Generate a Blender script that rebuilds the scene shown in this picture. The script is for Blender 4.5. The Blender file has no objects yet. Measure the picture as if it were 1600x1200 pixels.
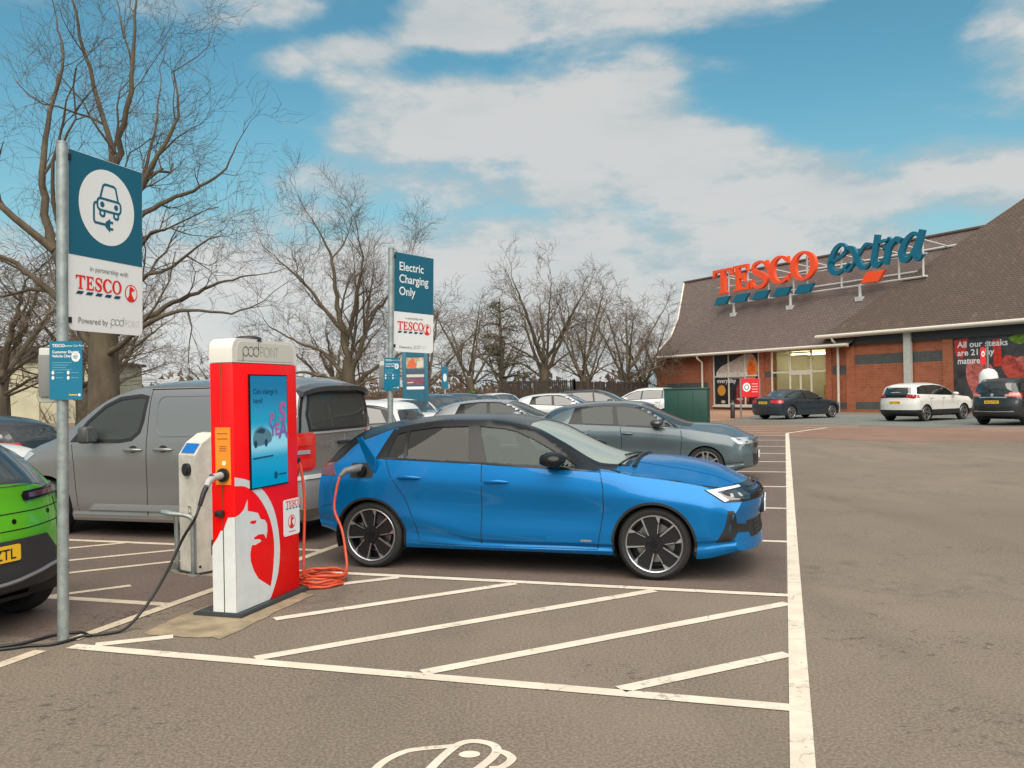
import bpy, math, random
import numpy as np
from mathutils import Vector, Matrix
from mathutils.bvhtree import BVHTree
from mathutils.geometry import tessellate_polygon

scene = bpy.context.scene
COL = scene.collection
R = math.radians

# ---------------------------------------------------------------- camera
cam_data = bpy.data.cameras.new("camera")
cam = bpy.data.objects.new("camera", cam_data)
COL.objects.link(cam)
cam.location = (0, 0, 1.671)
cam.rotation_euler = (Matrix.Rotation(R(90), 3, 'X') @ Matrix.Rotation(R(-1.0), 3, 'Z')).to_euler()
cam_data.sensor_width = 36.0
cam_data.lens = 36.0 * 1369.0 / 1600.0
cam_data.shift_y = 0.0071
cam_data.clip_start = 0.1
cam_data.clip_end = 3000
scene.camera = cam

# ---------------------------------------------------------------- exposure
vs = scene.view_settings
vs.view_transform = 'Standard'
vs.look = 'None'
vs.exposure = 1.30
vs.gamma = 1.0
vs.use_curve_mapping = False
scene.cycles.max_bounces = 8
scene.cycles.transparent_max_bounces = 16
scene.cycles.use_denoising = True
scene.cycles.sample_clamp_indirect = 6.0

# ---------------------------------------------------------------- sun
SUN_AZ, SUN_EL = 174.0, 52.0      # azimuth clockwise from +Y: behind the camera, a little to the left
sl = bpy.data.lights.new("sun", 'SUN')
sl.energy = 2.15
sl.angle = R(78)
sl.color = (1.0, 0.93, 0.83)
sun = bpy.data.objects.new("sun", sl)
COL.objects.link(sun)
sd = Vector((math.sin(R(SUN_AZ)) * math.cos(R(SUN_EL)), math.cos(R(SUN_AZ)) * math.cos(R(SUN_EL)), math.sin(R(SUN_EL))))
sun.rotation_euler = sd.to_track_quat('Z', 'Y').to_euler()

# ---------------------------------------------------------------- node helpers
class NT:
    def __init__(self, tree):
        self.t = tree; self.n = tree.nodes; self.l = tree.links
    def new(self, typ, **kw):
        nd = self.n.new(typ)
        for k, v in kw.items(): setattr(nd, k, v)
        return nd
    def put(self, sock, v):
        if hasattr(v, 'is_output') or hasattr(v, 'links'): self.l.new(v, sock)
        else:
            try: sock.default_value = v
            except Exception:
                sock.default_value = tuple(v) + (1.0,)
    def math(self, op, a, b=None, c=None, clamp=False):
        nd = self.new('ShaderNodeMath', operation=op); nd.use_clamp = clamp
        self.put(nd.inputs[0], a)
        if b is not None: self.put(nd.inputs[1], b)
        if c is not None: self.put(nd.inputs[2], c)
        return nd.outputs[0]
    def vmath(self, op, a, b=None):
        nd = self.new('ShaderNodeVectorMath', operation=op)
        self.put(nd.inputs[0], a)
        if b is not None: self.put(nd.inputs[1], b)
        return nd.outputs['Value'] if op in ('LENGTH', 'DOT_PRODUCT', 'DISTANCE') else nd.outputs[0]
    def mix(self, f, a, b, blend='MIX'):
        nd = self.new('ShaderNodeMix', data_type='RGBA', blend_type=blend)
        self.put(nd.inputs[0], f); self.put(nd.inputs[6], a); self.put(nd.inputs[7], b)
        return nd.outputs[2]
    def ramp(self, f, a, b, lo=0.0, hi=1.0, smooth=True):
        nd = self.new('ShaderNodeMapRange'); nd.interpolation_type = 'SMOOTHSTEP' if smooth else 'LINEAR'
        self.put(nd.inputs[0], f)
        for i, v in enumerate((a, b, lo, hi)): nd.inputs[i + 1].default_value = v
        return nd.outputs[0]
    def noise(self, vec, scale, detail=4, rough=0.55, dist=0.0, out=0):
        nd = self.new('ShaderNodeTexNoise')
        if vec is not None: self.put(nd.inputs['Vector'], vec)
        nd.inputs['Scale'].default_value = scale; nd.inputs['Detail'].default_value = detail
        nd.inputs['Roughness'].default_value = rough; nd.inputs['Distortion'].default_value = dist
        return nd.outputs[out]
    def mapping(self, vec, scale=(1, 1, 1), loc=(0, 0, 0), rot=(0, 0, 0)):
        nd = self.new('ShaderNodeMapping')
        self.put(nd.inputs[0], vec)
        nd.inputs['Location'].default_value = loc; nd.inputs['Rotation'].default_value = rot; nd.inputs['Scale'].default_value = scale
        return nd.outputs[0]
    def objco(self): return self.new('ShaderNodeTexCoord').outputs['Object']
    def sep(self, v):
        nd = self.new('ShaderNodeSeparateXYZ'); self.put(nd.inputs[0], v); return nd.outputs
    def comb(self, x, y, z):
        nd = self.new('ShaderNodeCombineXYZ')
        for i, v in enumerate((x, y, z)): self.put(nd.inputs[i], v)
        return nd.outputs[0]

# ---------------------------------------------------------------- sky
world = bpy.data.worlds.new("World")
scene.world = world
world.use_nodes = True
W = NT(world.node_tree); W.n.clear()
w_out = W.new('ShaderNodeOutputWorld'); w_bg = W.new('ShaderNodeBackground')
w_sky = W.new('ShaderNodeTexSky', sky_type='NISHITA')
w_sky.sun_disc = False
w_sky.sun_elevation = R(SUN_EL); w_sky.sun_rotation = R(SUN_AZ)
w_sky.air_density = 1.0; w_sky.dust_density = 0.6; w_sky.ozone_density = 2.0
STR = 0.086
w_bg.inputs[1].default_value = STR
W.l.new(w_bg.outputs[0], w_out.inputs[0])
d = W.new('ShaderNodeTexCoord').outputs['Generated']
dx, dy, dz = W.sep(d)
# clouds: a layered noise over the sky dome, thickened where the cloud banks stand
dd = W.mapping(d, scale=(1.0, 1.0, 2.1))
n1 = W.noise(dd, 5.2, 10, 0.62, 0.35)
n2 = W.noise(W.mapping(d, scale=(1.0, 1.0, 2.6), loc=(3.1, 0.7, 1.9)), 11.0, 7, 0.6)
nn = W.math('ADD', W.math('MULTIPLY', n1, 0.72), W.math('MULTIPLY', n2, 0.38))
banks = [(-0.06, 0.318, 0.17, 0.040, 0.34), (0.10, 0.325, 0.09, 0.055, 0.34), (0.02, 0.265, 0.24, 0.040, 0.26), (0.24, 0.262, 0.10, 0.045, 0.30), (0.15, 0.205, 0.22, 0.040, 0.22), (0.34, 0.185, 0.12, 0.045, 0.26),
         (0.50, 0.240, 0.16, 0.035, 0.32), (0.66, 0.21, 0.12, 0.05, 0.24), (0.60, 0.385, 0.09, 0.050, 0.30), (0.58, 0.325, 0.08, 0.02, 0.16), (0.21, 0.440, 0.15, 0.030, 0.34), (0.09, 0.42, 0.06, 0.03, 0.16),
         (-0.055, 0.430, 0.065, 0.030, 0.32), (-0.01, 0.405, 0.04, 0.02, 0.22), (-0.34, 0.440, 0.10, 0.028, 0.32), (-0.20, 0.378, 0.08, 0.026, 0.26), (-0.285, 0.372, 0.045, 0.022, 0.26), (-0.15, 0.40, 0.05, 0.02, 0.2),
         (-0.30, 0.30, 0.06, 0.02, 0.10), (-0.25, 0.225, 0.08, 0.03, 0.16), (-0.45, 0.085, 0.50, 0.10, 0.34), (0.40, 0.10, 0.45, 0.06, 0.20), (0.0, 0.05, 1.6, 0.08, 0.24), (0.17, 0.372, 0.035, 0.02, 0.18), (0.27, 0.375, 0.05, 0.015, 0.14),
         (0.05, 0.13, 0.35, 0.05, 0.14), (-0.13, 0.12, 0.2, 0.08, 0.18)]
clear = [(0.40, 0.335, 0.15, 0.060, 0.20), (-0.42, 0.34, 0.18, 0.10, 0.24), (0.02, 0.375, 0.16, 0.022, 0.12), (-0.27, 0.325, 0.07, 0.045, 0.18), (-0.13, 0.44, 0.03, 0.03, 0.14), (0.33, 0.40, 0.1, 0.03, 0.14), (0.45, 0.43, 0.07, 0.03, 0.16),
         (-0.20, 0.17, 0.12, 0.05, 0.12), (0.40, 0.26, 0.05, 0.03, 0.10), (-0.10, 0.19, 0.12, 0.03, 0.10), (0.05, 0.235, 0.10, 0.015, 0.08)]
inv = W.math('DIVIDE', 1.0, W.math('MAXIMUM', dy, 0.08))
px_ = W.math('MULTIPLY', dx, inv); pz_ = W.math('MULTIPLY', dz, inv)
front = W.ramp(dy, 0.05, 0.3)
tot = None
for sgn, lst in ((1, banks), (-1, clear)):
    for cx, cz, rx, rz, wgt in lst:
        ex = W.math('MULTIPLY', W.math('SUBTRACT', px_, cx), 1.0 / rx)
        ez = W.math('MULTIPLY', W.math('SUBTRACT', pz_, cz), 1.0 / rz)
        q = W.math('ADD', W.math('MULTIPLY', ex, ex), W.math('MULTIPLY', ez, ez))
        g = W.math('MULTIPLY', W.ramp(q, 0.0, 2.4, 1.0, 0.0), wgt * sgn * 0.80)
        tot = g if tot is None else W.math('ADD', tot, g)
bias = W.math('ADD', W.math('MULTIPLY', tot, front), W.math('MULTIPLY', W.math('SUBTRACT', 1.0, front), 0.14))
cov = W.math('ADD', W.math('ADD', nn, bias), W.ramp(dz, 0.47, 0.75, 0.0, 0.26))  # last term: extra overhead cloud, out of view, added to brighten upward faces
mask = W.ramp(cov, 0.51, 0.80)
thick = W.ramp(W.math('ADD', cov, W.math('MULTIPLY', W.math('SUBTRACT', n2, 0.5), 0.9)), 0.60, 0.92)
low = W.ramp(dz, 0.02, 0.22, 1.0, 0.0)
left = W.ramp(dx, -0.45, 0.15, 1.0, 0.0)
sky_col = W.mix(1.0, w_sky.outputs[0], (0.38, 0.68, 0.59, 1), 'MULTIPLY')
sky_col = W.mix(W.ramp(dz, 0.0, 0.36, 0.70, 0.0), sky_col, (1.75, 2.45, 2.7, 1))
c_thin = (1.95, 2.45, 2.66, 1); c_thick = (3.12, 3.10, 3.05, 1)
cl = W.mix(thick, c_thin, c_thick)
cl = W.mix(W.math('MULTIPLY', low, left), cl, (3.5, 3.5, 3.45, 1))
under = W.noise(W.mapping(d, scale=(1.0, 1.0, 3.5), loc=(0.4, 2.0, 0.3)), 5.0, 5, 0.55)
cl = W.mix(W.math('MULTIPLY', W.ramp(under, 0.45, 0.75), 0.45), cl, (1.95, 2.32, 2.50, 1))
sky_fin = W.mix(W.math('MULTIPLY', mask, 0.93), sky_col, cl)
W.l.new(sky_fin, w_bg.inputs[0])

# ---------------------------------------------------------------- mesh helpers
def setp(o, label=None, cat=None, group=None, kind=None):
    if label: o['label'] = label
    if cat: o['category'] = cat
    if group: o['group'] = group
    if kind: o['kind'] = kind
    return o

def thing(name, label, cat, loc=(0, 0, 0), rotz=0.0, group=None):
    o = bpy.data.objects.new(name, None); COL.objects.link(o)
    o.empty_display_size = 0.3
    o.location = loc; o.rotation_euler = (0, 0, rotz)
    return setp(o, label, cat, group)

def obj(name, mb, mats, parent=None, smooth=None, loc=None):
    me = bpy.data.meshes.new(name)
    me.from_pydata([tuple(map(float, v)) for v in mb.v], [], mb.f)
    if not isinstance(mats, (list, tuple)): mats = [mats]
    for m_ in mats: me.materials.append(m_)
    if len(mats) > 1 and len(mb.m) == len(me.polygons): me.polygons.foreach_set('material_index', mb.m)
    me.update()
    if smooth is not None:
        me.polygons.foreach_set('use_smooth', [True] * len(me.polygons))
        if smooth < 180:
            try: me.set_sharp_from_angle(angle=R(smooth))
            except Exception: pass
    o = bpy.data.objects.new(name, me); COL.objects.link(o)
    if parent: o.parent = parent
    if loc: o.location = loc
    return o

class MB:
    def __init__(self): self.v = []; self.f = []; self.m = []
    def add(self, vs_, fs_, mi=0):
        b = len(self.v); self.v.extend(vs_)
        for f_ in fs_: self.f.append(tuple(i + b for i in f_)); self.m.append(mi)
        return self
    def box(self, x0, x1, y0, y1, z0, z1, mi=0, bev=0.0):
        if bev <= 0:
            v = [(x0, y0, z0), (x1, y0, z0), (x1, y1, z0), (x0, y1, z0), (x0, y0, z1), (x1, y0, z1), (x1, y1, z1), (x0, y1, z1)]
            return self.add(v, [(3, 2, 1, 0), (4, 5, 6, 7), (0, 1, 5, 4), (1, 2, 6, 5), (2, 3, 7, 6), (3, 0, 4, 7)], mi)
        b = bev
        def rr(ins):
            o = []
            for (cx, cy, a0) in ((x1 - b, y1 - b, 0), (x0 + b, y1 - b, 90), (x0 + b, y0 + b, 180), (x1 - b, y0 + b, 270)):
                for k in range(3):
                    a = R(a0 + 45 * k); o.append((cx + (b - ins) * math.cos(a), cy + (b - ins) * math.sin(a)))
            return o
        rings = [(z0, b * .99), (z0 + b * .3, b * .3), (z0 + b, 0), (z1 - b, 0), (z1 - b * .3, b * .3), (z1, b * .99)]
        v = []; n = 12
        for z, ins in rings: v += [(x, y, z) for x, y in rr(ins)]
        f = []
        for k in range(5):
            for i in range(n): f.append((k * n + i, k * n + (i + 1) % n, (k + 1) * n + (i + 1) % n, (k + 1) * n + i))
        f.append(tuple(range(n - 1, -1, -1))); f.append(tuple(range(5 * n, 6 * n)))
        return self.add(v, f, mi)
    def tube(self, pts, rad, n=8, mi=0, cap=True):
        pts = [Vector(p) for p in pts]
        rads = rad if hasattr(rad, '__len__') else [rad] * len(pts)
        v = []; up = Vector((0, 0, 1)); prev = None
        for i, p in enumerate(pts):
            t = (pts[min(i + 1, len(pts) - 1)] - pts[max(i - 1, 0)]).normalized()
            if prev is None:
                a = t.cross(up if abs(t.z) < 0.95 else Vector((1, 0, 0))).normalized()
            else:
                a = prev - t * prev.dot(t)
                a = a.normalized() if a.length > 1e-6 else t.orthogonal().normalized()
            prev = a; b = t.cross(a)
            for k in range(n):
                an = 2 * math.pi * k / n
                v.append(tuple(p + (a * math.cos(an) + b * math.sin(an)) * rads[i]))
        f = []
        for i in range(len(pts) - 1):
            for k in range(n): f.append((i * n + k, i * n + (k + 1) % n, (i + 1) * n + (k + 1) % n, (i + 1) * n + k))
        if cap:
            f.append(tuple(range(n - 1, -1, -1))); f.append(tuple(range((len(pts) - 1) * n, len(pts) * n)))
        return self.add(v, f, mi)
    def cyl(self, c, r, h, n=24, axis='Z', mi=0):
        d_ = {'X': Vector((1, 0, 0)), 'Y': Vector((0, 1, 0)), 'Z': Vector((0, 0, 1))}[axis]
        c = Vector(c); return self.tube([c, c + d_ * h], r, n, mi)
    def lathe(self, prof, n=40, axis='Y', c=(0, 0, 0), mi=0, closed=False):
        v = []; f = []; m_ = len(prof)
        for k in range(n):
            a = 2 * math.pi * k / n; ca, sa = math.cos(a), math.sin(a)
            for (r, h) in prof:
                p = (r * ca, h, r * sa) if axis == 'Y' else (r * ca, r * sa, h)
                v.append((p[0] + c[0], p[1] + c[1], p[2] + c[2]))
        for k in range(n):
            k2 = (k + 1) % n
            for i in range(m_ - 1 if not closed else m_):
                i2 = (i + 1) % m_
                f.append((k * m_ + i, k2 * m_ + i, k2 * m_ + i2, k * m_ + i2))
        return self.add(v, f, mi)
    def poly(self, pts3, mi=0, holes=()):
        loops = [[Vector(p) for p in pts3]] + [[Vector(p) for p in h] for h in holes]
        tri = tessellate_polygon(loops)
        allv = [tuple(p) for l in loops for p in l]
        return self.add(allv, [tuple(t) for t in tri], mi)
    def prism(self, pts2, fr, d0, d1, mi=0, holes=()):
        """2D outline in frame fr=(origin, ex, ez, en), extruded from d0 to d1 along en"""
        o_, ex, ez, en = [Vector(q) for q in fr]
        loops = [list(pts2)] + [list(h) for h in holes]
        P = lambda p, d_: tuple(o_ + ex * p[0] + ez * p[1] + en * d_)
        tri = tessellate_polygon([[Vector((p[0], p[1], 0)) for p in l] for l in loops])
        flat = [p for l in loops for p in l]; n = len(flat)
        v = [P(p, d1) for p in flat] + [P(p, d0) for p in flat]
        f = []
        for t in tri:
            a, b, c = flat[t[0]], flat[t[1]], flat[t[2]]
            ccw = (b[0] - a[0]) * (c[1] - a[1]) - (b[1] - a[1]) * (c[0] - a[0]) > 0
            t = tuple(t) if ccw else tuple(reversed(t))
            f.append(t); f.append(tuple(i + n for i in reversed(t)))
        st = 0
        for l in loops:
            m_ = len(l)
            for i in range(m_):
                a, b = st + i, st + (i + 1) % m_
                f.append((a, b, b + n, a + n))
            st += m_
        return self.add(v, f, mi)
    def flat(self, pts2, fr, d_, mi=0, holes=()):
        o_, ex, ez, en = [Vector(q) for q in fr]
        P = lambda p: tuple(o_ + ex * p[0] + ez * p[1] + en * d_)
        loops = [list(pts2)] + [list(h) for h in holes]
        tri = tessellate_polygon([[Vector((p[0], p[1], 0)) for p in l] for l in loops])
        fl = [p for l in loops for p in l]
        f = []
        for t in tri:
            a, b, c = fl[t[0]], fl[t[1]], fl[t[2]]
            f.append(tuple(t) if (b[0] - a[0]) * (c[1] - a[1]) - (b[1] - a[1]) * (c[0] - a[0]) > 0 else tuple(reversed(t)))
        return self.add([P(p) for p in fl], f, mi)
    def strip(self, path, w, fr, d_, mi=0, closed=False, d0=None):
        """mitred stroke of width w (number or list) along a 2D path"""
        n = len(path); L_, R_ = [], []
        for i in range(n):
            p = Vector(path[i])
            a = Vector(path[i - 1]) if (i > 0 or closed) else None
            b = Vector(path[(i + 1) % n]) if (i < n - 1 or closed) else None
            t1 = (p - a).normalized() if a is not None else None
            t2 = (b - p).normalized() if b is not None else None
            if t1 is None: t1 = t2
            if t2 is None: t2 = t1
            n1 = Vector((-t1.y, t1.x)); n2_ = Vector((-t2.y, t2.x))
            m_ = (n1 + n2_); m_ = m_.normalized() if m_.length > 1e-6 else n1
            k = 1.0 / max(0.35, m_.dot(n1)); hw = (w[i] if hasattr(w, '__len__') else w) / 2
            L_.append(tuple(p + m_ * hw * k)); R_.append(tuple(p - m_ * hw * k))
        segs = n if closed else n - 1
        o_, ex, ez, en = [Vector(q) for q in fr]
        P = lambda p, dd_: tuple(o_ + ex * p[0] + ez * p[1] + en * dd_)
        v = [P(p, d_) for p in L_] + [P(p, d_) for p in R_]
        f = [(i, n + i, n + (i + 1) % n, (i + 1) % n) for i in range(segs)]
        if d0 is not None:
            v += [P(p, d0) for p in L_] + [P(p, d0) for p in R_]
            for i in range(segs):
                j = (i + 1) % n
                f += [(2 * n + i, 2 * n + j, 3 * n + j, 3 * n + i), (i, j, 2 * n + j, 2 * n + i), (n + j, n + i, 3 * n + i, 3 * n + j)]
            if not closed:
                f += [(0, 2 * n, 3 * n, n), (n - 1, 2 * n - 1, 4 * n - 1, 3 * n - 1)]
        return self.add(v, f, mi)

def obj_split(name, mb, mats, parent=None, smooth=None):
    """one object for each separate piece of a mesh"""
    par = list(range(len(mb.v)))
    def find(a):
        while par[a] != a: par[a] = par[par[a]]; a = par[a]
        return a
    for f in mb.f:
        r0 = find(f[0])
        for i in f[1:]: par[find(i)] = r0
    groups = {}
    for k, f in enumerate(mb.f): groups.setdefault(find(f[0]), []).append(k)
    out = []
    for g in groups.values():
        b = MB(); mp = {}
        for k in g:
            for i in mb.f[k]:
                if i not in mp: mp[i] = len(b.v); b.v.append(mb.v[i])
            b.f.append(tuple(mp[i] for i in mb.f[k])); b.m.append(mb.m[k])
        out.append(obj(name, b, mats, parent, smooth))
    return out

def ell(cx, cy, rx, ry, n=32, a0=0, a1=360):
    full = abs(a1 - a0) >= 360
    return [(cx + rx * math.cos(R(a0 + (a1 - a0) * k / (n if full else n - 1))), cy + ry * math.sin(R(a0 + (a1 - a0) * k / (n if full else n - 1)))) for k in range(n)]
def rrect(x0, x1, y0, y1, r, n=6):
    o = []
    for (cx, cy, a0) in ((x1 - r, y1 - r, 0), (x0 + r, y1 - r, 90), (x0 + r, y0 + r, 180), (x1 - r, y0 + r, 270)):
        for k in range(n): a = R(a0 + 90 * k / (n - 1)); o.append((cx + r * math.cos(a), cy + r * math.sin(a)))
    return o
def smooth_path(pts, n=6, closed=False):
    P = [np.array(p, float) for p in pts]; m_ = len(P); out = []
    rng = range(m_) if closed else range(m_ - 1)
    for i in rng:
        p0 = P[i - 1] if (i > 0 or closed) else P[0] * 2 - P[1]
        p1, p2 = P[i], P[(i + 1) % m_]
        p3 = P[(i + 2) % m_] if (i < m_ - 2 or closed) else P[-1] * 2 - P[-2]
        for k in range(n):
            t = k / n
            out.append(tuple(0.5 * ((2 * p1) + (-p0 + p2) * t + (2 * p0 - 5 * p1 + 4 * p2 - p3) * t * t + (-p0 + 3 * p1 - 3 * p2 + p3) * t ** 3)))
    if not closed: out.append(tuple(P[-1]))
    return out

_txt = {}
def text2d(s, size=1.0, bold=0.0, sx=1.0):
    """triangles of a line of lettering: (verts2d, faces, width)"""
    key = (s, bold)
    if key not in _txt:
        cu = bpy.data.curves.new("lettering", 'FONT'); cu.body = s; cu.size = 1.0; cu.offset = bold; cu.resolution_u = 3
        ob = bpy.data.objects.new("lettering", cu); COL.objects.link(ob)
        dg = bpy.context.evaluated_depsgraph_get()
        me = bpy.data.meshes.new_from_object(ob.evaluated_get(dg))
        vs_ = [(v.co.x, v.co.y) for v in me.vertices]; fs_ = [tuple(p.vertices) for p in me.polygons]
        bpy.data.meshes.remove(me); bpy.data.objects.remove(ob); bpy.data.curves.remove(cu)
        _txt[key] = (vs_, fs_)
    vs_, fs_ = _txt[key]
    V_ = [(x * size * sx, y * size) for x, y in vs_]
    w_ = max((x for x, y in V_), default=0)
    return V_, fs_, w_
def put_text(mb, s, x, y, size, fr, d_, mi=0, align='L', bold=0.0, width=None):
    V_, F_, w_ = text2d(s, size, bold)
    k = 1.0
    if width and w_ > 0: k = width / w_; w_ = width
    x0 = x - (w_ if align == 'R' else w_ / 2 if align == 'C' else 0)
    o_, ex, ez, en = [Vector(q) for q in fr]
    mb.add([tuple(o_ + ex * (x0 + a * k) + ez * (y + b) + en * d_) for a, b in V_], F_, mi)
    return w_

# serif capitals for the supermarket name, unit cap height
def _cglyph(open_):
    return None
SERIF = {
 'T': ([[(0, 1), (.90, 1), (.90, .70), (.84, .70), (.77, .87), (.55, .89), (.55, .13), (.67, .06), (.67, 0), (.23, 0), (.23, .06), (.35, .13), (.35, .89), (.13, .87), (.06, .70), (0, .70)]], [], .92),
 'E': ([[(0, 0), (0, .06), (.10, .11), (.10, .89), (0, .94), (0, 1), (.72, 1), (.72, .72), (.66, .72), (.58, .89), (.30, .89), (.30, .565), (.44, .565), (.49, .68), (.55, .68), (.55, .34), (.49, .34), (.44, .455), (.30, .455), (.30, .11), (.60, .11), (.70, .31), (.76, .31), (.74, 0)]], [], .80),
 'O': ([ell(.49, .5, .49, .53, 36)], [ell(.49, .5, .27, .43, 36)], 1.02),
}
def serif_word(mb, word, x, y, h, fr, d0, d1, mi=0, sp=0.04, sx=1.0):
    """letters of a serif word as solid shapes; returns the end x"""
    for ch in word:
        if ch in SERIF:
            outs, holes, w_ = SERIF[ch]
            tr = lambda l: [(x + p[0] * h * sx, y + p[1] * h) for p in l]
            mb.prism(tr(outs[0]), fr, d0, d1, mi, [tr(l) for l in holes])
        elif ch == 'C':
            o = ell(.49, .5, .49, .53, 30, 38, 322); i_ = ell(.52, .5, .27, .43, 30, 318, 42)
            pts = o + [(.80, .06), (.76, .30)][:0] + i_
            pts = [(.88, .30), (.82, .30)][:0] + pts
            mb.prism([(x + p[0] * h * sx, y + p[1] * h) for p in pts], fr, d0, d1, mi); w_ = .90
            for sy in (1, -1):
                q = [(.79, .5 + sy * .24), (.87, .5 + sy * .20), (.87, .5 + sy * .46), (.79, .5 + sy * .40)]
                if sy < 0: q = q[::-1]
                mb.prism([(x + p[0] * h * sx, y + p[1] * h) for p in q], fr, d0, d1 + .0005, mi)
        elif ch == 'S':
            path = smooth_path([(.66, .72), (.56, .91), (.36, .965), (.17, .88), (.13, .72), (.26, .58), (.42, .49), (.57, .37), (.60, .21), (.48, .06), (.28, .03), (.12, .12), (.06, .28)], 4)
            n = len(path); ws = [.10 + .13 * math.exp(-((k / (n - 1) - .52) / .22) ** 2) for k in range(n)]
            mb.strip([(x + p[0] * h * sx, y + p[1] * h) for p in path], [q * h for q in ws], fr, d1, mi, d0=d0)
            for q in ([(.60, .66), (.71, .66), (.71, .98), (.64, .98)], [(.02, .02), (.09, .02), (.12, .34), (.02, .34)]):
                mb.prism([(x + p[0] * h * sx, y + p[1] * h) for p in q], fr, d0, d1 + .0006, mi)
            w_ = .74
        x += (w_ + sp) * h * sx
    return x
# ---------------------------------------------------------------- materials
MATS = {}
def mat(name, col=(.5, .5, .5), rough=.5, metal=0.0, coat=0.0, var=0.0, vscale=6.0, bump=0.0, bscale=40.0, spec=None, emit=None):
    if name in MATS: return MATS[name]
    m_ = bpy.data.materials.new(name); m_.use_nodes = True
    T = NT(m_.node_tree); p = T.n['Principled BSDF']
    p.inputs['Base Color'].default_value = (*col, 1); p.inputs['Roughness'].default_value = rough; p.inputs['Metallic'].default_value = metal
    if coat: p.inputs['Coat Weight'].default_value = coat; p.inputs['Coat Roughness'].default_value = 0.04
    if spec is not None: p.inputs['Specular IOR Level'].default_value = spec
    if var > 0:
        nz = T.noise(T.objco(), vscale, 5, .6)
        a = tuple(c * (1 - var) for c in col) + (1,); b = tuple(min(1, c * (1 + var)) for c in col) + (1,)
        T.l.new(T.mix(T.ramp(nz, .3, .7), a, b), p.inputs['Base Color'])
    if bump > 0:
        nz = T.noise(T.objco(), bscale, 4, .6)
        b_ = T.new('ShaderNodeBump'); b_.inputs['Strength'].default_value = bump; b_.inputs['Distance'].default_value = 0.02
        T.l.new(nz, b_.inputs['Height']); T.l.new(b_.outputs[0], p.inputs['Normal'])
    if emit:
        p.inputs['Emission Color'].default_value = (*emit[0], 1); p.inputs['Emission Strength'].default_value = emit[1]
    MATS[name] = m_; return m_

def paint(name, col, metal=.35, rough=.38, dirt=0.0, spec=None, coat=.8):
    if name in MATS: return MATS[name]
    m_ = mat(name, col, rough, metal, coat, spec=spec)
    T = NT(m_.node_tree); p = T.n['Principled BSDF']
    fl = T.noise(T.objco(), 900, 2, .5)
    c = T.mix(T.ramp(fl, .35, .65), tuple(x * .88 for x in col) + (1,), tuple(min(1, x * 1.12) for x in col) + (1,))
    if dirt > 0:
        co = T.objco(); z = T.sep(co)[2]
        f = T.math('MULTIPLY', T.ramp(z, .75, .15), T.ramp(T.noise(co, 5, 5, .6), .35, .7))
        f = T.math('MULTIPLY', f, dirt)
        c = T.mix(f, c, (.16, .13, .10, 1))
        T.l.new(T.math('ADD', T.math('MULTIPLY', f, .5), .03), p.inputs['Coat Roughness'])
    T.l.new(c, p.inputs['Base Color'])
    return m_

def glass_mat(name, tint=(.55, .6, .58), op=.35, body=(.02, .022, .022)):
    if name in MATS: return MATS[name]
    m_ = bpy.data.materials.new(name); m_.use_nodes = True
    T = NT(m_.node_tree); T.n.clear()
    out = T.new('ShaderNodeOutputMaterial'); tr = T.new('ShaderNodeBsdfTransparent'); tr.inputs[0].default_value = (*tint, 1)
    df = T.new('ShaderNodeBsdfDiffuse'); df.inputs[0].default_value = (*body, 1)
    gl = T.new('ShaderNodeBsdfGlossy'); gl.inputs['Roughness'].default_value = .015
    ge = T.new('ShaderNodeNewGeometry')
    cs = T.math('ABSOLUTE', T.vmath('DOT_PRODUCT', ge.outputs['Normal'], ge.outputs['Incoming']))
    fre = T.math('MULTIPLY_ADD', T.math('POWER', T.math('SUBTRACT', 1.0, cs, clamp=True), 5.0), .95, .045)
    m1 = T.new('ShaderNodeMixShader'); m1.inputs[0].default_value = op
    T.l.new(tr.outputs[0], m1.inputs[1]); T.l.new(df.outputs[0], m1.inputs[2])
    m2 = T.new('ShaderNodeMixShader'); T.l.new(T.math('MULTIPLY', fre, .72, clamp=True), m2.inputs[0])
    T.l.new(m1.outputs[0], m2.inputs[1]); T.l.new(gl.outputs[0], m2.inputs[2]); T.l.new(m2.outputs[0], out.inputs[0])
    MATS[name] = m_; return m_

black = mat('black_plastic', (.014, .014, .015), .45)
gloss_black = mat('gloss_black', (.007, .007, .008), .22, spec=.35)
rubber = mat('rubber', (.018, .018, .018), .78, bump=.15, bscale=60)
dark_in = mat('dark_interior', (.022, .022, .024), .7)
chrome = mat('bright_metal', (.72, .72, .72), .22, 1.0)
alloy = mat('alloy', (.50, .50, .51), .30, .9)
dark_alloy = mat('dark_alloy', (.03, .03, .033), .35, .3, coat=.4)
white_p = mat('white_print', (.74, .74, .73), .45)
teal_p = mat('teal_print', (.006, .105, .165), .42)
teal2_p = mat('bright_teal_print', (.005, .15, .25), .42)
red_p = mat('red_print', (.72, .02, .012), .35)
red_glossy = mat('red_vinyl', (.90, .001, .002), .42, coat=.08, spec=.3)
grey_p = mat('grey_print', (.16, .16, .16), .5)
pale_p = mat('pale_print', (.45, .46, .46), .5)
orange_p = mat('orange_panel', (.85, .25, .02), .4)
yellow_p = mat('number_plate_yellow', (.80, .48, .02), .4)
galv = mat('galvanised_steel', (.30, .33, .32), .5, .5, var=.18, vscale=14, bump=.08, bscale=30)
white_paint = mat('white_painted_metal', (.52, .51, .49), .4, var=.06, vscale=3)
concrete = mat('stained_concrete', (.265, .205, .130), .92, var=.28, vscale=5, bump=.4, bscale=60)
lamp_glass = mat('lamp_lens_clear', (.5, .52, .54), .12, .4, coat=1.0)
lamp_red = mat('lamp_lens_red', (.58, .012, .008), .18, coat=1.0)
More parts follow.
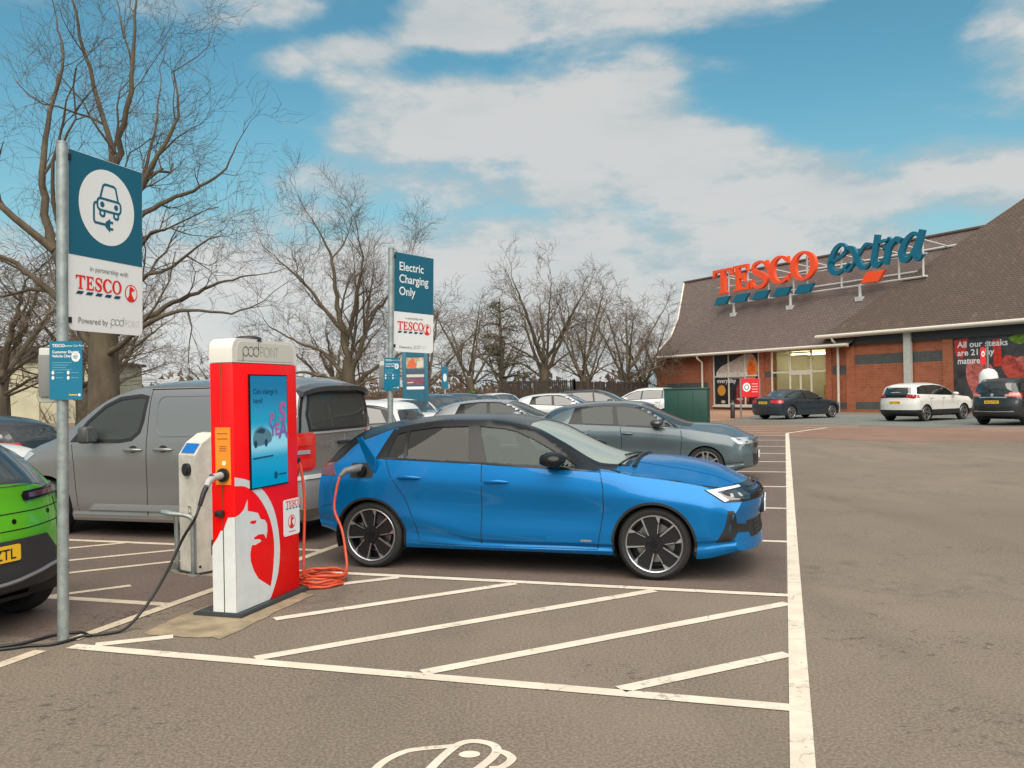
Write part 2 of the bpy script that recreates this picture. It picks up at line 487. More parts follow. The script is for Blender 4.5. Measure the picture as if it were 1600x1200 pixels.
dark_glass = mat('dark_glass', (.012, .015, .015), .04, 0, coat=1.0, spec=.8)

def asphalt_nodes(T, base, p, co):
    big = T.noise(co, .16, 4, .55); mid = T.noise(co, 1.1, 5, .62); fine = T.noise(co, 55, 3, .7); agg = T.new('ShaderNodeTexVoronoi'); agg.inputs['Scale'].default_value = 95
    T.l.new(co, agg.inputs['Vector'])
    c = T.mix(T.ramp(big, .35, .68), tuple(x * .76 for x in base) + (1,), tuple(x * 1.16 for x in base) + (1,))
    c = T.mix(T.math('MULTIPLY', T.ramp(mid, .42, .75), .5), c, tuple(x * .62 for x in base) + (1,))
    c = T.mix(T.math('MULTIPLY', T.ramp(fine, .42, .60), .75), c, tuple(min(1, x * 1.55) for x in base) + (1,))
    c = T.mix(T.math('MULTIPLY', T.ramp(agg.outputs['Distance'], .0, .28, 1, 0), .30), c, tuple(x * .45 for x in base) + (1,))
    gr = T.noise(co, 170, 2, .6)
    c = T.mix(T.math('MULTIPLY', T.ramp(gr, .54, .66), .55), c, tuple(x * .42 for x in base) + (1,))
    # worn blotches where the surface has lost its fines, and dark crumbs
    w1 = T.ramp(T.noise(co, .55, 3, .5), .50, .66); w2 = T.ramp(T.noise(co, 11, 4, .72), .55, .66)
    c = T.mix(T.math('MULTIPLY', T.math('MULTIPLY', w1, w2), .75), c, (.035, .032, .03, 1))
    vo = T.new('ShaderNodeTexVoronoi', feature='DISTANCE_TO_EDGE'); vo.inputs['Scale'].default_value = .33; T.l.new(T.vmath('ADD', co, T.vmath('MULTIPLY', T.noise(co, 1.3, 5, .65, out=1), (.9, .9, .9))), vo.inputs['Vector'])
    ck = T.math('MULTIPLY', T.ramp(vo.outputs['Distance'], .0, .004, 1, 0), T.ramp(T.noise(co, .35, 2, .5), .55, .62))
    c = T.mix(T.math('MULTIPLY', ck, .7), c, tuple(x * .3 for x in base) + (1,))
    sp = T.ramp(T.noise(co, 130, 2, .6), .72, .78)
    c = T.mix(T.math('MULTIPLY', sp, .35), c, (.5, .45, .38, 1))
    b_ = T.new('ShaderNodeBump'); b_.inputs['Strength'].default_value = .3; b_.inputs['Distance'].default_value = .004
    T.l.new(T.math('ADD', fine, T.math('MULTIPLY', agg.outputs['Distance'], .8)), b_.inputs['Height']); T.l.new(b_.outputs[0], p.inputs['Normal'])
    p.inputs['Roughness'].default_value = .88; p.inputs['Specular IOR Level'].default_value = .3
    return c

def asphalt(name, base, oil=True):
    m_ = mat(name, base, .9); T = NT(m_.node_tree); p = T.n['Principled BSDF']; co = T.objco()
    c = asphalt_nodes(T, base, p, co)
    if oil:
        tr = T.ramp(T.noise(T.mapping(co, rot=(0, 0, R(17.3)), scale=(1.1, .10, 1)), 1.0, 4, .6), .45, .72)
        c = T.mix(T.math('MULTIPLY', tr, .22), c, tuple(x * .58 for x in base) + (1,))
        st = T.math('MULTIPLY', T.ramp(T.noise(co, .42, 2, .5, 1.2), .60, .70), T.ramp(T.noise(co, 5, 4, .7), .40, .62))
        c = T.mix(T.math('MULTIPLY', st, .45), c, (.075, .075, .062, 1))
        e = T.ramp(T.noise(T.mapping(co, scale=(1, .5, 1)), .7, 3, .5), .62, .78)
        c = T.mix(T.math('MULTIPLY', e, .38), c, (.035, .036, .033, 1))
    T.l.new(c, p.inputs['Base Color']); return m_

def line_paint(name, col, wear=.5):
    m_ = mat(name, col, .75); T = NT(m_.node_tree); p = T.n['Principled BSDF']; co = T.objco()
    n_ = T.noise(co, 26, 5, .7); g = T.noise(co, 3.0, 3, .5)
    f = T.ramp(T.math('ADD', n_, T.math('MULTIPLY', T.math('SUBTRACT', g, .5), .7)), .66 - wear * .12, .80 - wear * .10)
    c = T.mix(T.ramp(T.noise(co, 5, 4, .6), .3, .7), tuple(x * .86 for x in col) + (1,), tuple(min(1, x * 1.04) for x in col) + (1,))
    c = T.mix(T.math('MULTIPLY', f, .7), c, (.24, .195, .15, 1))
    vo = T.new('ShaderNodeTexVoronoi', feature='DISTANCE_TO_EDGE'); vo.inputs['Scale'].default_value = 1.9; T.l.new(T.vmath('ADD', co, T.vmath('MULTIPLY', T.noise(co, 4, 3, .6, out=1), (.25, .25, .25))), vo.inputs['Vector'])
    ck = T.math('MULTIPLY', T.ramp(vo.outputs['Distance'], .0, .012, 1, 0), T.ramp(T.noise(co, .8, 2, .5), .48, .6))
    c = T.mix(T.math('MULTIPLY', ck, .8), c, (.09, .075, .06, 1))
    T.l.new(c, p.inputs['Base Color'])
    b_ = T.new('ShaderNodeBump'); b_.inputs['Strength'].default_value = .35; b_.inputs['Distance'].default_value = .004
    T.l.new(T.noise(co, 90, 3, .7), b_.inputs['Height']); T.l.new(b_.outputs[0], p.inputs['Normal'])
    return m_

m_ground = asphalt('asphalt', (.165, .131, .101))
m_bay = asphalt('worn_bay_asphalt', (.125, .092, .076))
m_red = asphalt('red_brown_surfacing', (.19, .115, .085), False)
m_teal = asphalt('faded_green_bay_paint', (.135, .145, .132), False)
m_line = line_paint('road_marking_paint', (.64, .56, .455), .66)
m_line_worn = line_paint('worn_road_marking_paint', (.56, .47, .35), .9)

# ---------------------------------------------------------------- axes of the car park: U across the bays, V along them
TU = R(17.3)
UX, UY = math.sin(TU), math.cos(TU)
VX, VY = UY, -UX
def uv(u, v, z=0.0): return (UX * u + VX * v, UY * u + VY * v, z)
def gz(y):
    t = min(1.0, max(0.0, (y - 14) / 16.0)); return .12 * t * t * (3 - 2 * t)
def uvg(u, v, dz=0.0):
    p = uv(u, v); return (p[0], p[1], gz(p[1]) + dz)
YAW_V = math.atan2(VY, VX)          # heading along +V
YAW_U = math.atan2(UY, UX)

# ---------------------------------------------------------------- ground
mb = MB()
ys = [-60, -20, 0, 6, 10, 14] + [14 + k for k in range(1, 18)] + [40, 60, 90, 150, 300, 900]
xs = [-900, -200, -60, -20, 0, 20, 60, 200, 900]
for y in ys:
    for x in xs: mb.v.append((x, y, gz(y)))
nx = len(xs)
for j in range(len(ys) - 1):
    for i in range(nx - 1): mb.f.append((j * nx + i, j * nx + i + 1, (j + 1) * nx + i + 1, (j + 1) * nx + i)); mb.m.append(0)
setp(obj('ground', mb, m_ground), kind='structure')

def sheet(name, pts, dz, m_, step=1.0):
    """a convex outline laid on the ground as strips that follow its rise"""
    y0 = min(p[1] for p in pts); y1 = max(p[1] for p in pts)
    cuts = [y for y in ([14 + k * 1.0 for k in range(0, 18)]) if y0 < y < y1]
    edges = [y0] + cuts + [y1]; b = MB()
    def clip(pl, a, sgn):
        o = []
        for i in range(len(pl)):
            p, q = pl[i], pl[(i + 1) % len(pl)]
            dp, dq = sgn * (p[1] - a), sgn * (q[1] - a)
            if dp >= 0: o.append(p)
            if dp * dq < 0:
                t = dp / (dp - dq); o.append((p[0] + (q[0] - p[0]) * t, p[1] + (q[1] - p[1]) * t))
        return o
    for k in range(len(edges) - 1):
        pl = clip(clip([p[:2] for p in pts], edges[k], 1), edges[k + 1], -1)
        if len(pl) >= 3:
            a = sum(pl[i][0] * pl[(i + 1) % len(pl)][1] - pl[(i + 1) % len(pl)][0] * pl[i][1] for i in range(len(pl)))
            if a < 0: pl = pl[::-1]
            b.add([(p[0], p[1], gz(p[1]) + dz) for p in pl], [tuple(range(len(pl)))])
    return setp(obj(name, b, m_), kind='structure')

sheet('pavement', [(4.2, 34.2), (7.4, 37.8), (10.3, 41.6), (13.3, 47.4), (19.2, 52.0), (14.0, 62.0), (2.0, 52.0)], .007, asphalt('paving', (.27, .155, .10), False))

def quad_uv(u0, u1, v0, v1): return [uv(u0, v0), uv(u1, v0), uv(u1, v1), uv(u0, v1)]

# darker, redder worn surfacing of the back bays and of the hatched bay
sheet('bay_surface', [uv(4.86, -4.72), uv(4.86, -16), uv(29, -16), uv(29, -4.72)], .002, m_bay)
sheet('bay_surface', [uv(7.4, -4.7), uv(7.4, -0.02), uv(29, -0.02), uv(29, -4.7)], .003, m_bay)
# red-brown crossing strip, faded green disabled bays and the paved apron in front of the shop
sheet('road', [(10.2, 24.6), (46, 15.0), (50, 20.0), (14.4, 31.2), (7.2, 37.5), (4.0, 34.0)], .004, m_red)
sheet('parking_bay_surface', [(14.6, 31.6), (50, 21.0), (54, 40.0), (21.5, 45.0), (13.4, 47.2), (10.4, 41.5)], .006, m_teal)

_line_n = [0]
def line_uv(a, b, w=.1, m_=None, dz=.0045):
    a, b = Vector(uv(*a)), Vector(uv(*b)); t = (b - a).normalized(); n_ = Vector((-t.y, t.x, 0)) * (w / 2)
    _line_n[0] += 1
    o = sheet('road_marking', [tuple(a - n_), tuple(b - n_), tuple(b + n_), tuple(a + n_)], dz + .0003 * (_line_n[0] % 7), m_ or m_line)
    return o
line_uv((-2.0, .048), (30.5, .048), .108)                       # long edge line of the aisle
line_uv((30.45, .048), (34.4, 1.45), .11)
line_uv((4.75, -4.62), (4.765, -.006), .105)
line_uv((7.318, -4.45), (7.322, -.006), .10)
for u in (9.855, 12.54, 15.25, 17.76, 19.95, 22.12, 24.4, 26.8, 29.2): line_uv((u, -4.67), (u, -.006), .10)
line_uv((4.82, -4.49), (5.12, -4.10), .10)                     # hatching beside the charger
line_uv((4.82, -3.24), (7.26, -1.06), .105)
line_uv((4.82, -2.09), (7.06, -.005), .105)
line_uv((4.82, -.90), (5.72, -.008), .105)
line_uv((5.70, -3.66), (7.26, -2.26), .10)
line_uv((6.90, -3.74), (7.26, -3.37), .10)
line_uv((4.88, -4.74), (40, -4.72), .10, m_line_worn)           # spine between the two rows
line_uv((-3, -4.76), (4.62, -4.75), .10, m_line_worn)
line_uv((5.86, -9.4), (5.90, -4.79), .10, m_line_worn)
line_uv((8.33, -9.4), (8.34, -4.79), .10, m_line_worn)
for u in (10.9, 13.4, 15.9, 18.4, 20.9, 23.4): line_uv((u, -9.4), (u, -4.79), .10, m_line_worn)
line_uv((5.92, -5.98), (6.42, -5.58), .085, m_line_worn)
line_uv((5.94, -7.3), (7.52, -5.9), .085, m_line_worn)
line_uv((5.94, -8.35), (8.29, -6.12), .085, m_line_worn)
line_uv((7.0, -8.45), (8.29, -7.28), .085, m_line_worn)
for k in range(5): line_uv((31.6 + k * 1.2, 6.0 + k * .3), (31.3 + k * 1.2, 16.0), .09, m_line_worn)
for k in range(4): line_uv((29.6 + k * 1.9, -4 + k * .5), (31.2 + k * 1.9, .6 + k * 1.0), .10, m_line_worn)

# concrete pads under the two chargers
def ragged(pts, seed, amp=.03, n=9):
    r_ = random.Random(seed); o = []
    for i in range(len(pts)):
        a, b = Vector(pts[i]), Vector(pts[(i + 1) % len(pts)])
        for k in range(n):
            q = a.lerp(b, k / n); o.append((q.x + r_.gauss(0, amp * .5), q.y + r_.gauss(0, amp * .5), 0))
    return o
for sd_, pl_ in ((1, [uv(5.12, -4.38), uv(5.14, -3.74), uv(6.5, -3.78), uv(6.55, -4.46)]), (2, [uv(6.95, -5.60), uv(6.90, -4.84), uv(7.7, -4.82), uv(7.75, -5.70)])):
    b = MB(); b.poly([(p[0], p[1], .0044) for p in ragged(pl_, sd_)])
    for i, f_ in enumerate(b.f):
        v0, v1, v2 = [Vector(b.v[k]) for k in f_]
        if (v1 - v0).cross(v2 - v0).z < 0: b.f[i] = f_[::-1]
    setp(obj('concrete_pad', b, concrete), kind='structure')

# painted car pictogram at the bottom edge
pic = MB()
def pic_pt(x, y):
    # ground coordinates (X, Y) of the outline of the pictogram
    return (x, y)
frg = ((0, 0, .003), (1, 0, 0), (0, 1, 0), (0, 0, 1))
pic.strip(smooth_path([(-.66, 3.70), (-.635, 3.90), (-.585, 4.015), (-.50, 4.095), (-.36, 4.125), (-.30, 4.135)], 4), .042, frg, .0)
pic.strip(smooth_path([(-.40, 3.86), (-.36, 3.98), (-.315, 4.09), (-.27, 4.165), (-.20, 4.185), (-.12, 4.14), (-.10, 4.06), (-.135, 3.96), (-.19, 3.86)], 4), .045, frg, .0006)
pic.strip(smooth_path([(-.10, 4.07), (-.055, 4.035), (-.03, 3.97), (-.075, 3.89), (-.13, 3.88)], 4), .042, frg, .0012)
pic.flat(ell(-.225, 4.035, .050, .038, 20), frg, .0006)
pic.strip([(-.66, 3.72), (-.67, 3.5), (-.62, 3.3)], .042, frg, .0003)
pic.strip([(-.40, 3.86), (-.46, 3.7), (-.5, 3.5)], .045, frg, .0009)
setp(obj('road_marking', pic, m_line), kind='structure')

# ---------------------------------------------------------------- supermarket: local x to the right along the front, y into the building
SX, SY = -0.4594, 0.8882            # facade direction, away from the camera
STORE_YAW = math.atan2(-SY, -SX)
J = (19.75, 52.25, .12)
store = thing('supermarket', 'brick supermarket with steep brown tiled roofs and large roof letters', 'supermarket', J, STORE_YAW)

def wall_uv(T): 
    x, y, z = T.sep(T.objco()); return T.comb(T.math('ADD', x, T.math('MULTIPLY', y, .97)), z, 0.0)
def brick_mat(name, c1, c2, mortar, sc=(1, 1)):
    m_ = mat(name, c1, .88); T = NT(m_.node_tree); p = T.n['Principled BSDF']
    b = T.new('ShaderNodeTexBrick'); T.l.new(wall_uv(T), b.inputs['Vector'])
    b.inputs['Color1'].default_value = (*c1, 1); b.inputs['Color2'].default_value = (*c2, 1); b.inputs['Mortar'].default_value = (*mortar, 1)
    b.inputs['Scale'].default_value = 1.0; b.inputs['Brick Width'].default_value = .45; b.inputs['Row Height'].default_value = .15; b.inputs['Mortar Size'].default_value = .014
    n_ = T.noise(T.objco(), 1.3, 5, .65); c = T.mix(T.math('MULTIPLY', T.ramp(n_, .4, .7), .5), b.outputs[0], tuple(x * .62 for x in c1) + (1,))
    n3 = T.noise(T.objco(), 7, 3, .6); c = T.mix(T.math('MULTIPLY', T.ramp(n3, .5, .72), .5), c, tuple(min(1, x * 1.7) for x in c2) + (1,))
    T.l.new(c, p.inputs['Base Color']); return m_
m_brick = brick_mat('red_brick', (.42, .125, .052), (.33, .085, .036), (.28, .17, .12))
m_brick_grey = brick_mat('grey_brick_band', (.095, .098, .092), (.072, .075, .072), (.11, .11, .105))
def tile_mat(name, c1, c2, rot=0):
    m_ = mat(name, c1, .85); T = NT(m_.node_tree); p = T.n['Principled BSDF']; co = T.objco()
    x, y, z = T.sep(co)
    b = T.new('ShaderNodeTexBrick'); T.l.new(T.comb(T.math('ADD', x, T.math('MULTIPLY', y, .3)), T.math('MULTIPLY', z, 1.3), 0.0), b.inputs['Vector'])
    b.inputs['Color1'].default_value = (*c1, 1); b.inputs['Color2'].default_value = (*c2, 1); b.inputs['Mortar'].default_value = tuple(q * .35 for q in c1) + (1,)
    b.inputs['Scale'].default_value = 1.0; b.inputs['Brick Width'].default_value = .26; b.inputs['Row Height'].default_value = .15; b.inputs['Mortar Size'].default_value = .016; b.inputs['Bias'].default_value = -.1
    n_ = T.noise(co, .45, 5, .6); c = T.mix(T.math('MULTIPLY', T.ramp(n_, .38, .7), .55), b.outputs[0], tuple(q * .68 for q in c2) + (1,))
    n3 = T.noise(T.mapping(co, scale=(1, 1, .35)), 3.2, 4, .65); c = T.mix(T.math('MULTIPLY', T.ramp(n3, .52, .74), .5), c, tuple(min(1, q * 1.55) for q in c1) + (1,))
    li = T.noise(co, 1.7, 4, .7); c = T.mix(T.math('MULTIPLY', T.ramp(li, .60, .72), .35), c, (.20, .19, .13, 1))
    T.l.new(c, p.inputs['Base Color'])
    bp = T.new('ShaderNodeBump'); bp.inputs['Strength'].default_value = .6; bp.inputs['Distance'].default_value = .04
    T.l.new(b.outputs['Fac'], bp.inputs['Height']); bp.invert = True; T.l.new(bp.outputs[0], p.inputs['Normal'])
    return m_
m_tile_a = tile_mat('mottled_roof_tile', (.140, .098, .083), (.175, .128, .115))
m_tile_b = tile_mat('brown_roof_tile', (.105, .070, .053), (.126, .086, .066))
m_cream = mat('cream_painted_metal', (.66, .61, .52), .45, var=.06)
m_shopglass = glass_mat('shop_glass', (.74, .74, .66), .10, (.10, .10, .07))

H0 = -.12
wl = MB()                                                        # front walls, local x = -s
def wbox(b, s0, s1, z0, z1, y0=0.0, y1=.35, mi=0): b.box(-s1, -s0, y0, y1, z0, z1, mi)
EL, EH = 3.93, 4.50                                              # eaves above local ground
# left range: s from 0 to 18, windows at 6.95..11.5 and 1.08..5.8
def banded(b, s0, s1, zt, bands, y0=0.0, y1=.35):
    z = H0
    for (a, c) in bands:
        wbox(b, s0, s1, z, a, y0, y1, 0); wbox(b, s0, s1, a, c, y0, y1, 1); z = c
    wbox(b, s0, s1, z, zt, y0, y1, 0)
bA = [(1.70, 2.10)]; bA2 = [(2.15, 2.57)]; bB = [(.14, .58), (2.75, 3.32)]
banded(wl, 11.5, 18.0, EL, [(1.55, 1.93)])
wbox(wl, 6.95, 11.5, H0, .28)
banded(wl, 5.82, 6.95, EL, bA2)
banded(wl, -.35, 1.06, EL, [(.14, .55), (2.2, 2.75)])
wbox(wl, 1.06, 5.82, 3.92, EL)
# right range, half a brick forward
banded(wl, -7.35, -.36, EH, bB, -.12, .23)
banded(wl, -30, -14.2, EH, bB, -.12, .23)
wbox(wl, -14.2, -7.35, H0, .30, -.12, .23); wbox(wl, -14.2, -7.35, 4.42, EH, -.12, .23)
# pilasters either side of the openings
for s_, zt, yy in ((17.55, EL, -.10), (11.85, EL, -.11), (6.7, EL, -.10), (1.0, EL, -.11)): wbox(wl, s_ - .22, s_ + .22, H0, zt - .02, yy, -.002, 0)
for s_ in (-.75, -7.1): wbox(wl, s_ - .28, s_ + .28, H0, EH - .02, -.24, -.122, 0)
# returns and back
wl.box(-18.35, -18.0, 0, 26, H0, EL, 0)
wl.box(-18, 40, 26, 26.35, H0, EL, 0)
wl.box(29.6, 30, .24, 26, H0, EL, 0)
obj('wall', wl, [m_brick, m_brick_grey], store)

def roof(name, corners, m_, thick=.14):
    b = MB(); P = [Vector(c) for c in corners]
    n_ = (P[1] - P[0]).cross(P[2] - P[0]).normalized()
    if n_.z < 0: n_ = -n_
    b.poly(P); k = len(P)
    o = obj(name, b, m_, store)
    return o
A = 1.1918                                                       # tangent of the roof pitch
rl = MB()
zl = EL + .02; zr_ = EL + .02 + (4.72 + .6) * A
front_l = [(-18.0, -.6, zl), (1.0, -.6, zl), (7.5, 4.72, zr_), (-20.6, 4.72, zr_), (-18.0, 1.95, zl + 2.55 * A), (-17.35, .70, zl + 1.3 * A)]
rl.poly(front_l)
rl.poly([(7.5, 4.72, zr_), (7.5, 10.1, zl), (-18.0, 10.1, zl), (-20.6, 4.72, zr_)])
rl.poly([(-18.0, -.6, zl), (-17.35, .70, zl + 1.3 * A), (-18.0, 1.95, zl + 2.55 * A), (-20.6, 4.72, zr_), (-18.0, 10.1, zl)])
rl.poly([(-18.0, -.6, zl - .12), (1.0, -.6, zl - .12), (1.0, .1, zl - .12), (-18.0, .1, zl - .12)])
lr = obj('roof', rl, m_tile_a, store)
rh = MB(); zh = EH + .02
def hp(m_): return (-(1.06 - 1.5 * (m_ + .6)), m_, zh + (m_ + .6) * A)
mt = 9.0
rh.poly([(-1.06, -.62, zh), (34, -.62, zh), (34, mt, zh + (mt + .6) * A), hp(mt)])
rh.poly([(-1.06, -.62, zh), hp(mt), (-1.06, 2 * mt + .6, zh)])
rh.poly([(34, mt, zh + (mt + .6) * A), (34, 2 * mt + .6, zh), (-1.06, 2 * mt + .6, zh), hp(mt)])
rh.poly([(-1.06, -.6, zh - .14), (34, -.6, zh - .14), (34, .1, zh - .14), (-1.06, .1, zh - .14)])
obj('roof', rh, m_tile_b, store)
rc = MB()
rc.tube([(7.5, 4.72, zr_ + .03), (-20.7, 4.72, zr_ + .03)], .11, 8)
obj('ridge_capping', rc, m_tile_b, store)
vb = MB()
vb.tube([(-18.03, -.62, zl + .02), (-17.4, .70, zl + 1.3 * A + .03), (-18.05, 1.95, zl + 2.55 * A + .03), (-20.65, 4.72, zr_ + .05)], .07, 6)
obj('verge_board', vb, m_cream, store)
gt = MB()
gt.tube([(-18.1, -.70, zl - .02), (1.0, -.70, zl - .02)], .10, 10)
gt.box(-18.0, 1.0, -.64, -.60, zl - .13, zl + .05)
obj('gutter', gt, m_cream, store, 60)
gt = MB()
gt.tube([(-1.35, -.74, zh - .02), (34, -.74, zh - .02)], .11, 10)
gt.box(-1.1, 34, -.67, -.62, zh - .16, zh + .05)
obj('gutter', gt, m_cream, store, 60)
for s_, ztop in ((12.55, zl), (.12, zh)):
    dp = MB(); dp.tube([(-s_ - .05, -.70, ztop - .08), (-s_ - .03, -.66, ztop - .28), (-s_, -.26, ztop - .55), (-s_, -.26, H0 + .02)], .075, 10)
    obj('downpipe', dp, m_cream, store, 50)
col = MB(); col.box(4.56, 5.00, -.42, -.24, H0, zh - .15)
obj('column', col, mat('pale_grey_column', (.50, .49, .44), .55, var=.08), store)
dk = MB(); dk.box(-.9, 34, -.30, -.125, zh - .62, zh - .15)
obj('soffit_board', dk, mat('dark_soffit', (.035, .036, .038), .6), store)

# entrance glazing
def frame(b, s0, s1, z0, z1, vs_, hs, y=-.02, t=.05, dpt=.08):
    for s_ in [s0, s1] + list(vs_): b.box(-s_ - t, -s_ + t, y - dpt, y, z0, z1)
    for z_ in [z0 + t, z1 - t] + list(hs): b.box(-s1, -s0, y - dpt - .003, y - .003, z_ - t, z_ + t)
fe = MB(); frame(fe, 1.10, 5.78, H0 + .02, 3.90, [4.18, 2.40], [2.46])
fe.box(-3.34, -3.24, -.10, -.02, H0 + .02, 2.4); fe.box(-4.18, -2.40, -.115, -.012, 2.28, 2.56)
en = obj('entrance_frame', fe, m_cream, store)
ge = MB(); ge.box(-5.76, -1.12, -.045, -.035, H0, 3.88)
obj('entrance_glass', ge, m_shopglass, store)
it = MB()
it.box(-5.8, -1.06, 6.0, 6.1, H0, 3.9, 0); it.box(-5.9, -5.82, .4, 6, H0, 3.9, 0); it.box(-1.04, -.96, .4, 6, H0, 3.9, 0); it.box(-5.8, -1.06, .4, 6, 3.8, 3.88, 1); it.box(-5.8, -1.06, .4, 6, H0 - .01, H0 + .01, 1)
it.box(-4.0, -2.6, 3.5, 3.9, 2.2, 3.3, 2); it.box(-5.2, -4.4, 4.0, 4.4, 0, 1.6, 2)
obj('lobby', it, [mat('lobby_wall', (.58, .54, .44), .8), mat('lobby_ceiling', (.6, .58, .45), .8), mat('lobby_panel', (.55, .36, .10), .7)], store)
strip_l = MB(); strip_l.box(-4.9, -1.6, 2.2, 2.5, 3.60, 3.66); strip_l.box(-5.2, -1.4, .9, 1.2, 3.60, 3.66); strip_l.box(-5.2, -1.4, 4.2, 4.5, 3.60, 3.66)
obj('strip_light', strip_l, mat('lit_strip', (.9, .88, .7), .5, emit=((1, .93, .76), 5.5)), store)

# poster window on the left
pw = MB()
PW = ((-11.5, -.03, 0), (1, 0, 0), (0, 0, 1), (0, -1, 0))
pw.flat([(0, .30), (4.55, .30), (4.55, 3.90), (0, 3.90)], PW, 0, 0)
pw.flat(smooth_path([(.25, 2.3), (.6, 2.95), (1.8, 3.35), (3.0, 3.75), (3.9, 3.75), (4.35, 3.1), (4.35, 2.5), (3.9, 2.05), (3.0, 2.15), (1.8, 2.2)], 4, True), PW, .004, 1)
pw.flat(ell(3.85, 2.85, .52, .72, 26), PW, .007, 2); pw.flat(ell(3.75, 2.75, .34, .52, 22), PW, .010, 3)
pw.flat([(2.1, .35), (2.3, 1.6), (2.5, 2.02), (4.5, 2.0), (4.5, 1.6), (3.2, .4)], PW, .004, 4)
pw.flat(ell(.75, 1.35, .42, .38, 26), PW, .006, 5)
pw.flat(ell(.9, .55, .22, .12, 14), PW, .006, 1); pw.flat(ell(2.6, .75, .35, .09, 14), PW, .007, 1)
put_text(pw, 'Baked fresh here', .25, 2.38, .42, PW, .012, 6, bold=.012, width=3.1)
put_text(pw, 'every day', .30, 1.88, .44, PW, .012, 6, bold=.012, width=1.95)
pposter = obj('window_poster', pw, [mat('poster_dark', (.022, .02, .024), .35, var=.6, vscale=3), mat('poster_bread', (.52, .42, .36), .5, var=.25, vscale=9), mat('poster_crust', (.72, .25, .06), .45, var=.3, vscale=8), mat('poster_orange', (.75, .13, .02), .45, var=.4, vscale=10), mat('poster_ember', (.22, .03, .025), .45, var=.7, vscale=3), mat('poster_badge', (.60, .27, .03), .5), white_p], store)
fw = MB(); frame(fw, 6.98, 11.5, .28, 3.92, [9.95, 8.30], [2.32], -.045, .045, .06)
obj('window_frame', fw, m_cream, store)
sill = MB(); sill.box(-11.6, -6.9, -.16, -.112, .18, .30)
obj('window_sill', sill, m_cream, store)

# steak poster on the right
sp = MB()
PS = ((7.35, -.15, 0), (1, 0, 0), (0, 0, 1), (0, -1, 0))
sp.flat([(0, .30), (6.85, .30), (6.85, 4.0), (0, 4.0)], PS, 0, 0)
sp.flat([(.1, 3.75), (.9, 3.95), (.75, 3.0), (.35, 2.75), (.15, 3.1)], PS, .004, 1)
sp.flat(smooth_path([(.9, 2.75), (1.9, 2.6), (2.4, 1.9), (2.2, 1.2), (1.5, .5), (1.1, 1.0), (.75, 1.9)], 4, True), PS, .004, 2)
sp.flat(smooth_path([(2.9, 2.9), (4.2, 2.5), (6.4, 1.9), (6.7, 1.2), (5.2, .9), (3.4, 1.5), (2.7, 2.2)], 4, True), PS, .005, 3)
sp.flat(smooth_path([(3.4, 2.6), (3.9, 2.8), (5.2, 2.1), (4.6, 1.95)], 4, True), PS, .008, 2)
sp.flat(smooth_path([(3.6, 1.4), (4.8, 1.7), (5.9, 1.1), (4.9, 1.3)], 4, True), PS, .008, 4)
sp.flat([(2.2, 3.7), (2.6, 3.75), (2.7, 2.4), (2.25, 2.35)], PS, .003, 1)
sp.flat(smooth_path([(3.0, 3.75), (3.6, 3.4), (4.1, 3.6), (4.4, 3.1), (4.6, 3.75), (4.9, 3.95), (3.9, 3.95)], 3, True), PS, .004, 5)
for ln, z_, w_ in (('All our steaks', 3.40, 2.72), ('are 21 day', 2.98, 2.02), ('matured', 2.56, 1.46)): put_text(sp, ln, .28, z_, .44, PS, .014, 6, bold=.02, width=w_)
obj('wall_poster', sp, [mat('steak_poster_dark', (.05, .047, .05), .35, var=.4, vscale=2), mat('steak_poster_red', (.55, .03, .015), .4, var=.3), mat('steak_poster_meat', (.48, .12, .10), .4, var=.45, vscale=5), mat('steak_poster_meat_dark', (.42, .06, .04), .4, var=.5, vscale=4), mat('steak_poster_char', (.04, .02, .02), .5), mat('steak_poster_leaf', (.13, .24, .015), .5, var=.4, vscale=6), white_p], store)

# roof letters on their steel frame
m_letred = mat('roof_letter_red', (.95, .085, .015), .45); m_letblue = mat('roof_letter_blue', (.004, .13, .21), .4)
FR = ((0, 1.5, -.12), (1, 0, 0), (0, 0, 1), (0, -1, 0))         # x = -s, z measured from the world's zero
sign = thing('roof_sign', 'large red and blue lettering on white steel frame above the brown roof', 'sign', J, STORE_YAW)
def letter_part(name, b, m_): return obj(name, b, m_, sign, 35)
def at_box(ch, s0, s1, z0, z1):
    b = MB(); w_ = {'T': .90, 'E': .76, 'S': .70, 'C': .90, 'O': .98}[ch]; h_ = z1 - z0
    serif_word(b, ch, -s0, z0, h_, FR, -.22, 0, 0, 0, (s0 - s1) / (w_ * h_)); return b
for ch, s0, s1, z0, z1 in (('T', 13.29, 11.20, 8.50, 10.30), ('E', 11.10, 9.50, 8.54, 10.34), ('S', 9.42, 7.68, 8.52, 10.36), ('C', 7.62, 5.68, 8.62, 10.40), ('O', 5.62, 3.38, 8.60, 10.40)):
    letter_part('letter', at_box(ch, s0, s1, z0, z1), m_letred)
for k in range(5):
    s0 = 13.25 - k * 1.983
    b = MB(); b.prism([(-s0, 7.74), (-s0 + 1.30, 7.74), (-s0 + 1.72, 8.28), (-s0 + .42, 8.28)], FR, -.22, 0)
    letter_part('stripe', b, m_letblue)
b = MB(); b.prism([(.08, 7.80), (1.35, 7.80), (1.86, 8.42), (.55, 8.42)], FR, -.22, 0); letter_part('stripe', b, m_letred)
def script(name, strokes):
    b = MB()
    for k, (pts, ws) in enumerate(strokes):
        path = smooth_path(pts, 6); n = len(path); wi = np.interp(np.linspace(0, 1, n), np.linspace(0, 1, len(ws)), ws)
        b.strip(path, list(wi), FR, .004 * k, 0, d0=-.22 - .004 * k)
    letter_part(name, b, m_letblue)
def SB(s0, s1, z0, z1): return lambda x, y: (-s0 + x * (s0 - s1), z0 + y * (z1 - z0))
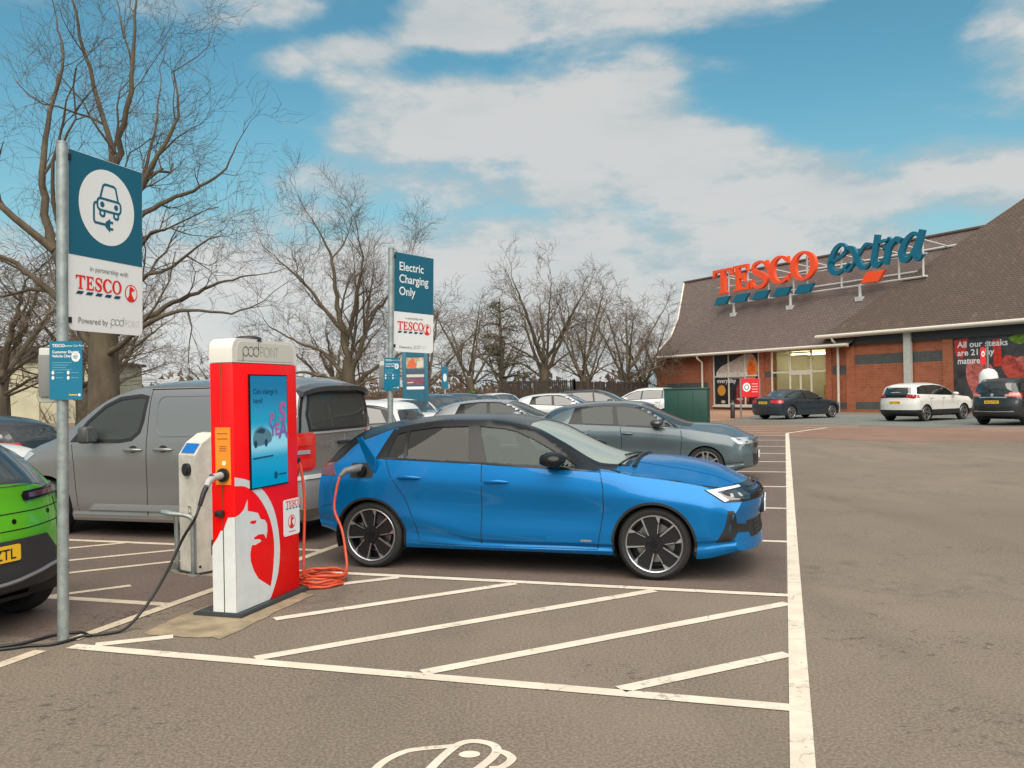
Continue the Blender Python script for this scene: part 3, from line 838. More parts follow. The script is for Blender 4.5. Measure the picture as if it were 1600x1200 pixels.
q = SB(2.48, .75, 8.62, 10.45)
script('letter', [([q(.10, .40), q(.45, .50), q(.80, .66), q(.84, .86), q(.64, .97), q(.40, .86), q(.20, .58), q(.14, .28), q(.30, .05), q(.60, .06), q(.98, .30)], [.14, .20, .22, .18, .20, .30, .38, .42, .34, .22, .12])])
q = SB(1.20, -.85, 8.68, 10.15)
script('letter', [([q(.02, .80), q(.18, .96), q(.34, .86), q(.48, .50), q(.62, .12), q(.80, .03), q(1.0, .22)], [.10, .22, .36, .40, .34, .22, .10]),
                  ([q(.02, .06), q(.20, .04), q(.48, .46), q(.80, .94), q(.98, .90)], [.26, .22, .16, .20, .28])])
q = SB(-.72, -1.85, 8.70, 10.55)
script('letter', [([q(.55, 1.0), q(.42, .62), q(.28, .24), q(.34, .04), q(.60, .04), q(.95, .22)], [.34, .36, .36, .32, .22, .10]),
                  ([q(-.10, .68), q(.40, .72), q(1.02, .78)], [.12, .16, .16])])
q = SB(-1.70, -2.98, 8.68, 10.12)
script('letter', [([q(.02, .62), q(.25, .92), q(.34, .96), q(.26, .52), q(.12, .02)], [.10, .20, .36, .38, .36]),
                  ([q(.22, .40), q(.48, .76), q(.74, .98), q(.98, .86)], [.14, .20, .26, .34])])
q = SB(-2.78, -4.40, 8.70, 10.30)
script('letter', [([q(.86, .82), q(.62, .94), q(.32, .74), q(.12, .36), q(.20, .06), q(.42, .10), q(.68, .46), q(.88, .90)], [.18, .22, .32, .40, .34, .22, .16, .14]),
                  ([q(.98, 1.02), q(.84, .60), q(.70, .20), q(.78, .02), q(1.0, .16)], [.34, .36, .36, .28, .10])])
sf = MB()
def rz(m_): return zl - 0.0 + (m_ + .6) * A                      # roof height above local ground at depth m
for s_ in (12.6, 11.9, 9.9, 7.9, 5.6, 4.4, 1.6, -1.1, -2.6, -4.2):
    sf.tube([(-s_, 1.80, 7.6), (-s_, 1.80, 10.0)], .06, 6)
    sf.tube([(-s_, 1.80, 9.7), (-s_, 4.0, rz(4.0))], .045, 6)
for s_ in (11.4, 5.9, .2): sf.tube([(-s_, 1.80, rz(1.8) - .05), (-s_, 1.80, 7.7)], .10, 8); sf.box(-s_ - .25, -s_ + .25, 1.62, 1.98, rz(1.75) - .1, rz(1.8) + .12)
sf.tube([(-13.2, 1.86, 7.62), (4.4, 1.86, 7.62)], .07, 6)
sf.tube([(-13.2, 1.86, 8.9), (4.4, 1.86, 8.9)], .05, 6)
sf.tube([(-7.0, 2.85, rz(2.75) + .12), (5.0, 2.85, rz(2.75) + .12)], .09, 8)
sf.tube([(-7.4, 3.9, rz(3.9) + .10), (7.0, 3.9, rz(3.9) + .10)], .08, 8)
obj('support_frame', sf, white_paint, sign, 50)
# ---------------------------------------------------------------- trees
def bark(name, a, b):
    m_ = mat(name, a, .92); T = NT(m_.node_tree); p = T.n['Principled BSDF']; co = T.objco()
    n_ = T.noise(T.mapping(co, scale=(1, 1, .4)), 3.0, 5, .65); g = T.noise(co, .8, 3, .5)
    c = T.mix(T.ramp(n_, .35, .68), a + (1,), b + (1,))
    c = T.mix(T.math('MULTIPLY', T.ramp(g, .5, .7), .6), c, (.075, .075, .03, 1))
    T.l.new(c, p.inputs['Base Color'])
    bp = T.new('ShaderNodeBump'); bp.inputs['Strength'].default_value = .5; bp.inputs['Distance'].default_value = .05
    T.l.new(T.noise(T.mapping(co, scale=(1, 1, .25)), 12, 4, .7), bp.inputs['Height']); T.l.new(bp.outputs[0], p.inputs['Normal'])
    return m_
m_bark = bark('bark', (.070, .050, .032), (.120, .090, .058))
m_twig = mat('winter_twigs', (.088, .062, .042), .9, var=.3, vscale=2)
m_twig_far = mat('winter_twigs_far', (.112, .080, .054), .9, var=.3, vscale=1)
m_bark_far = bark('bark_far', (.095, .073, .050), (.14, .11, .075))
m_brush = mat('brown_brushwood', (.125, .078, .050), .95, var=.4, vscale=.7)
m_needle = mat('dark_needles', (.040, .046, .022), .85, var=.5, vscale=1.5)
m_leafgreen = mat('evergreen_leaves', (.05, .085, .018), .7, var=.5, vscale=3)

class Tree:
    def __init__(self, seed, min_r=.006, seg=.55, gnarl=.22, up=.10, maxdepth=6, dens=1.0):
        self.r = random.Random(seed); self.tr = MB(); self.tw = MB(); self.min_r = min_r; self.seg = seg; self.gn = gnarl; self.up = up; self.md = maxdepth; self.dens = dens; self.k = 1.0; self.sx = 1.0
    def tube(self, pts, rads, thick):
        n = 8 if rads[0] > .09 else 5 if rads[0] > .03 else 3
        (self.tr if thick else self.tw).tube(pts, rads, n, 0, False)
    def limb(self, pts, r0, r1, depth, kids=True, side=1.0):
        """a limb along given points, then its own branches"""
        r0 *= self.k; r1 *= self.k
        P = [Vector(p) for p in smooth_path([(p[0] * (self.sx if p[0] > .3 else 1.0), p[1], p[2]) for p in pts], 4)]
        n = len(P)
        for i in range(1, n - 1):
            P[i] = P[i] + Vector([self.r.gauss(0, 1) for _ in range(3)]) * r0 * .22
        rads = [r0 + (r1 - r0) * (i / (n - 1)) ** .9 for i in range(n)]
        self.tube(P, rads, depth <= 1)
        if not kids: return P
        L = sum((P[i + 1] - P[i]).length for i in range(n - 1))
        m_ = max(3, int(L * 1.5 * self.dens * side))
        for k in range(m_):
            t = .18 + .82 * (k + self.r.random() * .8) / m_
            i = min(n - 2, int(t * (n - 1))); p = P[i].lerp(P[i + 1], t * (n - 1) - i)
            dr = (P[i + 1] - P[i]).normalized(); rr = rads[i]
            self.sprout(p, dr, rr * self.r.uniform(.35, .6), L * self.r.uniform(.25, .5) * (1.15 - .55 * t), depth + 1)
        self.sprout(P[-1], (P[-1] - P[-2]).normalized(), r1, L * .3, depth + 1, spread=.25)
        return P
    def sprout(self, p, dr, r0, L, depth, spread=.95):
        r_ = self.r
        a = r_.uniform(0, 6.283); ax = dr.orthogonal().normalized(); ax.rotate(Matrix.Rotation(a, 3, dr))
        d_ = (dr + ax * spread * r_.uniform(.6, 1.25)).normalized()
        self.grow(p, d_, max(r0, self.min_r), max(L, .5), depth)
    def grow(self, p, d_, r0, L, depth):
        r_ = self.r
        n = max(2, int(L / self.seg) + 1); st = L / n
        pts = [p.copy()]; rads = [r0]; dirs = [d_]
        for i in range(n):
            d_ = (d_ + Vector([r_.gauss(0, self.gn) for _ in range(3)]) + Vector((0, 0, self.up * (1.0 if d_.z < .8 else .1)))).normalized()
            p = p + d_ * st; pts.append(p.copy()); dirs.append(d_); rads.append(max(self.min_r * .6, r0 * (1 - .72 * (i + 1) / n)))
        self.tube(pts, rads, depth <= 1)
        if depth >= self.md or L < .28: return
        m_ = max(2, int(round((2.2 + L * 2.1) * self.dens)))
        for k in range(m_):
            t = .15 + .85 * (k + r_.random()) / m_
            i = min(n - 1, int(t * n))
            q = pts[i].lerp(pts[i + 1], min(1, t * n - i))
            self.sprout(q, dirs[i + 1], rads[i] * r_.uniform(.45, .72), L * r_.uniform(.32, .62) * (1.12 - .5 * t), depth + 1, .85)

def make_tree(name, label, tree, loc, trunk_m, twig_m, group=None, rotz=0.0):
    t = thing(name, label, 'tree', loc, rotz, group)
    obj('trunk', tree.tr, trunk_m, t, 180)
    if tree.tw.f: obj('crown', tree.tw, twig_m, t)
    return t

# the big bare tree behind the left-hand sign (local x right, y away, z up; stands 20 m off)
BT = Tree(11, .0040, .40, .21, .06, 6, .50); BT.k = .54; BT.sx = .70
BT.tr.tube([(0, 0, -.1), (.02, 0, .5), (.03, .02, 1.6), (.04, .0, 2.7), (.08, 0, 3.6)], [.50, .38, .34, .32, .27], 12, 0, False)
BT.limb([(.05, 0, 3.3), (.16, .1, 4.6), (.30, .15, 5.8), (.50, .0, 6.9), (1.1, -.2, 8.2), (1.3, -.2, 9.6), (1.35, 0, 11.0)], .30, .035, 0)
BT.limb([(.28, .15, 5.6), (.16, .3, 6.8), (.05, .5, 7.6), (-.35, .6, 9.0), (-.62, .4, 10.4), (-.8, .3, 11.3)], .20, .03, 1)
BT.limb([(-.06, 0, 3.2), (-.55, -.2, 4.2), (-.95, -.3, 5.2), (-1.15, -.2, 6.5), (-1.25, .2, 8.0), (-1.05, .5, 9.4), (-1.2, .6, 10.6)], .27, .03, 0)
BT.limb([(-.9, -.3, 5.0), (-1.8, -.6, 5.9), (-2.7, -.7, 6.9), (-3.6, -.5, 7.8), (-4.3, -.3, 9.0)], .17, .028, 1)
BT.limb([(-.05, 0, 2.7), (-.8, .4, 3.5), (-1.7, .6, 4.4), (-2.6, .8, 5.0), (-3.6, .7, 5.3), (-4.6, .4, 5.9)], .21, .03, 0)
BT.limb([(-1.5, .6, 4.2), (-2.3, 1.2, 4.3), (-3.4, 1.6, 4.2), (-4.6, 1.7, 4.4)], .12, .025, 1)
BT.limb([(.05, 0, 3.1), (.75, -.3, 3.8), (1.2, -.5, 4.7), (1.5, -.5, 6.0), (2.3, -.6, 7.0), (2.9, -.5, 7.9), (2.6, -.2, 9.0)], .23, .03, 0)
BT.limb([(1.4, -.5, 5.6), (2.1, -.2, 6.0), (3.0, .1, 6.4), (3.9, .2, 6.8), (4.4, .3, 7.5)], .13, .025, 1)
BT.limb([(.08, 0, 3.0), (.9, .3, 3.35), (1.8, .5, 3.75), (2.9, .5, 4.1), (3.9, .4, 4.35), (5.0, .3, 4.45)], .17, .025, 0)
BT.limb([(.06, 0, 2.6), (1.0, -.5, 2.85), (2.2, -.8, 3.35), (3.3, -.8, 3.55), (4.5, -.6, 3.5), (5.5, -.5, 3.75)], .15, .022, 0)
BT.limb([(1.0, -.3, 4.4), (1.9, -.9, 5.0), (2.8, -1.3, 5.25), (3.7, -1.3, 5.1)], .11, .02, 1)
BT.limb([(.1, 0, 3.4), (.2, .9, 4.6), (.0, 1.7, 6.2), (.4, 2.3, 8.0), (.6, 2.6, 9.6)], .2, .03, 0)
BT.limb([(0, 0, 3.3), (-.3, -.9, 4.6), (-.2, -1.6, 6.2), (.3, -2.0, 7.8)], .17, .03, 0)
make_tree('bare_tree', 'huge bare spreading tree towering behind the car and plug sign on the left', BT, (-9.35, 20.0, .02), m_bark, m_twig, 'bare winter trees')

# second large tree, behind the van
T2 = Tree(23, .0060, .45, .19, .08, 6, .66); T2.k = .72
T2.tr.tube([(0, 0, -.1), (0, 0, .6), (.05, 0, 1.6), (.0, 0, 2.6), (-.05, 0, 3.4)], [.48, .38, .33, .30, .25], 10, 0, False)
T2.limb([(-.05, 0, 3.2), (-.25, 0, 4.6), (-.5, .1, 5.8), (-.7, .2, 7.4), (-1.0, .2, 8.4), (-1.7, .1, 9.6)], .26, .035, 0)
T2.limb([(-.1, 0, 4.0), (.2, .2, 5.2), (.5, .2, 6.6), (.75, .1, 7.9), (.5, .0, 9.4)], .2, .03, 0)
T2.limb([(.02, 0, 2.5), (.5, -.1, 3.6), (1.0, -.1, 4.8), (1.7, 0, 5.8), (2.6, .1, 6.7), (3.0, .2, 7.6)], .22, .03, 0)
T2.limb([(.9, -.1, 4.6), (1.0, .3, 6.0), (1.3, .4, 7.4)], .13, .03, 1)
T2.limb([(-.2, 0, 4.6), (-.9, -.2, 5.4), (-1.8, -.3, 6.5), (-2.7, -.4, 7.3), (-3.4, -.3, 7.9)], .17, .03, 0)
T2.limb([(0, 0, 2.4), (-.7, .1, 3.2), (-1.6, .2, 3.9), (-2.8, .2, 4.3), (-3.9, .1, 4.9)], .18, .03, 0)
T2.limb([(0, 0, 1.9), (-.7, -.2, 2.5), (-1.7, -.3, 2.8), (-2.9, -.3, 2.85), (-3.6, -.2, 3.1)], .17, .025, 0)
T2.limb([(0, 0, 1.8), (.6, .2, 2.5), (1.4, .3, 3.1), (2.4, .2, 3.5), (3.3, .2, 4.4)], .17, .03, 0)
T2.limb([(0, 0, 1.4), (.5, -.4, 2.1), (1.2, -.6, 2.5), (2.3, -.6, 2.6)], .13, .025, 0)
T2.limb([(0, 0, 3.0), (.1, .9, 4.2), (.2, 1.6, 6.0), (.0, 2.0, 7.8)], .17, .03, 0)
make_tree('bare_tree', 'medium bare tree with ascending limbs rising behind the grey van and the charging-only sign', T2, (-5.95, 32.0, .12), m_bark, m_twig, 'bare winter trees').scale = (.74, .80, .83)

# farther trees: three grown forms, copied with their own size and turn
def far_form(seed, h, spread, forks, r0, dens=.62, md=5):
    t = Tree(seed, .0100, .7, .19, .09, md, dens); t.k = .85; rr = t.r
    t.tr.tube([(0, 0, -.2), (0, 0, h * .1), (.05, 0, h * .22), (.0, .05, h * .3)], [r0 * 1.25, r0, r0 * .9, r0 * .8], 8, 0, False)
    for k in range(forks):
        a = 6.283 * k / forks + rr.uniform(-.4, .4); sp_ = spread * rr.uniform(.45, 1.0); z0 = h * rr.uniform(.20, .34); top = h * rr.uniform(.78, 1.0) * (1 - .18 * sp_ / spread)
        c, s = math.cos(a), math.sin(a)
        t.limb([(0, 0, z0), (c * sp_ * .28, s * sp_ * .28, z0 + (top - z0) * .25), (c * sp_ * .55, s * sp_ * .55, z0 + (top - z0) * .55), (c * sp_ * .8, s * sp_ * .8, z0 + (top - z0) * .8), (c * sp_, s * sp_, top)], r0 * rr.uniform(.42, .62), .03, 0)
    for k in range(3):
        a = rr.uniform(0, 6.28); c, s = math.cos(a), math.sin(a); z0 = h * rr.uniform(.2, .3)
        t.limb([(0, 0, z0), (c * spread * .5, s * spread * .5, z0 + h * .1), (c * spread, s * spread, z0 + h * .16)], r0 * .35, .03, 0)
    return t
forms = [far_form(5, 11.5, 3.6, 6, .36), far_form(8, 10.5, 2.6, 5, .26), far_form(15, 9.0, 2.4, 4, .2, .7)]
fmesh = []
for f_ in forms:
    a = bpy.data.meshes.new('far_tree_trunk'); a.from_pydata([tuple(v) for v in f_.tr.v], [], f_.tr.f); a.materials.append(m_bark_far); a.update()
    b = bpy.data.meshes.new('far_tree_crown'); b.from_pydata([tuple(v) for v in f_.tw.v], [], f_.tw.f); b.materials.append(m_twig_far); b.update()
    fmesh.append((a, b))
def px_at(x, Y):                                                  # bearing of a tree as X at distance Y (ground plan)
    return (x, Y)
far_spots = [
 # X at Y, form, scale(xy,z), label
 (2.35, 62, 0, (1.0, .98), 'tallest bare tree in the row behind the slat fence, dividing into many upright limbs'),
 (4.9, 60, 1, (1.05, .93), 'narrow bare tree beside the tallest one behind the slat fence'),
 (8.2, 62, 1, (1.25, .85), 'rounded bare tree behind the right part of the slat fence'),
 (10.0, 66, 2, (1.1, .80), 'short bare tree nearest the supermarket wall behind the slat fence'),
 (6.5, 74, 2, (1.1, 1.0), 'slim bare tree seen between two larger crowns behind the slat fence'),
 (-2.8, 58, 1, (1.15, .80), 'bare tree with thin upright limbs to the right of the small round-disc sign'),
 (-5.0, 52, 2, (1.2, .86), 'brownish bare tree to the right of the charging-only sign'),
 (-1.0, 78, 0, (.9, .75), 'faint bare tree behind the dark conifer'),
 (-11.0, 55, 0, (1.0, .62), 'broad low bare tree seen past the van roof to the left of the charging-only sign'),
 (-15.9, 48, 2, (1.0, .52), 'small bare sapling above the van roof to the left of the red charger'),
 (-19.5, 40, 0, (1.1, .58), 'low spreading bare tree between the trunk of the huge tree and the van roof'),
 (-21.0, 36, 1, (1.4, .72), 'bare tree in front of the cream shed at the left edge'),
 (-17.0, 29, 2, (1.5, .80), 'twiggy bare tree in front of the cream shed nearest the left edge sign'),
 (13.2, 78, 1, (1.1, .72), 'bare tree peeping over the left verge of the supermarket roof'),
 (-24.0, 52, 0, (1.2, .85), 'tall bare tree farthest left behind the cream shed'),
]
for X, Y, k, (sxy, sz), lab in far_spots:
    t = thing('bare_tree', lab, 'tree', (X, Y, .12), (X * 7.3 + Y) % 6.28, 'bare winter trees')
    t.scale = (sxy, sxy, sz)
    for nm, me in (('trunk', fmesh[k][0]), ('crown', fmesh[k][1])):
        c = bpy.data.objects.new(nm, me); COL.objects.link(c); c.parent = t

# dark conifer
rr = random.Random(3)
cn = MB(); ct = MB()
ct.tube([(0, 0, -.1), (.1, 0, 3), (.0, .1, 6), (0, 0, 8.0)], [.22, .17, .1, .03], 7)
for k in range(34):
    z = 2.2 + 5.6 * (k / 34) + rr.uniform(-.2, .2); L = (2.9 - .30 * (z - 2)) * rr.uniform(.5, 1.1); a = rr.uniform(0, 6.28)
    c, s = math.cos(a), math.sin(a); tip = Vector((c * L, s * L, z + rr.uniform(-.3, .5)))
    ct.tube([(0, 0, z), tuple(Vector((0, 0, z)).lerp(tip, .6) + Vector((0, 0, .15))), tuple(tip)], [.06, .04, .015], 4)
    for j in range(70):
        p = Vector((0, 0, z)).lerp(tip, rr.uniform(.3, 1.08)) + Vector((rr.gauss(0, .28), rr.gauss(0, .28), rr.gauss(.05, .16)))
        d_ = Vector((rr.gauss(0, 1), rr.gauss(0, 1), rr.gauss(.3, .6))).normalized() * rr.uniform(.10, .24); w_ = d_.orthogonal().normalized() * .035
        cn.add([tuple(p - w_), tuple(p + w_), tuple(p + d_)], [(0, 1, 2)])
t = thing('conifer', 'dark ragged conifer among the bare trees left of the slat fence', 'tree', (-.75, 60, .12))
obj('trunk', ct, m_bark_far, t, 180); obj('crown', cn, m_needle, t)

# brown brushwood along the far edge: uncountable twigs
rr = random.Random(9)
bw = MB()
def brush(x, y, n, h, w):
    for _ in range(n):
        p = Vector((x + rr.gauss(0, w), y + rr.gauss(0, w * .7), rr.uniform(0, .5)))
        d_ = Vector((rr.gauss(0, .5), rr.gauss(0, .4), 1)).normalized(); L = h * rr.uniform(.35, 1.0)
        e1 = p + d_ * L * .5; e2 = p + d_ * L + Vector((rr.gauss(0, .3), 0, rr.uniform(-.3, .1)))
        bw.tube([p, e1, e2], [.028, .022, .008], 3, 0, False)
for k in range(210):
    x = -33 + 47 * (k / 210) + rr.uniform(-.5, .5); y = 66 + rr.uniform(-3, 9)
    if x < -2.5: y -= 6
    brush(x, y, 42, rr.uniform(1.6, 2.9) * (1.0 if x > -8 else .85), .7)
setp(obj('undergrowth', bw, m_brush), label='tangle of brown leafless brushwood along the far edge behind the parked cars', kind='stuff')
hg = MB()
for k in range(2600):
    x = rr.uniform(-34, 12); y = 75 + rr.uniform(0, 6); z = rr.uniform(0, 1) ** 1.3 * (2.6 + .7 * math.sin(x * .8) + .4 * math.sin(x * 2.3))
    d_ = Vector((rr.gauss(0, 1), rr.gauss(0, .3), rr.gauss(0, 1))).normalized() * rr.uniform(.3, .65); w_ = Vector((-d_.z, .1, d_.x)).normalized() * rr.uniform(.12, .35)
    p = Vector((x, y, z + .1)); hg.add([tuple(p - w_), tuple(p + d_ * .4 - w_ * .3), tuple(p + d_), tuple(p + w_)], [(0, 1, 2, 3)])
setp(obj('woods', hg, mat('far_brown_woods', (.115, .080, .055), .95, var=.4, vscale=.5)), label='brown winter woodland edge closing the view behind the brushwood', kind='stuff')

def shrub(x, y, h, w, lab, n=700, seed=1):
    r2 = random.Random(seed); b = MB()
    t = thing('shrub', lab, 'shrub', (x, y, .12))
    for _ in range(n):
        a = r2.uniform(0, 6.28); rad = w * math.sqrt(r2.random()); z = h * r2.random() ** .8
        rad *= max(.2, 1 - (z / h) ** 2.2 * .75)
        p = Vector((rad * math.cos(a), rad * math.sin(a), z)); d_ = Vector((r2.gauss(0, 1), r2.gauss(0, 1), r2.gauss(.2, .8))).normalized() * r2.uniform(.08, .2); w_ = d_.orthogonal().normalized() * .05
        b.add([tuple(p - w_), tuple(p + d_ * .6 - w_ * .6), tuple(p + d_), tuple(p + w_)], [(0, 1, 2, 3)])
    s_ = MB()
    for k in range(6):
        a = r2.uniform(0, 6.28); s_.tube([(0, 0, -.05), (w * .4 * math.cos(a), w * .4 * math.sin(a), h * .45), (w * .6 * math.cos(a + .3), w * .6 * math.sin(a + .3), h * .8)], [.03, .02, .01], 4)
    obj('stem', s_, m_bark_far, t); obj('foliage', b, m_leafgreen, t)
shrub(-2.3, 52, 1.55, .8, 'rounded green evergreen shrub left of the slat fence', 900, 4)
shrub(.2, 53, 1.3, .5, 'small yellowish-green shrub at the left end of the slat fence', 500, 6)

# slat fence
fn = thing('slat_fence', 'dark brown vertical slat fence enclosing a yard beside the supermarket', 'fence', (0, 0, .12))
m_slat = mat('dark_slat', (.040, .030, .024), .8, var=.3, vscale=2)
def fence_run(a, b, h, pitch, slat_w, gap_mod):
    a, b = Vector(a), Vector(b); L = (b - a).length; t = (b - a).normalized(); n_ = Vector((-t.y, t.x, 0))
    pn, po, rl_ = MB(), MB(), MB()
    k = 0; s = .05
    while s < L:
        q = a + t * s; w_ = t * slat_w / 2; th = n_ * .012
        if (k % gap_mod) != gap_mod - 1:
            v = [q - w_ - th, q + w_ - th, q + w_ + th, q - w_ + th]
            pn.add([tuple(p) for p in v] + [tuple(p + Vector((0, 0, h))) for p in v], [(0, 1, 5, 4), (1, 2, 6, 5), (2, 3, 7, 6), (3, 0, 4, 7), (4, 5, 6, 7)])
        s += pitch; k += 1
    for z in (.4, h * .55, h - .12):
        rl_.tube([a + Vector((0, 0, z)) + n_ * .05, b + Vector((0, 0, z)) + n_ * .05], .035, 4)
    obj('slat_panel', pn, m_slat, fn); obj('rail', rl_, m_slat, fn)
    m_ = max(1, int(L / 2.4))
    for i in range(m_ + 1):
        q = a.lerp(b, i / m_); p_ = MB(); p_.box(q.x - .06, q.x + .06, q.y - .06, q.y + .06, -.05, h + .05)
        obj('post', p_, m_slat, fn)
fence_run((-.7, 52, 0), (3.5, 49.0, 0), 2.15, .135, .10, 9)
fence_run((3.5, 49.0, 0), (10.2, 66.0, 0), 2.05, .19, .12, 7)

# cream industrial shed far left
shd = thing('industrial_shed', 'cream profiled-metal industrial shed behind the trees at the left edge', 'building', (-34, 56, .12), R(10))
w_ = MB(); w_.box(-16, 6.6, 0, 14, -.2, 4.0)
m_shed = mat('cream_cladding', (.46, .42, .29), .7, var=.1, vscale=1)
obj('wall', w_, m_shed, shd)
w_ = MB(); w_.box(-16.3, 3.4, -.3, 14.3, 4.0, 5.0); w_.box(3.4, 6.9, -.2, 14.2, 4.0, 4.2)
obj('roof', w_, mat('dark_roof_edge', (.035, .028, .024), .7), shd)
w_ = MB()
for k in range(6): w_.box(-15 + k * 3.7, -14.96 + k * 3.7, -.03, .0, -.1, 4.05)
obj_split('panel_joint', w_, mat('joint', (.2, .18, .13), .8), shd)
# ---------------------------------------------------------------- car bodies
def pchip(pts, x):
    xs_ = np.array([p[0] for p in pts], float); ys_ = np.array([p[1] for p in pts], float); x = np.asarray(x, float)
    n = len(xs_)
    if n == 1: return np.full_like(x, ys_[0])
    h = np.diff(xs_); dl = np.diff(ys_) / h; m_ = np.zeros(n)
    m_[0], m_[-1] = dl[0], dl[-1]
    for i in range(1, n - 1):
        if dl[i - 1] * dl[i] > 0:
            w1, w2 = 2 * h[i] + h[i - 1], h[i] + 2 * h[i - 1]; m_[i] = (w1 + w2) / (w1 / dl[i - 1] + w2 / dl[i])
    i = np.clip(np.searchsorted(xs_, x) - 1, 0, n - 2); t = np.clip((x - xs_[i]) / h[i], 0, 1)
    return (ys_[i] * (1 + 2 * t) * (1 - t) ** 2 + m_[i] * h[i] * t * (1 - t) ** 2 + ys_[i + 1] * t * t * (3 - 2 * t) - m_[i + 1] * h[i] * t * t * (1 - t))

KEYN = [2, 2, 3, 3, 3, 4, 6, 5, 12, 8, 6]
KEYS_SHARP = [1, 1, .7, .55, .5, .7, .3, .45, .75, .6, .3, .0]
class Body:
    def __init__(self, C, ds=.045, front=None, rear=None, rF=(.30, 2.4), rR=(.22, 2.6), f0=.55, r0=.45):
        s0, s1 = C['s']; n = int((s1 - s0) / ds) + 1; S = np.linspace(s0, s1, n)
        g = lambda k: pchip(C[k], S)
        zb, zs, zt, zr_, yr, ys_, yc, zc, ym, zm, yl, zl_ = [g(k) for k in ('zb', 'zs', 'zt', 'zr', 'yr', 'ys', 'yc', 'zc', 'ym', 'zm', 'yl', 'zl')]
        yp, zp = g('yp'), g('zp')
        Z0 = np.zeros(n)
        K = [(Z0, zb), (yl - .12, zb), (yl - .025, zb + .012), (yl, zl_), (.5 * (yl + yp) - C.get('tuck', .02), .5 * (zl_ + zp)), (yp, zp), (ym, zm), (yc, zc), (ys_, zs), (yr, zr_), (yr * .56, zr_ + (zt - zr_) * C.get('arc', .76)), (Z0, zt)]
        P = np.stack([np.stack([a, b], -1) for a, b in K], 1)      # n,12,2
        rows = []; self.key_row = []
        m_ = P.shape[1]
        for i in range(m_ - 1):
            p1, p2 = P[:, i], P[:, i + 1]
            p0 = P[:, i - 1] if i > 0 else p1; p3 = P[:, i + 2] if i + 2 < m_ else p2
            def tang(a, b, c, shp, right):
                la = np.linalg.norm(b - a, axis=-1, keepdims=True) + 1e-6; lc = np.linalg.norm(c - b, axis=-1, keepdims=True) + 1e-6
                cm = ((b - a) / la * lc + (c - b) / lc * la) / (la + lc)
                sd_ = (c - b) / lc if right else (b - a) / la
                return cm * (1 - shp) + sd_ * shp
            L = np.linalg.norm(p2 - p1, axis=-1, keepdims=True)
            t1 = tang(p0, p1, p2, KEYS_SHARP[i] if i > 0 else 1, True) * L; t2 = tang(p1, p2, p3, KEYS_SHARP[i + 1] if i + 2 < m_ else 0, False) * L
            if i + 2 == m_: t2 = np.stack([-L[:, 0], 0 * L[:, 0]], -1)
            self.key_row.append(len(rows)); kn = KEYN[i]
            for k in range(kn):
                t = k / kn
                rows.append(p1 * (1 + 2 * t) * (1 - t) ** 2 + t1 * t * (1 - t) ** 2 + p2 * t * t * (3 - 2 * t) - t2 * t * t * (1 - t))
        self.key_row.append(len(rows)); rows.append(P[:, -1])
        H_ = np.stack(rows, 1)                                     # n,M,2
        M_ = H_.shape[1]; self.M = M_; self.n = n; self.S = S
        Wd = float(np.max(ys_)) + .05
        self.pf = front or [(.2, .07), (.32, .01), (.5, .0), (.62, .02), (.72, .01), (.85, .10)]
        self.pr = rear or [(.25, .10), (.42, .01), (.6, .0), (.8, .03), (.95, .08), (1.2, .2)]
        def xmap(s, y, z):
            t = np.clip((s - (s1 - f0)) / f0, 0, 1); t = t * t * (2 - t)
            q = np.clip(((s0 + r0) - s) / r0, 0, 1); q = q * q * (2 - q)
            fx = pchip(self.pf, z) + rF[0] * (np.abs(y) / Wd) ** rF[1]; rx = pchip(self.pr, z) + rR[0] * (np.abs(y) / Wd) ** rR[1]
            return s - t * fx + q * rx
        V = np.zeros((n, 2 * M_ - 2, 3))
        for side, cols in ((1, range(M_)), (-1, range(M_ - 2, 0, -1))):
            for j in cols:
                y = H_[:, j, 0] * side; z = H_[:, j, 1]
                jj = j if side > 0 else 2 * M_ - 2 - j
                V[:, jj, 0] = xmap(S, y, z); V[:, jj, 1] = y; V[:, jj, 2] = z
        ring = 2 * M_ - 2
        v = V.reshape(-1, 3).tolist(); f = []; row = []
        for i in range(n - 1):
            for j in range(ring):
                j2 = (j + 1) % ring
                f.append((i * ring + j, i * ring + j2, (i + 1) * ring + j2, (i + 1) * ring + j)[::-1]); row.append(min(j, ring - j - 1) if True else j)
        # end caps: rows joining left and right at each height
        cs = 14
        for end, s_, flip in ((0, s0, False), (n - 1, s1, True)):
            k0 = self.key_row[1]; prev = None
            for j in range(k0, M_):
                y, z = H_[end, j]
                if j == M_ - 1:
                    cur = [end * ring + j]
                else:
                    cur = [end * ring + j]
                    for c in range(1, cs):
                        yy = y * (1 - 2 * c / cs); v.append([float(xmap(np.array(s_), np.array(yy), np.array(z))), yy, z]); cur.append(len(v) - 1)
                    cur.append(end * ring + (ring - j))
                if prev is not None:
                    if len(cur) == 1:
                        for c in range(cs): q_ = (prev[c], prev[c + 1], cur[0]); f.append(q_ if flip else q_[::-1]); row.append(-1)
                    else:
                        for c in range(cs):
                            q_ = (prev[c], prev[c + 1], cur[c + 1], cur[c]); f.append(q_ if flip else q_[::-1]); row.append(-1)
                prev = cur
        self.v = v; self.f = f; self.row = row; self.mi = [0] * len(f)
        self.bvh = BVHTree.FromPolygons([Vector(p) for p in v], f)
        self.s0, self.s1 = s0, s1
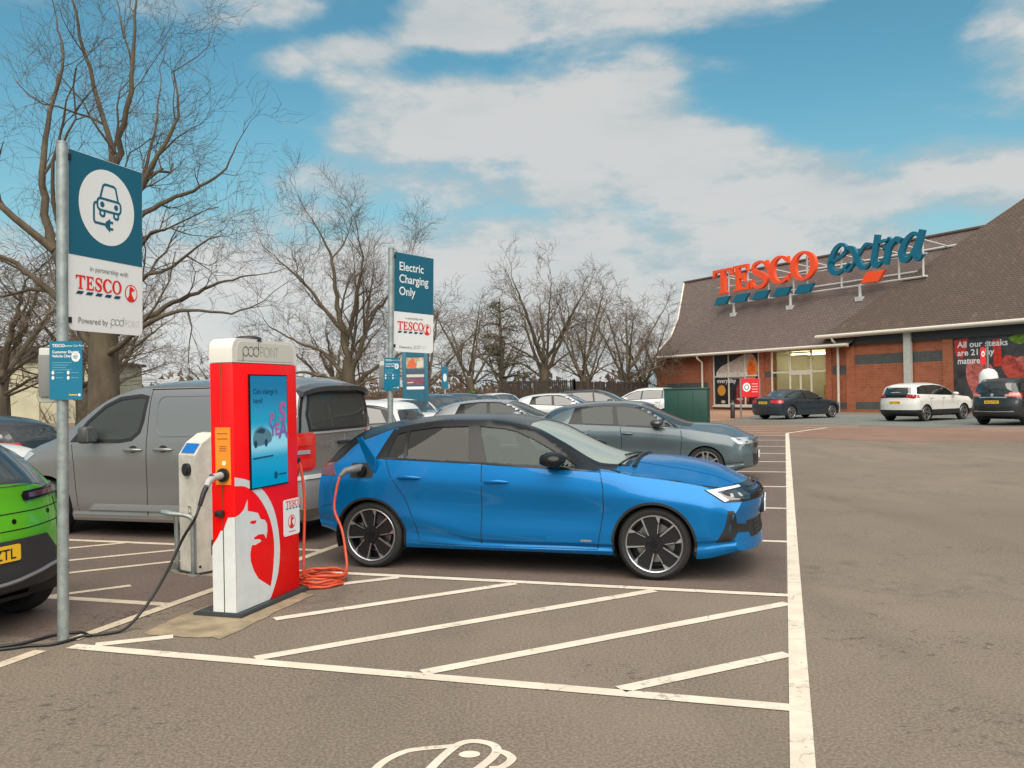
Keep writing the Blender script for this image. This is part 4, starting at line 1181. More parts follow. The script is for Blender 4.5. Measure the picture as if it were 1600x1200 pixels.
    # ---- projection axes
    AX = {'R': ((0, 1, 0), (1, 0, 0)), 'L': ((0, -1, 0), (1, 0, 0)), 'F': ((-1, 0, 0), (0, 1, 0)), 'B': ((1, 0, 0), (0, 1, 0)),
          'FR': ((-.7071, .7071, 0), (.7071, .7071, 0)), 'FL': ((-.7071, -.7071, 0), (-.7071, .7071, 0)),
          'BR': ((.7071, .7071, 0), (.7071, -.7071, 0)), 'BL': ((.7071, -.7071, 0), (-.7071, -.7071, 0))}
    def hit(self, ax, u, w, off=0.0):
        if ax == 'T': o = Vector((u, w, 5)); d_ = Vector((0, 0, -1))
        else:
            d_, e = [Vector(q) for q in self.AX[ax]]; o = e * u + Vector((0, 0, w)) - d_ * 6
        loc, nr, idx, ds_ = self.bvh.ray_cast(o, d_)
        if loc is None:
            loc, nr, idx, ds_ = self.bvh.find_nearest(o + d_ * 5.2)
        if nr.dot(d_) > 0: nr = -nr
        return loc + nr * off
    def drape(self, poly, ax, off=.003, cell=.03, thick=.006, mb=None, mi=0, mirror=False):
        mb = mb or MB()
        us = [p[0] for p in poly]; ws = [p[1] for p in poly]
        u0, u1, w0, w1 = min(us), max(us), min(ws), max(ws)
        nu = max(1, int(math.ceil((u1 - u0) / cell))); nw = max(1, int(math.ceil((w1 - w0) / cell)))
        idx = {}; vs_ = []; fs_ = []
        def vid(p):
            k = (round(p[0], 4), round(p[1], 4))
            if k not in idx: idx[k] = len(vs_); vs_.append(k)
            return idx[k]
        def clip(pl, ax_, a, sgn):
            o = []
            for i in range(len(pl)):
                p, q = pl[i], pl[(i + 1) % len(pl)]; dp, dq = sgn * (p[ax_] - a), sgn * (q[ax_] - a)
                if dp >= 0: o.append(p)
                if dp * dq < 0:
                    t = dp / (dp - dq); o.append((p[0] + (q[0] - p[0]) * t, p[1] + (q[1] - p[1]) * t))
            return o
        ar = sum(poly[i][0] * poly[(i + 1) % len(poly)][1] - poly[(i + 1) % len(poly)][0] * poly[i][1] for i in range(len(poly)))
        base = list(poly) if ar > 0 else list(poly)[::-1]
        cu = (u1 - u0) / nu; cw = (w1 - w0) / nw
        for i in range(nu):
            col_ = clip(clip(base, 0, u0 + i * cu, 1), 0, u0 + (i + 1) * cu, -1)
            if len(col_) < 3: continue
            for j in range(nw):
                c = clip(clip(col_, 1, w0 + j * cw, 1), 1, w0 + (j + 1) * cw, -1)
                if len(c) < 3: continue
                ids = []
                for p in c:
                    k = vid(p)
                    if not ids or ids[-1] != k: ids.append(k)
                if len(ids) > 1 and ids[0] == ids[-1]: ids.pop()
                if len(set(ids)) >= 3: fs_.append(ids)
        pts = [self.hit(ax, u, w, off) for u, w in vs_]
        inn = [self.hit(ax, u, w, off - thick) for u, w in vs_]
        if not fs_: return mb
        # face direction
        d_ = Vector((0, 0, -1)) if ax == 'T' else Vector(self.AX[ax][0])
        f0 = max(fs_, key=len); a, b, c = pts[f0[0]], pts[f0[1]], pts[f0[2]]
        e_ = Vector((1, 0, 0)) if ax == 'T' else Vector(self.AX[ax][1]); k_ = Vector((0, 1, 0)) if ax == 'T' else Vector((0, 0, 1))
        flip = e_.cross(k_).dot(d_) > 0
        if flip: fs_ = [q[::-1] for q in fs_]
        ec = {}
        for q in fs_:
            for i in range(len(q)):
                ec.setdefault((min(q[i], q[(i + 1) % len(q)]), max(q[i], q[(i + 1) % len(q)])), []).append((q[i], q[(i + 1) % len(q)]))
        n_ = len(pts); allf = [tuple(q) for q in fs_]
        for k, e in ec.items():
            if len(e) == 1: allf.append((e[0][1], e[0][0], e[0][0] + n_, e[0][1] + n_))
        V_ = [tuple(p) for p in pts] + [tuple(p) for p in inn]
        mb.add(V_, allf, mi)
        if mirror: mb.add([(x, -y, z) for x, y, z in V_], [q[::-1] for q in allf], mi)
        return mb
    def ring(self, poly, w_out, w_in, ax, off=.004, mb=None, mi=0, closed=True, mirror=False, thick=.008, sub=.04):
        """a band following an outline"""
        mb = mb or MB()
        P = []
        n = len(poly)
        for i in range(n if closed else n - 1):
            a, b = Vector(poly[i]), Vector(poly[(i + 1) % n]); k = max(1, int((b - a).length / sub))
            for j in range(k): P.append(a.lerp(b, j / k))
        if not closed: P.append(Vector(poly[-1]))
        ar = sum(P[i].x * P[(i + 1) % len(P)].y - P[(i + 1) % len(P)].x * P[i].y for i in range(len(P)))
        sg = -1 if ar > 0 else 1
        m_ = len(P); A_, B_ = [], []
        for i in range(m_):
            p = P[i]; a = P[i - 1] if (i > 0 or closed) else p * 2 - P[1]; b = P[(i + 1) % m_] if (i < m_ - 1 or closed) else p * 2 - P[-2]
            t1 = (p - a).normalized(); t2 = (b - p).normalized(); n1 = Vector((-t1.y, t1.x)); n2_ = Vector((-t2.y, t2.x)); nn_ = n1 + n2_
            nn_ = nn_.normalized() if nn_.length > 1e-6 else n1; k = 1 / max(.4, nn_.dot(n1))
            A_.append(p + nn_ * w_out * sg * k); B_.append(p - nn_ * w_in * sg * k)
        a3 = [self.hit(ax, *q, off) for q in A_]; b3 = [self.hit(ax, *q, off) for q in B_]; a4 = [self.hit(ax, *q, off - thick) for q in A_]; b4 = [self.hit(ax, *q, off - thick) for q in B_]
        V_ = [tuple(p) for p in a3 + b3 + a4 + b4]; f = []
        for i in range(m_ if closed else m_ - 1):
            j = (i + 1) % m_
            f += [(i, j, m_ + j, m_ + i), (2 * m_ + i, 2 * m_ + j, j, i), (m_ + i, m_ + j, 3 * m_ + j, 3 * m_ + i)]
        mb.add(V_, f, mi)
        if mirror: mb.add([(x, -y, z) for x, y, z in V_], [q[::-1] for q in f], mi)
        return mb
    def cut(self, poly, ax, cond=None, both=True):
        """opens the body along an outline and draws the hole's edge onto the outline"""
        def inside(p):
            c = False; n = len(poly); x, y = p
            for i in range(n):
                x1, y1 = poly[i]; x2, y2 = poly[i - 1]
                if (y1 > y) != (y2 > y) and x < (x2 - x1) * (y - y1) / (y2 - y1) + x1: c = not c
            return c
        def to2(p, sgn):
            if ax in 'RL': return (p[0], p[2])
            if ax == 'T': return (p[0], p[1])
            return (p[1], p[2])
        V_ = np.array(self.v); keep = []; gone = set(); kept = set()
        kmi, krow = [], []
        for f_, mi_, rw in zip(self.f, self.mi, self.row):
            c = V_[list(f_)].mean(0)
            ok = inside(to2(c, 1)) and (cond is None or cond(c))
            if ok and ax in 'RL' and not both: ok = (c[1] < 0) == (ax == 'R')
            if ok and ax in 'RL': ok = abs(c[1]) > .3
            if ok: gone.update(f_)
            else: keep.append(f_); kept.update(f_); kmi.append(mi_); krow.append(rw)
        edge = gone & kept
        n = len(poly)
        for i in edge:
            p = self.v[i]; q = Vector(to2(p, 1)); best = None
            for k in range(n):
                a, b = Vector(poly[k]), Vector(poly[(k + 1) % n]); ab = b - a
                t = max(0, min(1, (q - a).dot(ab) / max(1e-9, ab.length_squared))); r_ = a + ab * t; d_ = (r_ - q).length
                if best is None or d_ < best[0]: best = (d_, r_)
            if best[0] < .09:
                if ax in 'RL':
                    h = self.hit('R' if p[1] < 0 else 'L', best[1].x, best[1].y)
                    if h is not None and abs(h.y - p[1]) < .15: self.v[i] = [h.x, h.y, h.z]
                elif ax == 'T':
                    h = self.hit('T', best[1].x, best[1].y); self.v[i] = [h.x, h.y, h.z]
                else:
                    h = self.hit(ax, best[1].x, best[1].y); self.v[i] = [h.x, h.y, h.z]
        self.f = keep; self.mi = kmi; self.row = krow
    def arch(self, xw, zw, r):
        poly = [(xw + r * math.cos(R(a)), zw + r * math.sin(R(a))) for a in range(0, 181, 6)] + [(xw - r, zw - .5), (xw + r, zw - .5)]
        self.cut(poly, 'R', lambda c: abs(c[1]) > .45)
    def colour(self, fn):
        V_ = np.array(self.v)
        for i, f_ in enumerate(self.f):
            r_ = fn(V_[list(f_)].mean(0), self.row[i])
            if r_ is not None: self.mi[i] = r_
    def build(self, name, mats, parent, sharp=38):
        b = MB(); used = sorted({i for f_ in self.f for i in f_}); mp = {o: k for k, o in enumerate(used)}
        b.v = [self.v[i] for i in used]; b.f = [tuple(mp[i] for i in f_) for f_ in self.f]; b.m = list(self.mi)
        return obj(name, b, mats, parent, sharp)

# ---------------------------------------------------------------- wheels (axle along y, outer face towards -y)
def wheel_parts(Rt, w, Rr, style, parent, pos, flip, mats=None):
    """tyre with its rim as a sub-part"""
    wt = MB(); h = w / 2
    prof = [(Rr - .012, -h * .80), (Rr + .012, -h * .93), (Rr + (Rt - Rr) * .45, -h * 1.0), (Rt - .022, -h * .90), (Rt - .006, -h * .72), (Rt, -h * .35), (Rt, h * .35), (Rt - .006, h * .72), (Rt - .022, h * .9), (Rr + .02, h * .9), (Rr - .012, h * .7)]
    wt.lathe(prof, 48, 'Y')
    o = obj('wheel', wt, rubber, parent, 30); o.location = pos
    if flip: o.rotation_euler = (0, 0, math.pi)
    rim = MB()
    FRw = ((0, 0, 0), (1, 0, 0), (0, 0, 1), (0, -1, 0))
    rim.lathe([(Rr - .012, -h * .78), (Rr - .03, -h * .70), (Rr - .035, -h * .2), (Rr - .04, h * .6)], 48, 'Y', mi=1)
    rim.lathe([(Rr + .002, -h * .84), (Rr - .005, -h * .90), (Rr - .013, -h * .86), (Rr - .016, -h * .70)], 48, 'Y', mi=0)
    d1 = h * .80
    if style == 'bladed':                                             # five broad dark spokes with bright cut edges
        for k in range(5):
            a0 = R(90 + 72 * k + 6); ca, sa = math.cos(a0), math.sin(a0)
            rot = lambda l: [(x * ca - y * sa, x * sa + y * ca) for x, y in l]
            rim.prism(rot([(.045, -.040), (.045, .045), (Rr - .02, .085), (Rr - .02, -.062)]), FRw, d1 - .05, d1 - .008, 1)
            rim.prism(rot([(.075, .034), (.075, .044), (Rr - .012, .094), (Rr - .012, .078)]), FRw, d1 - .03, d1 + .004, 0)
            rim.prism(rot([(.085, -.043), (.085, -.036), (Rr - .085, -.054), (Rr - .085, -.062)]), FRw, d1 - .03, d1 + .001, 0)
            rim.prism(rot([(Rr - .085, -.062), (Rr - .012, -.085), (Rr - .012, -.040)]), FRw, d1 - .03, d1 + .002, 0)
            rim.prism(rot([(.09, -.046), (.09, -.038), (Rr - .06, -.066), (Rr - .06, -.078)]), FRw, d1 - .03, d1 - .004, 2)
    elif style == 'five':
        for k in range(5):
            a0 = R(90 + 72 * k); ca, sa = math.cos(a0), math.sin(a0)
            rot = lambda l: [(x * ca - y * sa, x * sa + y * ca) for x, y in l]
            for sg in (1, -1):
                l = [(.05, sg * .008), (Rr - .01, sg * .028), (Rr - .01, sg * .06), (.05, sg * .035)]
                rim.prism(rot(l if sg > 0 else l[::-1]), FRw, d1 - .045, d1, 0)
    else:
        for k in range(10):
            a0 = R(36 * k); ca, sa = math.cos(a0), math.sin(a0)
            rot = lambda l: [(x * ca - y * sa, x * sa + y * ca) for x, y in l]
            rim.prism(rot([(.05, -.016), (Rr - .01, -.022), (Rr - .01, .022), (.05, .016)]), FRw, d1 - .04, d1, 0)
    rim.prism(ell(0, 0, .064, .064, 24), FRw, d1 - .05, d1 + .002, 1)
    rim.prism(ell(0, 0, .036, .036, 20), FRw, d1 - .02, d1 + .009, 2)
    for k in range(5): rim.prism(ell(.055 * math.cos(R(72 * k + 30)), .055 * math.sin(R(72 * k + 30)), .009, .009, 8), FRw, d1 - .02, d1 + .006, 2)
    obj('rim', rim, mats or [alloy, dark_alloy, gloss_black], o, 30)
    dk = MB(); dk.lathe([(.0, -h * .05), (Rr * .68, -h * .05), (Rr * .68, h * .05), (0, h * .05)], 32, 'Y'); dk.lathe([(Rr - .03, h * .25), (0, h * .25)], 24, 'Y', mi=1)
    dk.box(-Rr * .72, -Rr * .42, -h * .25, h * .2, -.05, .10, 2, .01)
    obj('brake_disc', dk, [mat('brake_disc', (.30, .29, .28), .35, .9), black, mat('caliper', (.10, .10, .10), .5, .5)], o, 40)
    return o

def plate(parent, name, pos, yaw, text, back, w=.52, h=.112, lean=0.0, band=None):
    """number plate facing local -x when yaw=pi (rear), +x when yaw=0"""
    b = MB(); c, s = math.cos(yaw), math.sin(yaw)
    fr = (Vector(pos), (-s, c, 0), (0, 0, 1), (c, s, 0))
    b.prism(rrect(-w / 2, w / 2, -h / 2, h / 2, .012, 3), fr, -.012, .0, 0)
    if text: put_text(b, text, 0, -h * .33, h * .92, fr, .002, 1, 'C', bold=.012, width=w * .84)
    if band: b.flat([(-w / 2 + .004, -h / 2 + .006), (-w / 2 + .05, -h / 2 + .006), (-w / 2 + .05, h / 2 - .006), (-w / 2 + .004, h / 2 - .006)], fr, .0015, 2)
    return obj(name, b, [back, black, teal2_p], parent)

def mirror_part(parent, pos, sgn, m_, size=1.0):
    """door mirror: rounded shell on a short foot; sgn=-1 for the car's right side"""
    b = MB(); x, y, z = pos
    prof = [(-.075, .0), (-.06, .55), (-.02, .85), (.05, 1.0), (.10, .80), (.135, .35), (.14, .0)]
    n = 12; vs_ = []
    for i, (dx_, k) in enumerate(prof):
        for j in range(n):
            a = 2 * math.pi * j / n
            yy = math.cos(a) * .115 * max(k, .02); zz = math.sin(a) * .060 * max(k, .02)
            yy = math.copysign(abs(yy) ** .85 * .115 ** .15, yy); zz = math.copysign(abs(zz) ** .85 * .06 ** .15, zz)
            vs_.append((x + dx_ * size, y + sgn * (.145 * size) + yy * size, z + .07 * size + (zz + .012 * math.cos(a) * -sgn) * size))
    f = []
    for i in range(len(prof) - 1):
        for j in range(n): f.append((i * n + j, i * n + (j + 1) % n, (i + 1) * n + (j + 1) % n, (i + 1) * n + j))
    f.append(tuple(range(n - 1, -1, -1)))
    b.add(vs_, f)
    b.tube([(x + .05, y - sgn * .03, z - .02), (x + .04, y + sgn * .05, z + .0), (x + .03, y + sgn * .10, z + .03)], [.035, .028, .03], 8)
    return obj('door_mirror', b, m_, parent, 60)

def seat(b, x, y, z, w=.5):
    b.box(x - .25, x + .27, y - w / 2, y + w / 2, z, z + .16, 0, .05)
    vs_ = len(b.v); b.box(x - .36, x - .22, y - w / 2 + .02, y + w / 2 - .02, z + .12, z + .72, 0, .05)
    for i in range(vs_, len(b.v)):
        q = b.v[i]; b.v[i] = (q[0] - (q[2] - z - .12) * .28, q[1], q[2])
    b.box(x - .58, x - .48, y - .13, y + .13, z + .74, z + .93, 0, .04)
# ---------------------------------------------------------------- curve sets (x forward from the rear axle)
HATCH = {
 's': (-.77, 3.62),
 'zb': [(-.77, .36), (-.5, .33), (-.25, .26), (.3, .20), (2.3, .195), (3.05, .19), (3.3, .205), (3.62, .26)],
 'zs': [(-.77, .93), (-.5, .985), (0, 1.052), (1.09, 1.018), (2.2, .95), (2.9, .862), (3.4, .772), (3.62, .712)],
 'zr': [(-.77, .935), (-.646, .955), (-.40, 1.06), (-.19, 1.20), (-.04, 1.255), (.17, 1.325), (.7, 1.395), (1.09, 1.394), (1.53, 1.32), (1.836, 1.165), (2.194, .965), (2.5, .930), (2.92, .876), (3.4, .792), (3.62, .738)],
 'zt': [(-.77, 1.03), (-.69, 1.155), (-.42, 1.285), (.03, 1.395), (.46, 1.438), (.74, 1.45), (1.08, 1.448), (1.34, 1.415), (1.55, 1.345), (2.40, 1.040), (2.52, 1.032), (2.83, 1.015), (3.19, .945), (3.42, .848), (3.62, .772)],
 'yr': [(-.77, .70), (-.5, .69), (0, .655), (.7, .625), (1.2, .63), (1.6, .665), (1.9, .70), (2.2, .755), (2.5, .765), (2.9, .755), (3.4, .69), (3.62, .61)],
 'ys': [(-.77, .76), (-.4, .83), (.2, .865), (1.1, .868), (2.2, .86), (2.6, .85), (3.0, .84), (3.4, .79), (3.62, .72)],
 'zc': [(-.77, .80), (0, .86), (.8, .835), (1.18, .815), (2.2, .745), (2.7, .72), (3.3, .64), (3.62, .58)],
 'yc': [(-.77, .83), (-.3, .905), (0, .925), (.5, .918), (1.2, .912), (2.2, .91), (2.7, .928), (3.2, .90), (3.62, .82)],
 'zm': [(-.77, .62), (0, .64), (1.1, .60), (2.3, .56), (2.7, .56), (3.62, .48)],
 'ym': [(-.77, .83), (-.3, .905), (0, .925), (.5, .895), (1.1, .876), (1.9, .872), (2.3, .893), (2.7, .928), (3.2, .905), (3.62, .83)],
 'zp': [(-.77, .50), (.3, .50), (.46, .477), (.8, .392), (1.07, .325), (1.6, .31), (2.3, .31), (2.7, .36), (3.62, .38)],
 'yp': [(-.77, .82), (-.3, .895), (0, .915), (.5, .905), (1.1, .886), (1.9, .886), (2.3, .900), (2.7, .92), (3.2, .90), (3.62, .82)],
 'zl': [(-.77, .41), (-.3, .36), (.2, .27), (.53, .253), (1.17, .238), (2.3, .243), (2.7, .25), (3.62, .31)],
 'yl': [(-.77, .80), (-.3, .87), (0, .885), (.5, .876), (1.1, .872), (1.9, .872), (2.3, .882), (2.7, .90), (3.2, .88), (3.62, .80)],
 'tuck': .020, 'arc': .78,
}
def scaled(C, fs, fz, fy, ds0=0.0, **over):
    D = {}
    for k, v in C.items():
        if k == 's': D[k] = (v[0] * fs + ds0, v[1] * fs)
        elif not isinstance(v, list): D[k] = v
        else: D[k] = [(a * fs, b * (fz if k[0] == 'z' else fy)) for a, b in v]
    D.update(over); return D
def flatside(s0, s1, w, zb, zl, zp, zm, zc):
    a, b = s0 + .35, s1 - .4
    return {'zm': [(s0, zm), (s1, zm)], 'zc': [(s0, zc), (s1, zc - .06)], 'zp': [(s0, zp), (s1, zp)], 'zl': [(s0, zl), (s1, zl)],
            'yc': [(s0, w - .07), (a, w - .005), (b, w - .005), (s1, w - .08)], 'ym': [(s0, w - .07), (a, w - .004), ((a + b) / 2, w - .02), (b, w - .004), (s1, w - .08)],
            'yp': [(s0, w - .07), (a, w - .01), ((a + b) / 2, w - .02), (b, w - .01), (s1, w - .08)], 'yl': [(s0, w - .08), (a, w - .02), (b, w - .02), (s1, w - .10)], 'zb': [(s0, zb + .06), (a, zb), (b, zb), (s1, zb + .04)], 'tuck': .008}
SUV = dict(flatside(-.85, 3.6, .92, .27, .36, .52, .70, .90), s=(-.85, 3.6),
 zs=[(-.85, 1.06), (0, 1.09), (1.2, 1.065), (2.3, 1.03), (2.9, 1.0), (3.3, .95), (3.6, .86)],
 zr=[(-.85, 1.10), (-.72, 1.26), (-.45, 1.44), (0, 1.52), (.8, 1.545), (1.3, 1.50), (1.7, 1.37), (2.1, 1.18), (2.4, 1.06), (2.9, 1.01), (3.3, .965), (3.6, .87)],
 zt=[(-.85, 1.22), (-.74, 1.40), (-.5, 1.55), (0, 1.605), (.8, 1.625), (1.3, 1.58), (1.6, 1.49), (2.45, 1.12), (2.9, 1.085), (3.3, 1.02), (3.6, .92)],
 yr=[(-.85, .70), (0, .66), (.8, .66), (1.5, .68), (2.1, .75), (2.5, .78), (3.2, .76), (3.6, .66)], ys=[(-.85, .80), (0, .875), (2.3, .87), (3.2, .84), (3.6, .76)], arc=.8)
SEDAN = dict(flatside(-.99, 3.62, .905, .19, .27, .40, .58, .80), s=(-.99, 3.62),
 zs=[(-.99, .93), (0, .955), (1.2, .93), (2.4, .90), (3.2, .80), (3.62, .70)],
 zr=[(-.99, .945), (-.75, 1.0), (-.45, 1.015), (-.2, 1.09), (.3, 1.31), (.9, 1.375), (1.4, 1.34), (1.8, 1.20), (2.2, .98), (2.5, .915), (3.2, .815), (3.62, .71)],
 zt=[(-.99, 1.0), (-.75, 1.065), (-.52, 1.085), (-.2, 1.19), (.2, 1.355), (.8, 1.425), (1.3, 1.41), (1.6, 1.33), (2.45, .985), (3.0, .92), (3.4, .82), (3.62, .73)],
 yr=[(-.99, .72), (-.5, .72), (.2, .62), (.9, .61), (1.5, .64), (2.2, .74), (2.6, .76), (3.3, .72), (3.62, .62)], ys=[(-.99, .78), (0, .86), (2.3, .855), (3.2, .82), (3.62, .72)], arc=.8)
VAN = dict(flatside(-.80, 3.82, .95, .19, .27, .36, .62, 1.0), s=(-.80, 3.82),
 zs=[(-.80, 1.17), (1.4, 1.165), (2.4, 1.14), (3.0, 1.06), (3.5, .94), (3.82, .82)],
 zr=[(-.80, 1.70), (-.70, 1.76), (-.3, 1.785), (1.2, 1.785), (1.55, 1.745), (2.0, 1.545), (2.35, 1.35), (2.65, 1.19), (3.0, 1.09), (3.5, .955), (3.82, .83)],
 zt=[(-.80, 1.80), (-.68, 1.855), (-.3, 1.885), (1.0, 1.885), (1.5, 1.855), (1.9, 1.73), (2.9, 1.23), (3.1, 1.17), (3.5, 1.06), (3.82, .90)],
 yr=[(-.80, .80), (0, .81), (1.4, .80), (2.0, .80), (2.6, .84), (3.2, .80), (3.82, .70)], ys=[(-.80, .90), (0, .935), (2.4, .93), (3.2, .90), (3.82, .78)], arc=.72)

seam_m = mat('panel_gap', (.004, .004, .004), .9)
def seam(B, pts, ax='R', w=.006, mb=None, mirror=True): return B.ring(pts, w / 2, w / 2, ax, .0012, mb, 0, False, mirror, .004, .05)
def wells(name, parent, xs_, zw, r, yin, yout):
    b = MB()
    for xw in xs_:
        for sg in (1, -1):
            n = 20; pr = [(xw + (r + .004) * math.cos(R(-20 + 220 * k / n)), zw + (r + .004) * math.sin(R(-20 + 220 * k / n))) for k in range(n + 1)]
            v = [(x, sg * yin, z) for x, z in pr] + [(x, sg * yout, z) for x, z in pr]
            b.add(v, [(i, i + 1, n + 2 + i, n + 1 + i) for i in range(n)])
            b.add([(x, sg * yin, z) for x, z in pr], [tuple(range(n + 1))])
    b.box(xs_[0] - r, xs_[1] + r, -yin, yin, zw - .13, zw - .10)
    return obj(name, b, black, parent)
def handle(B, parent, x, z, m_, ax='R', L=.21, pocket=None):
    b = MB(); sg = -1 if ax == 'R' else 1
    p = [B.hit(ax, x - L / 2 + L * k / 6, z + .006 * math.sin(math.pi * k / 6), .004 + .026 * math.sin(math.pi * k / 6) ** .5) for k in range(7)]
    b.tube(p, [.008, .015, .017, .017, .017, .015, .009], 8)
    return obj('door_handle', b, m_, parent, 60)

# ---------------------------------------------------------------- blue hatchback
spoke_m = mat('satin_black_spoke', (.010, .010, .011), .42, spec=.35)
def build_blue():
    h = math.atan2(-.2869, .9579)
    nrm = Vector((-math.sin(h), math.cos(h), 0))
    o = Vector((-1.377, 8.388, 0)) + nrm * .885
    car = thing('hatchback_car', 'bright blue hatchback with black roof charging through an orange cable', 'car', o, h)
    P_ = paint('vivid_blue_paint', (.0, .140, .38), .4, .34, spec=.2, coat=.4)
    B = Body(HATCH, .028, [(.19, .10), (.26, .02), (.36, .035), (.46, .05), (.55, .03), (.64, .010), (.70, .015), (.78, .06)], [(.25, .12), (.42, .02), (.6, .0), (.8, .02), (.95, .06), (1.05, .10), (1.2, .16)], (.30, 2.8), (.24, 2.6), .62, .5)
    kr = B.key_row
    B.colour(lambda c, r_: 1 if (r_ >= kr[9] and -.9 < c[0] < 2.36 and c[2] > .955) or (r_ >= kr[8] + 1 and c[0] > .26 and c[2] > 1.03 + .0 * c[0]) or (r_ >= kr[8] and c[2] > 1.12 and c[0] > .26) else None)
    # window openings
    front_w = [(1.175, 1.018), (1.80, .990), (2.02, .985), (1.90, 1.062), (1.76, 1.135), (1.59, 1.225), (1.42, 1.295), (1.30, 1.322), (1.05, 1.346)]
    rear_w = [(.375, 1.050), (1.0, 1.024), (.945, 1.345), (.62, 1.338), (.345, 1.302)]
    quarter_w = [(.165, 1.058), (.34, 1.052), (.315, 1.296), (.215, 1.272)]
    screen_w = [(2.44, .60), (2.47, .3), (2.485, 0), (2.47, -.3), (2.44, -.60), (2.20, -.655), (1.80, -.60), (1.47, -.555), (1.44, -.3), (1.43, 0), (1.44, .3), (1.47, .555), (1.80, .60), (2.20, .655)]
    for w_ in (front_w, rear_w, quarter_w): B.cut(w_, 'R')
    B.cut(screen_w, 'T', lambda c: c[2] > .9 and 1.35 < c[0] < 2.52)
    B.arch(0, .318, .352); B.arch(2.70, .318, .358)
    body = B.build('body', [P_, gloss_black, dark_in], car)
    # black side trim around the glass, up to the roof edge
    trim = MB()
    dlo = [(.10, 1.062), (1.09, 1.012), (2.225, .945), (2.16, .985), (1.92, 1.125), (1.62, 1.295), (1.47, 1.352), (1.20, 1.392), (.75, 1.396), (.30, 1.362), (.165, 1.325)]
    for ax, s_ in (('R', 1),):
        def band(lo, hi): B.drape(lo + hi, 'R', .004, .035, .010, trim, 0, True)
        band([(.06, 1.066), (.165, 1.062), (.215, 1.272), (.205, 1.342)], [(.165, 1.330)])
        band([(.315, 1.296), (.34, 1.052), (.375, 1.050), (.345, 1.302)], [])
        band([(.945, 1.345), (1.0, 1.024), (1.175, 1.018), (1.05, 1.346)], [])
        band([(.06, 1.066), (.06, 1.050), (1.09, 1.004), (2.235, .938), (2.23, .952), (1.8, .989), (1.175, 1.018), (1.0, 1.024), (.375, 1.05), (.165, 1.06)], [])
        band([(2.02, .985), (1.80, .990), (2.235, .944), (2.16, .99), (1.94, 1.118), (1.90, 1.062)], [])
        band([(1.90, 1.062), (1.94, 1.118), (1.62, 1.290), (1.45, 1.352), (1.20, 1.392), (.75, 1.394), (.40, 1.365), (.205, 1.335), (.215, 1.272), (.315, 1.296), (.345, 1.302), (.62, 1.338), (.945, 1.345), (1.05, 1.346), (1.30, 1.322), (1.42, 1.295), (1.59, 1.225), (1.76, 1.135)], [])
    obj('window_trim', trim, gloss_black, car, 40)
    g1 = glass_mat('light_side_glass', (.60, .72, .67), .30, (.10, .145, .127)); g2 = glass_mat('privacy_glass', (.26, .26, .25), .45, (.055, .052, .048)); g3 = glass_mat('windscreen_glass', (.72, .80, .76), .58, (.42, .475, .44))  # sky reflection painted into the glass as a pale diffuse colour
    for sx_ in ('R', 'L'):
        for w_, m_ in ((front_w, g1), (rear_w, g2), (quarter_w, g2)):
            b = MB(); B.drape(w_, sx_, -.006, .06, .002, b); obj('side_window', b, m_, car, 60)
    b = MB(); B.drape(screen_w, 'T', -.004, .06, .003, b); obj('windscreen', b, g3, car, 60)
    b = MB(); B.ring(screen_w, .012, .035, 'T', .002, b, 0, True, False, .006); obj('windscreen_seal', b, gloss_black, car, 60)
    # bonnet shut lines, door seams
    sm = MB()
    seam(B, [(2.30, .955), (2.50, .915), (2.92, .862), (3.25, .800), (3.43, .748), (3.50, .715)], 'R', .007, sm)
    seam(B, [(1.128, 1.006), (1.135, .80), (1.122, .50), (1.112, .27)], 'R', .007, sm)
    seam(B, [(2.232, .940), (2.262, .80), (2.265, .62), (2.225, .38), (2.20, .262)], 'R', .007, sm)
    seam(B, [(.16, 1.05), (.22, .90), (.36, .70), (.46, .46), (.50, .27)], 'R', .006, sm)
    seam(B, [(.50, .262), (1.11, .250), (2.20, .255)], 'R', .005, sm)
    seam(B, [(-.60, .56), (-.45, .60), (-.345, .62)], 'R', .005, sm)
    obj_split('panel_seam', sm, seam_m, car)
    hl = MB()
    for sg in (1, -1): B.ring([(2.50, sg * .46), (2.80, sg * .52), (3.10, sg * .52), (3.35, sg * .47)], .008, .008, 'T', .004, hl, 0, False)
    obj_split('bonnet_crease', hl, P_, car, 60)
    for x, z in ((1.275, .842), (.42, .872)):
        for ax in 'RL':
            b = MB(); B.drape(ell(x, z - .004, .135, .030, 20), ax, .0015, .03, .003, b); obj('handle_recess', b, paint('vivid_blue_shadow_paint', (.0, .125, .34), .4, .34, spec=.2, coat=.4), car, 60)  # shade behind the handle put into the colour: flush patch of darker blue
            handle(B, car, x, z, P_, ax, .235)
    # wheel arches' dark lips
    ar = MB()
    for xw, r in ((0, .352), (2.70, .358)):
        B.ring([(xw + (r + .004) * math.cos(R(a)), .318 + (r + .004) * math.sin(R(a))) for a in range(-14, 195, 6)], .010, .012, 'R', .003, ar, 0, False, True, .03)
    obj_split('wheel_arch', ar, black, car)
    wells('wheel_well', car, (0, 2.70), .318, .358, .58, .895)
    wh = []
    for xw in (0, 2.70):
        wheel_parts(.320, .225, .252, 'bladed', car, (xw, -.782, .320), False, [alloy, spoke_m, gloss_black])
        wheel_parts(.320, .225, .252, 'bladed', car, (xw, .782, .320), True, [alloy, spoke_m, gloss_black])
    # front: dark visor with lamps at its ends
    vz = MB()
    B.drape([(-.72, .690), (.72, .690), (.74, .775), (.5, .812), (-.5, .812), (-.74, .775)], 'F', .004, .035, .012, vz)
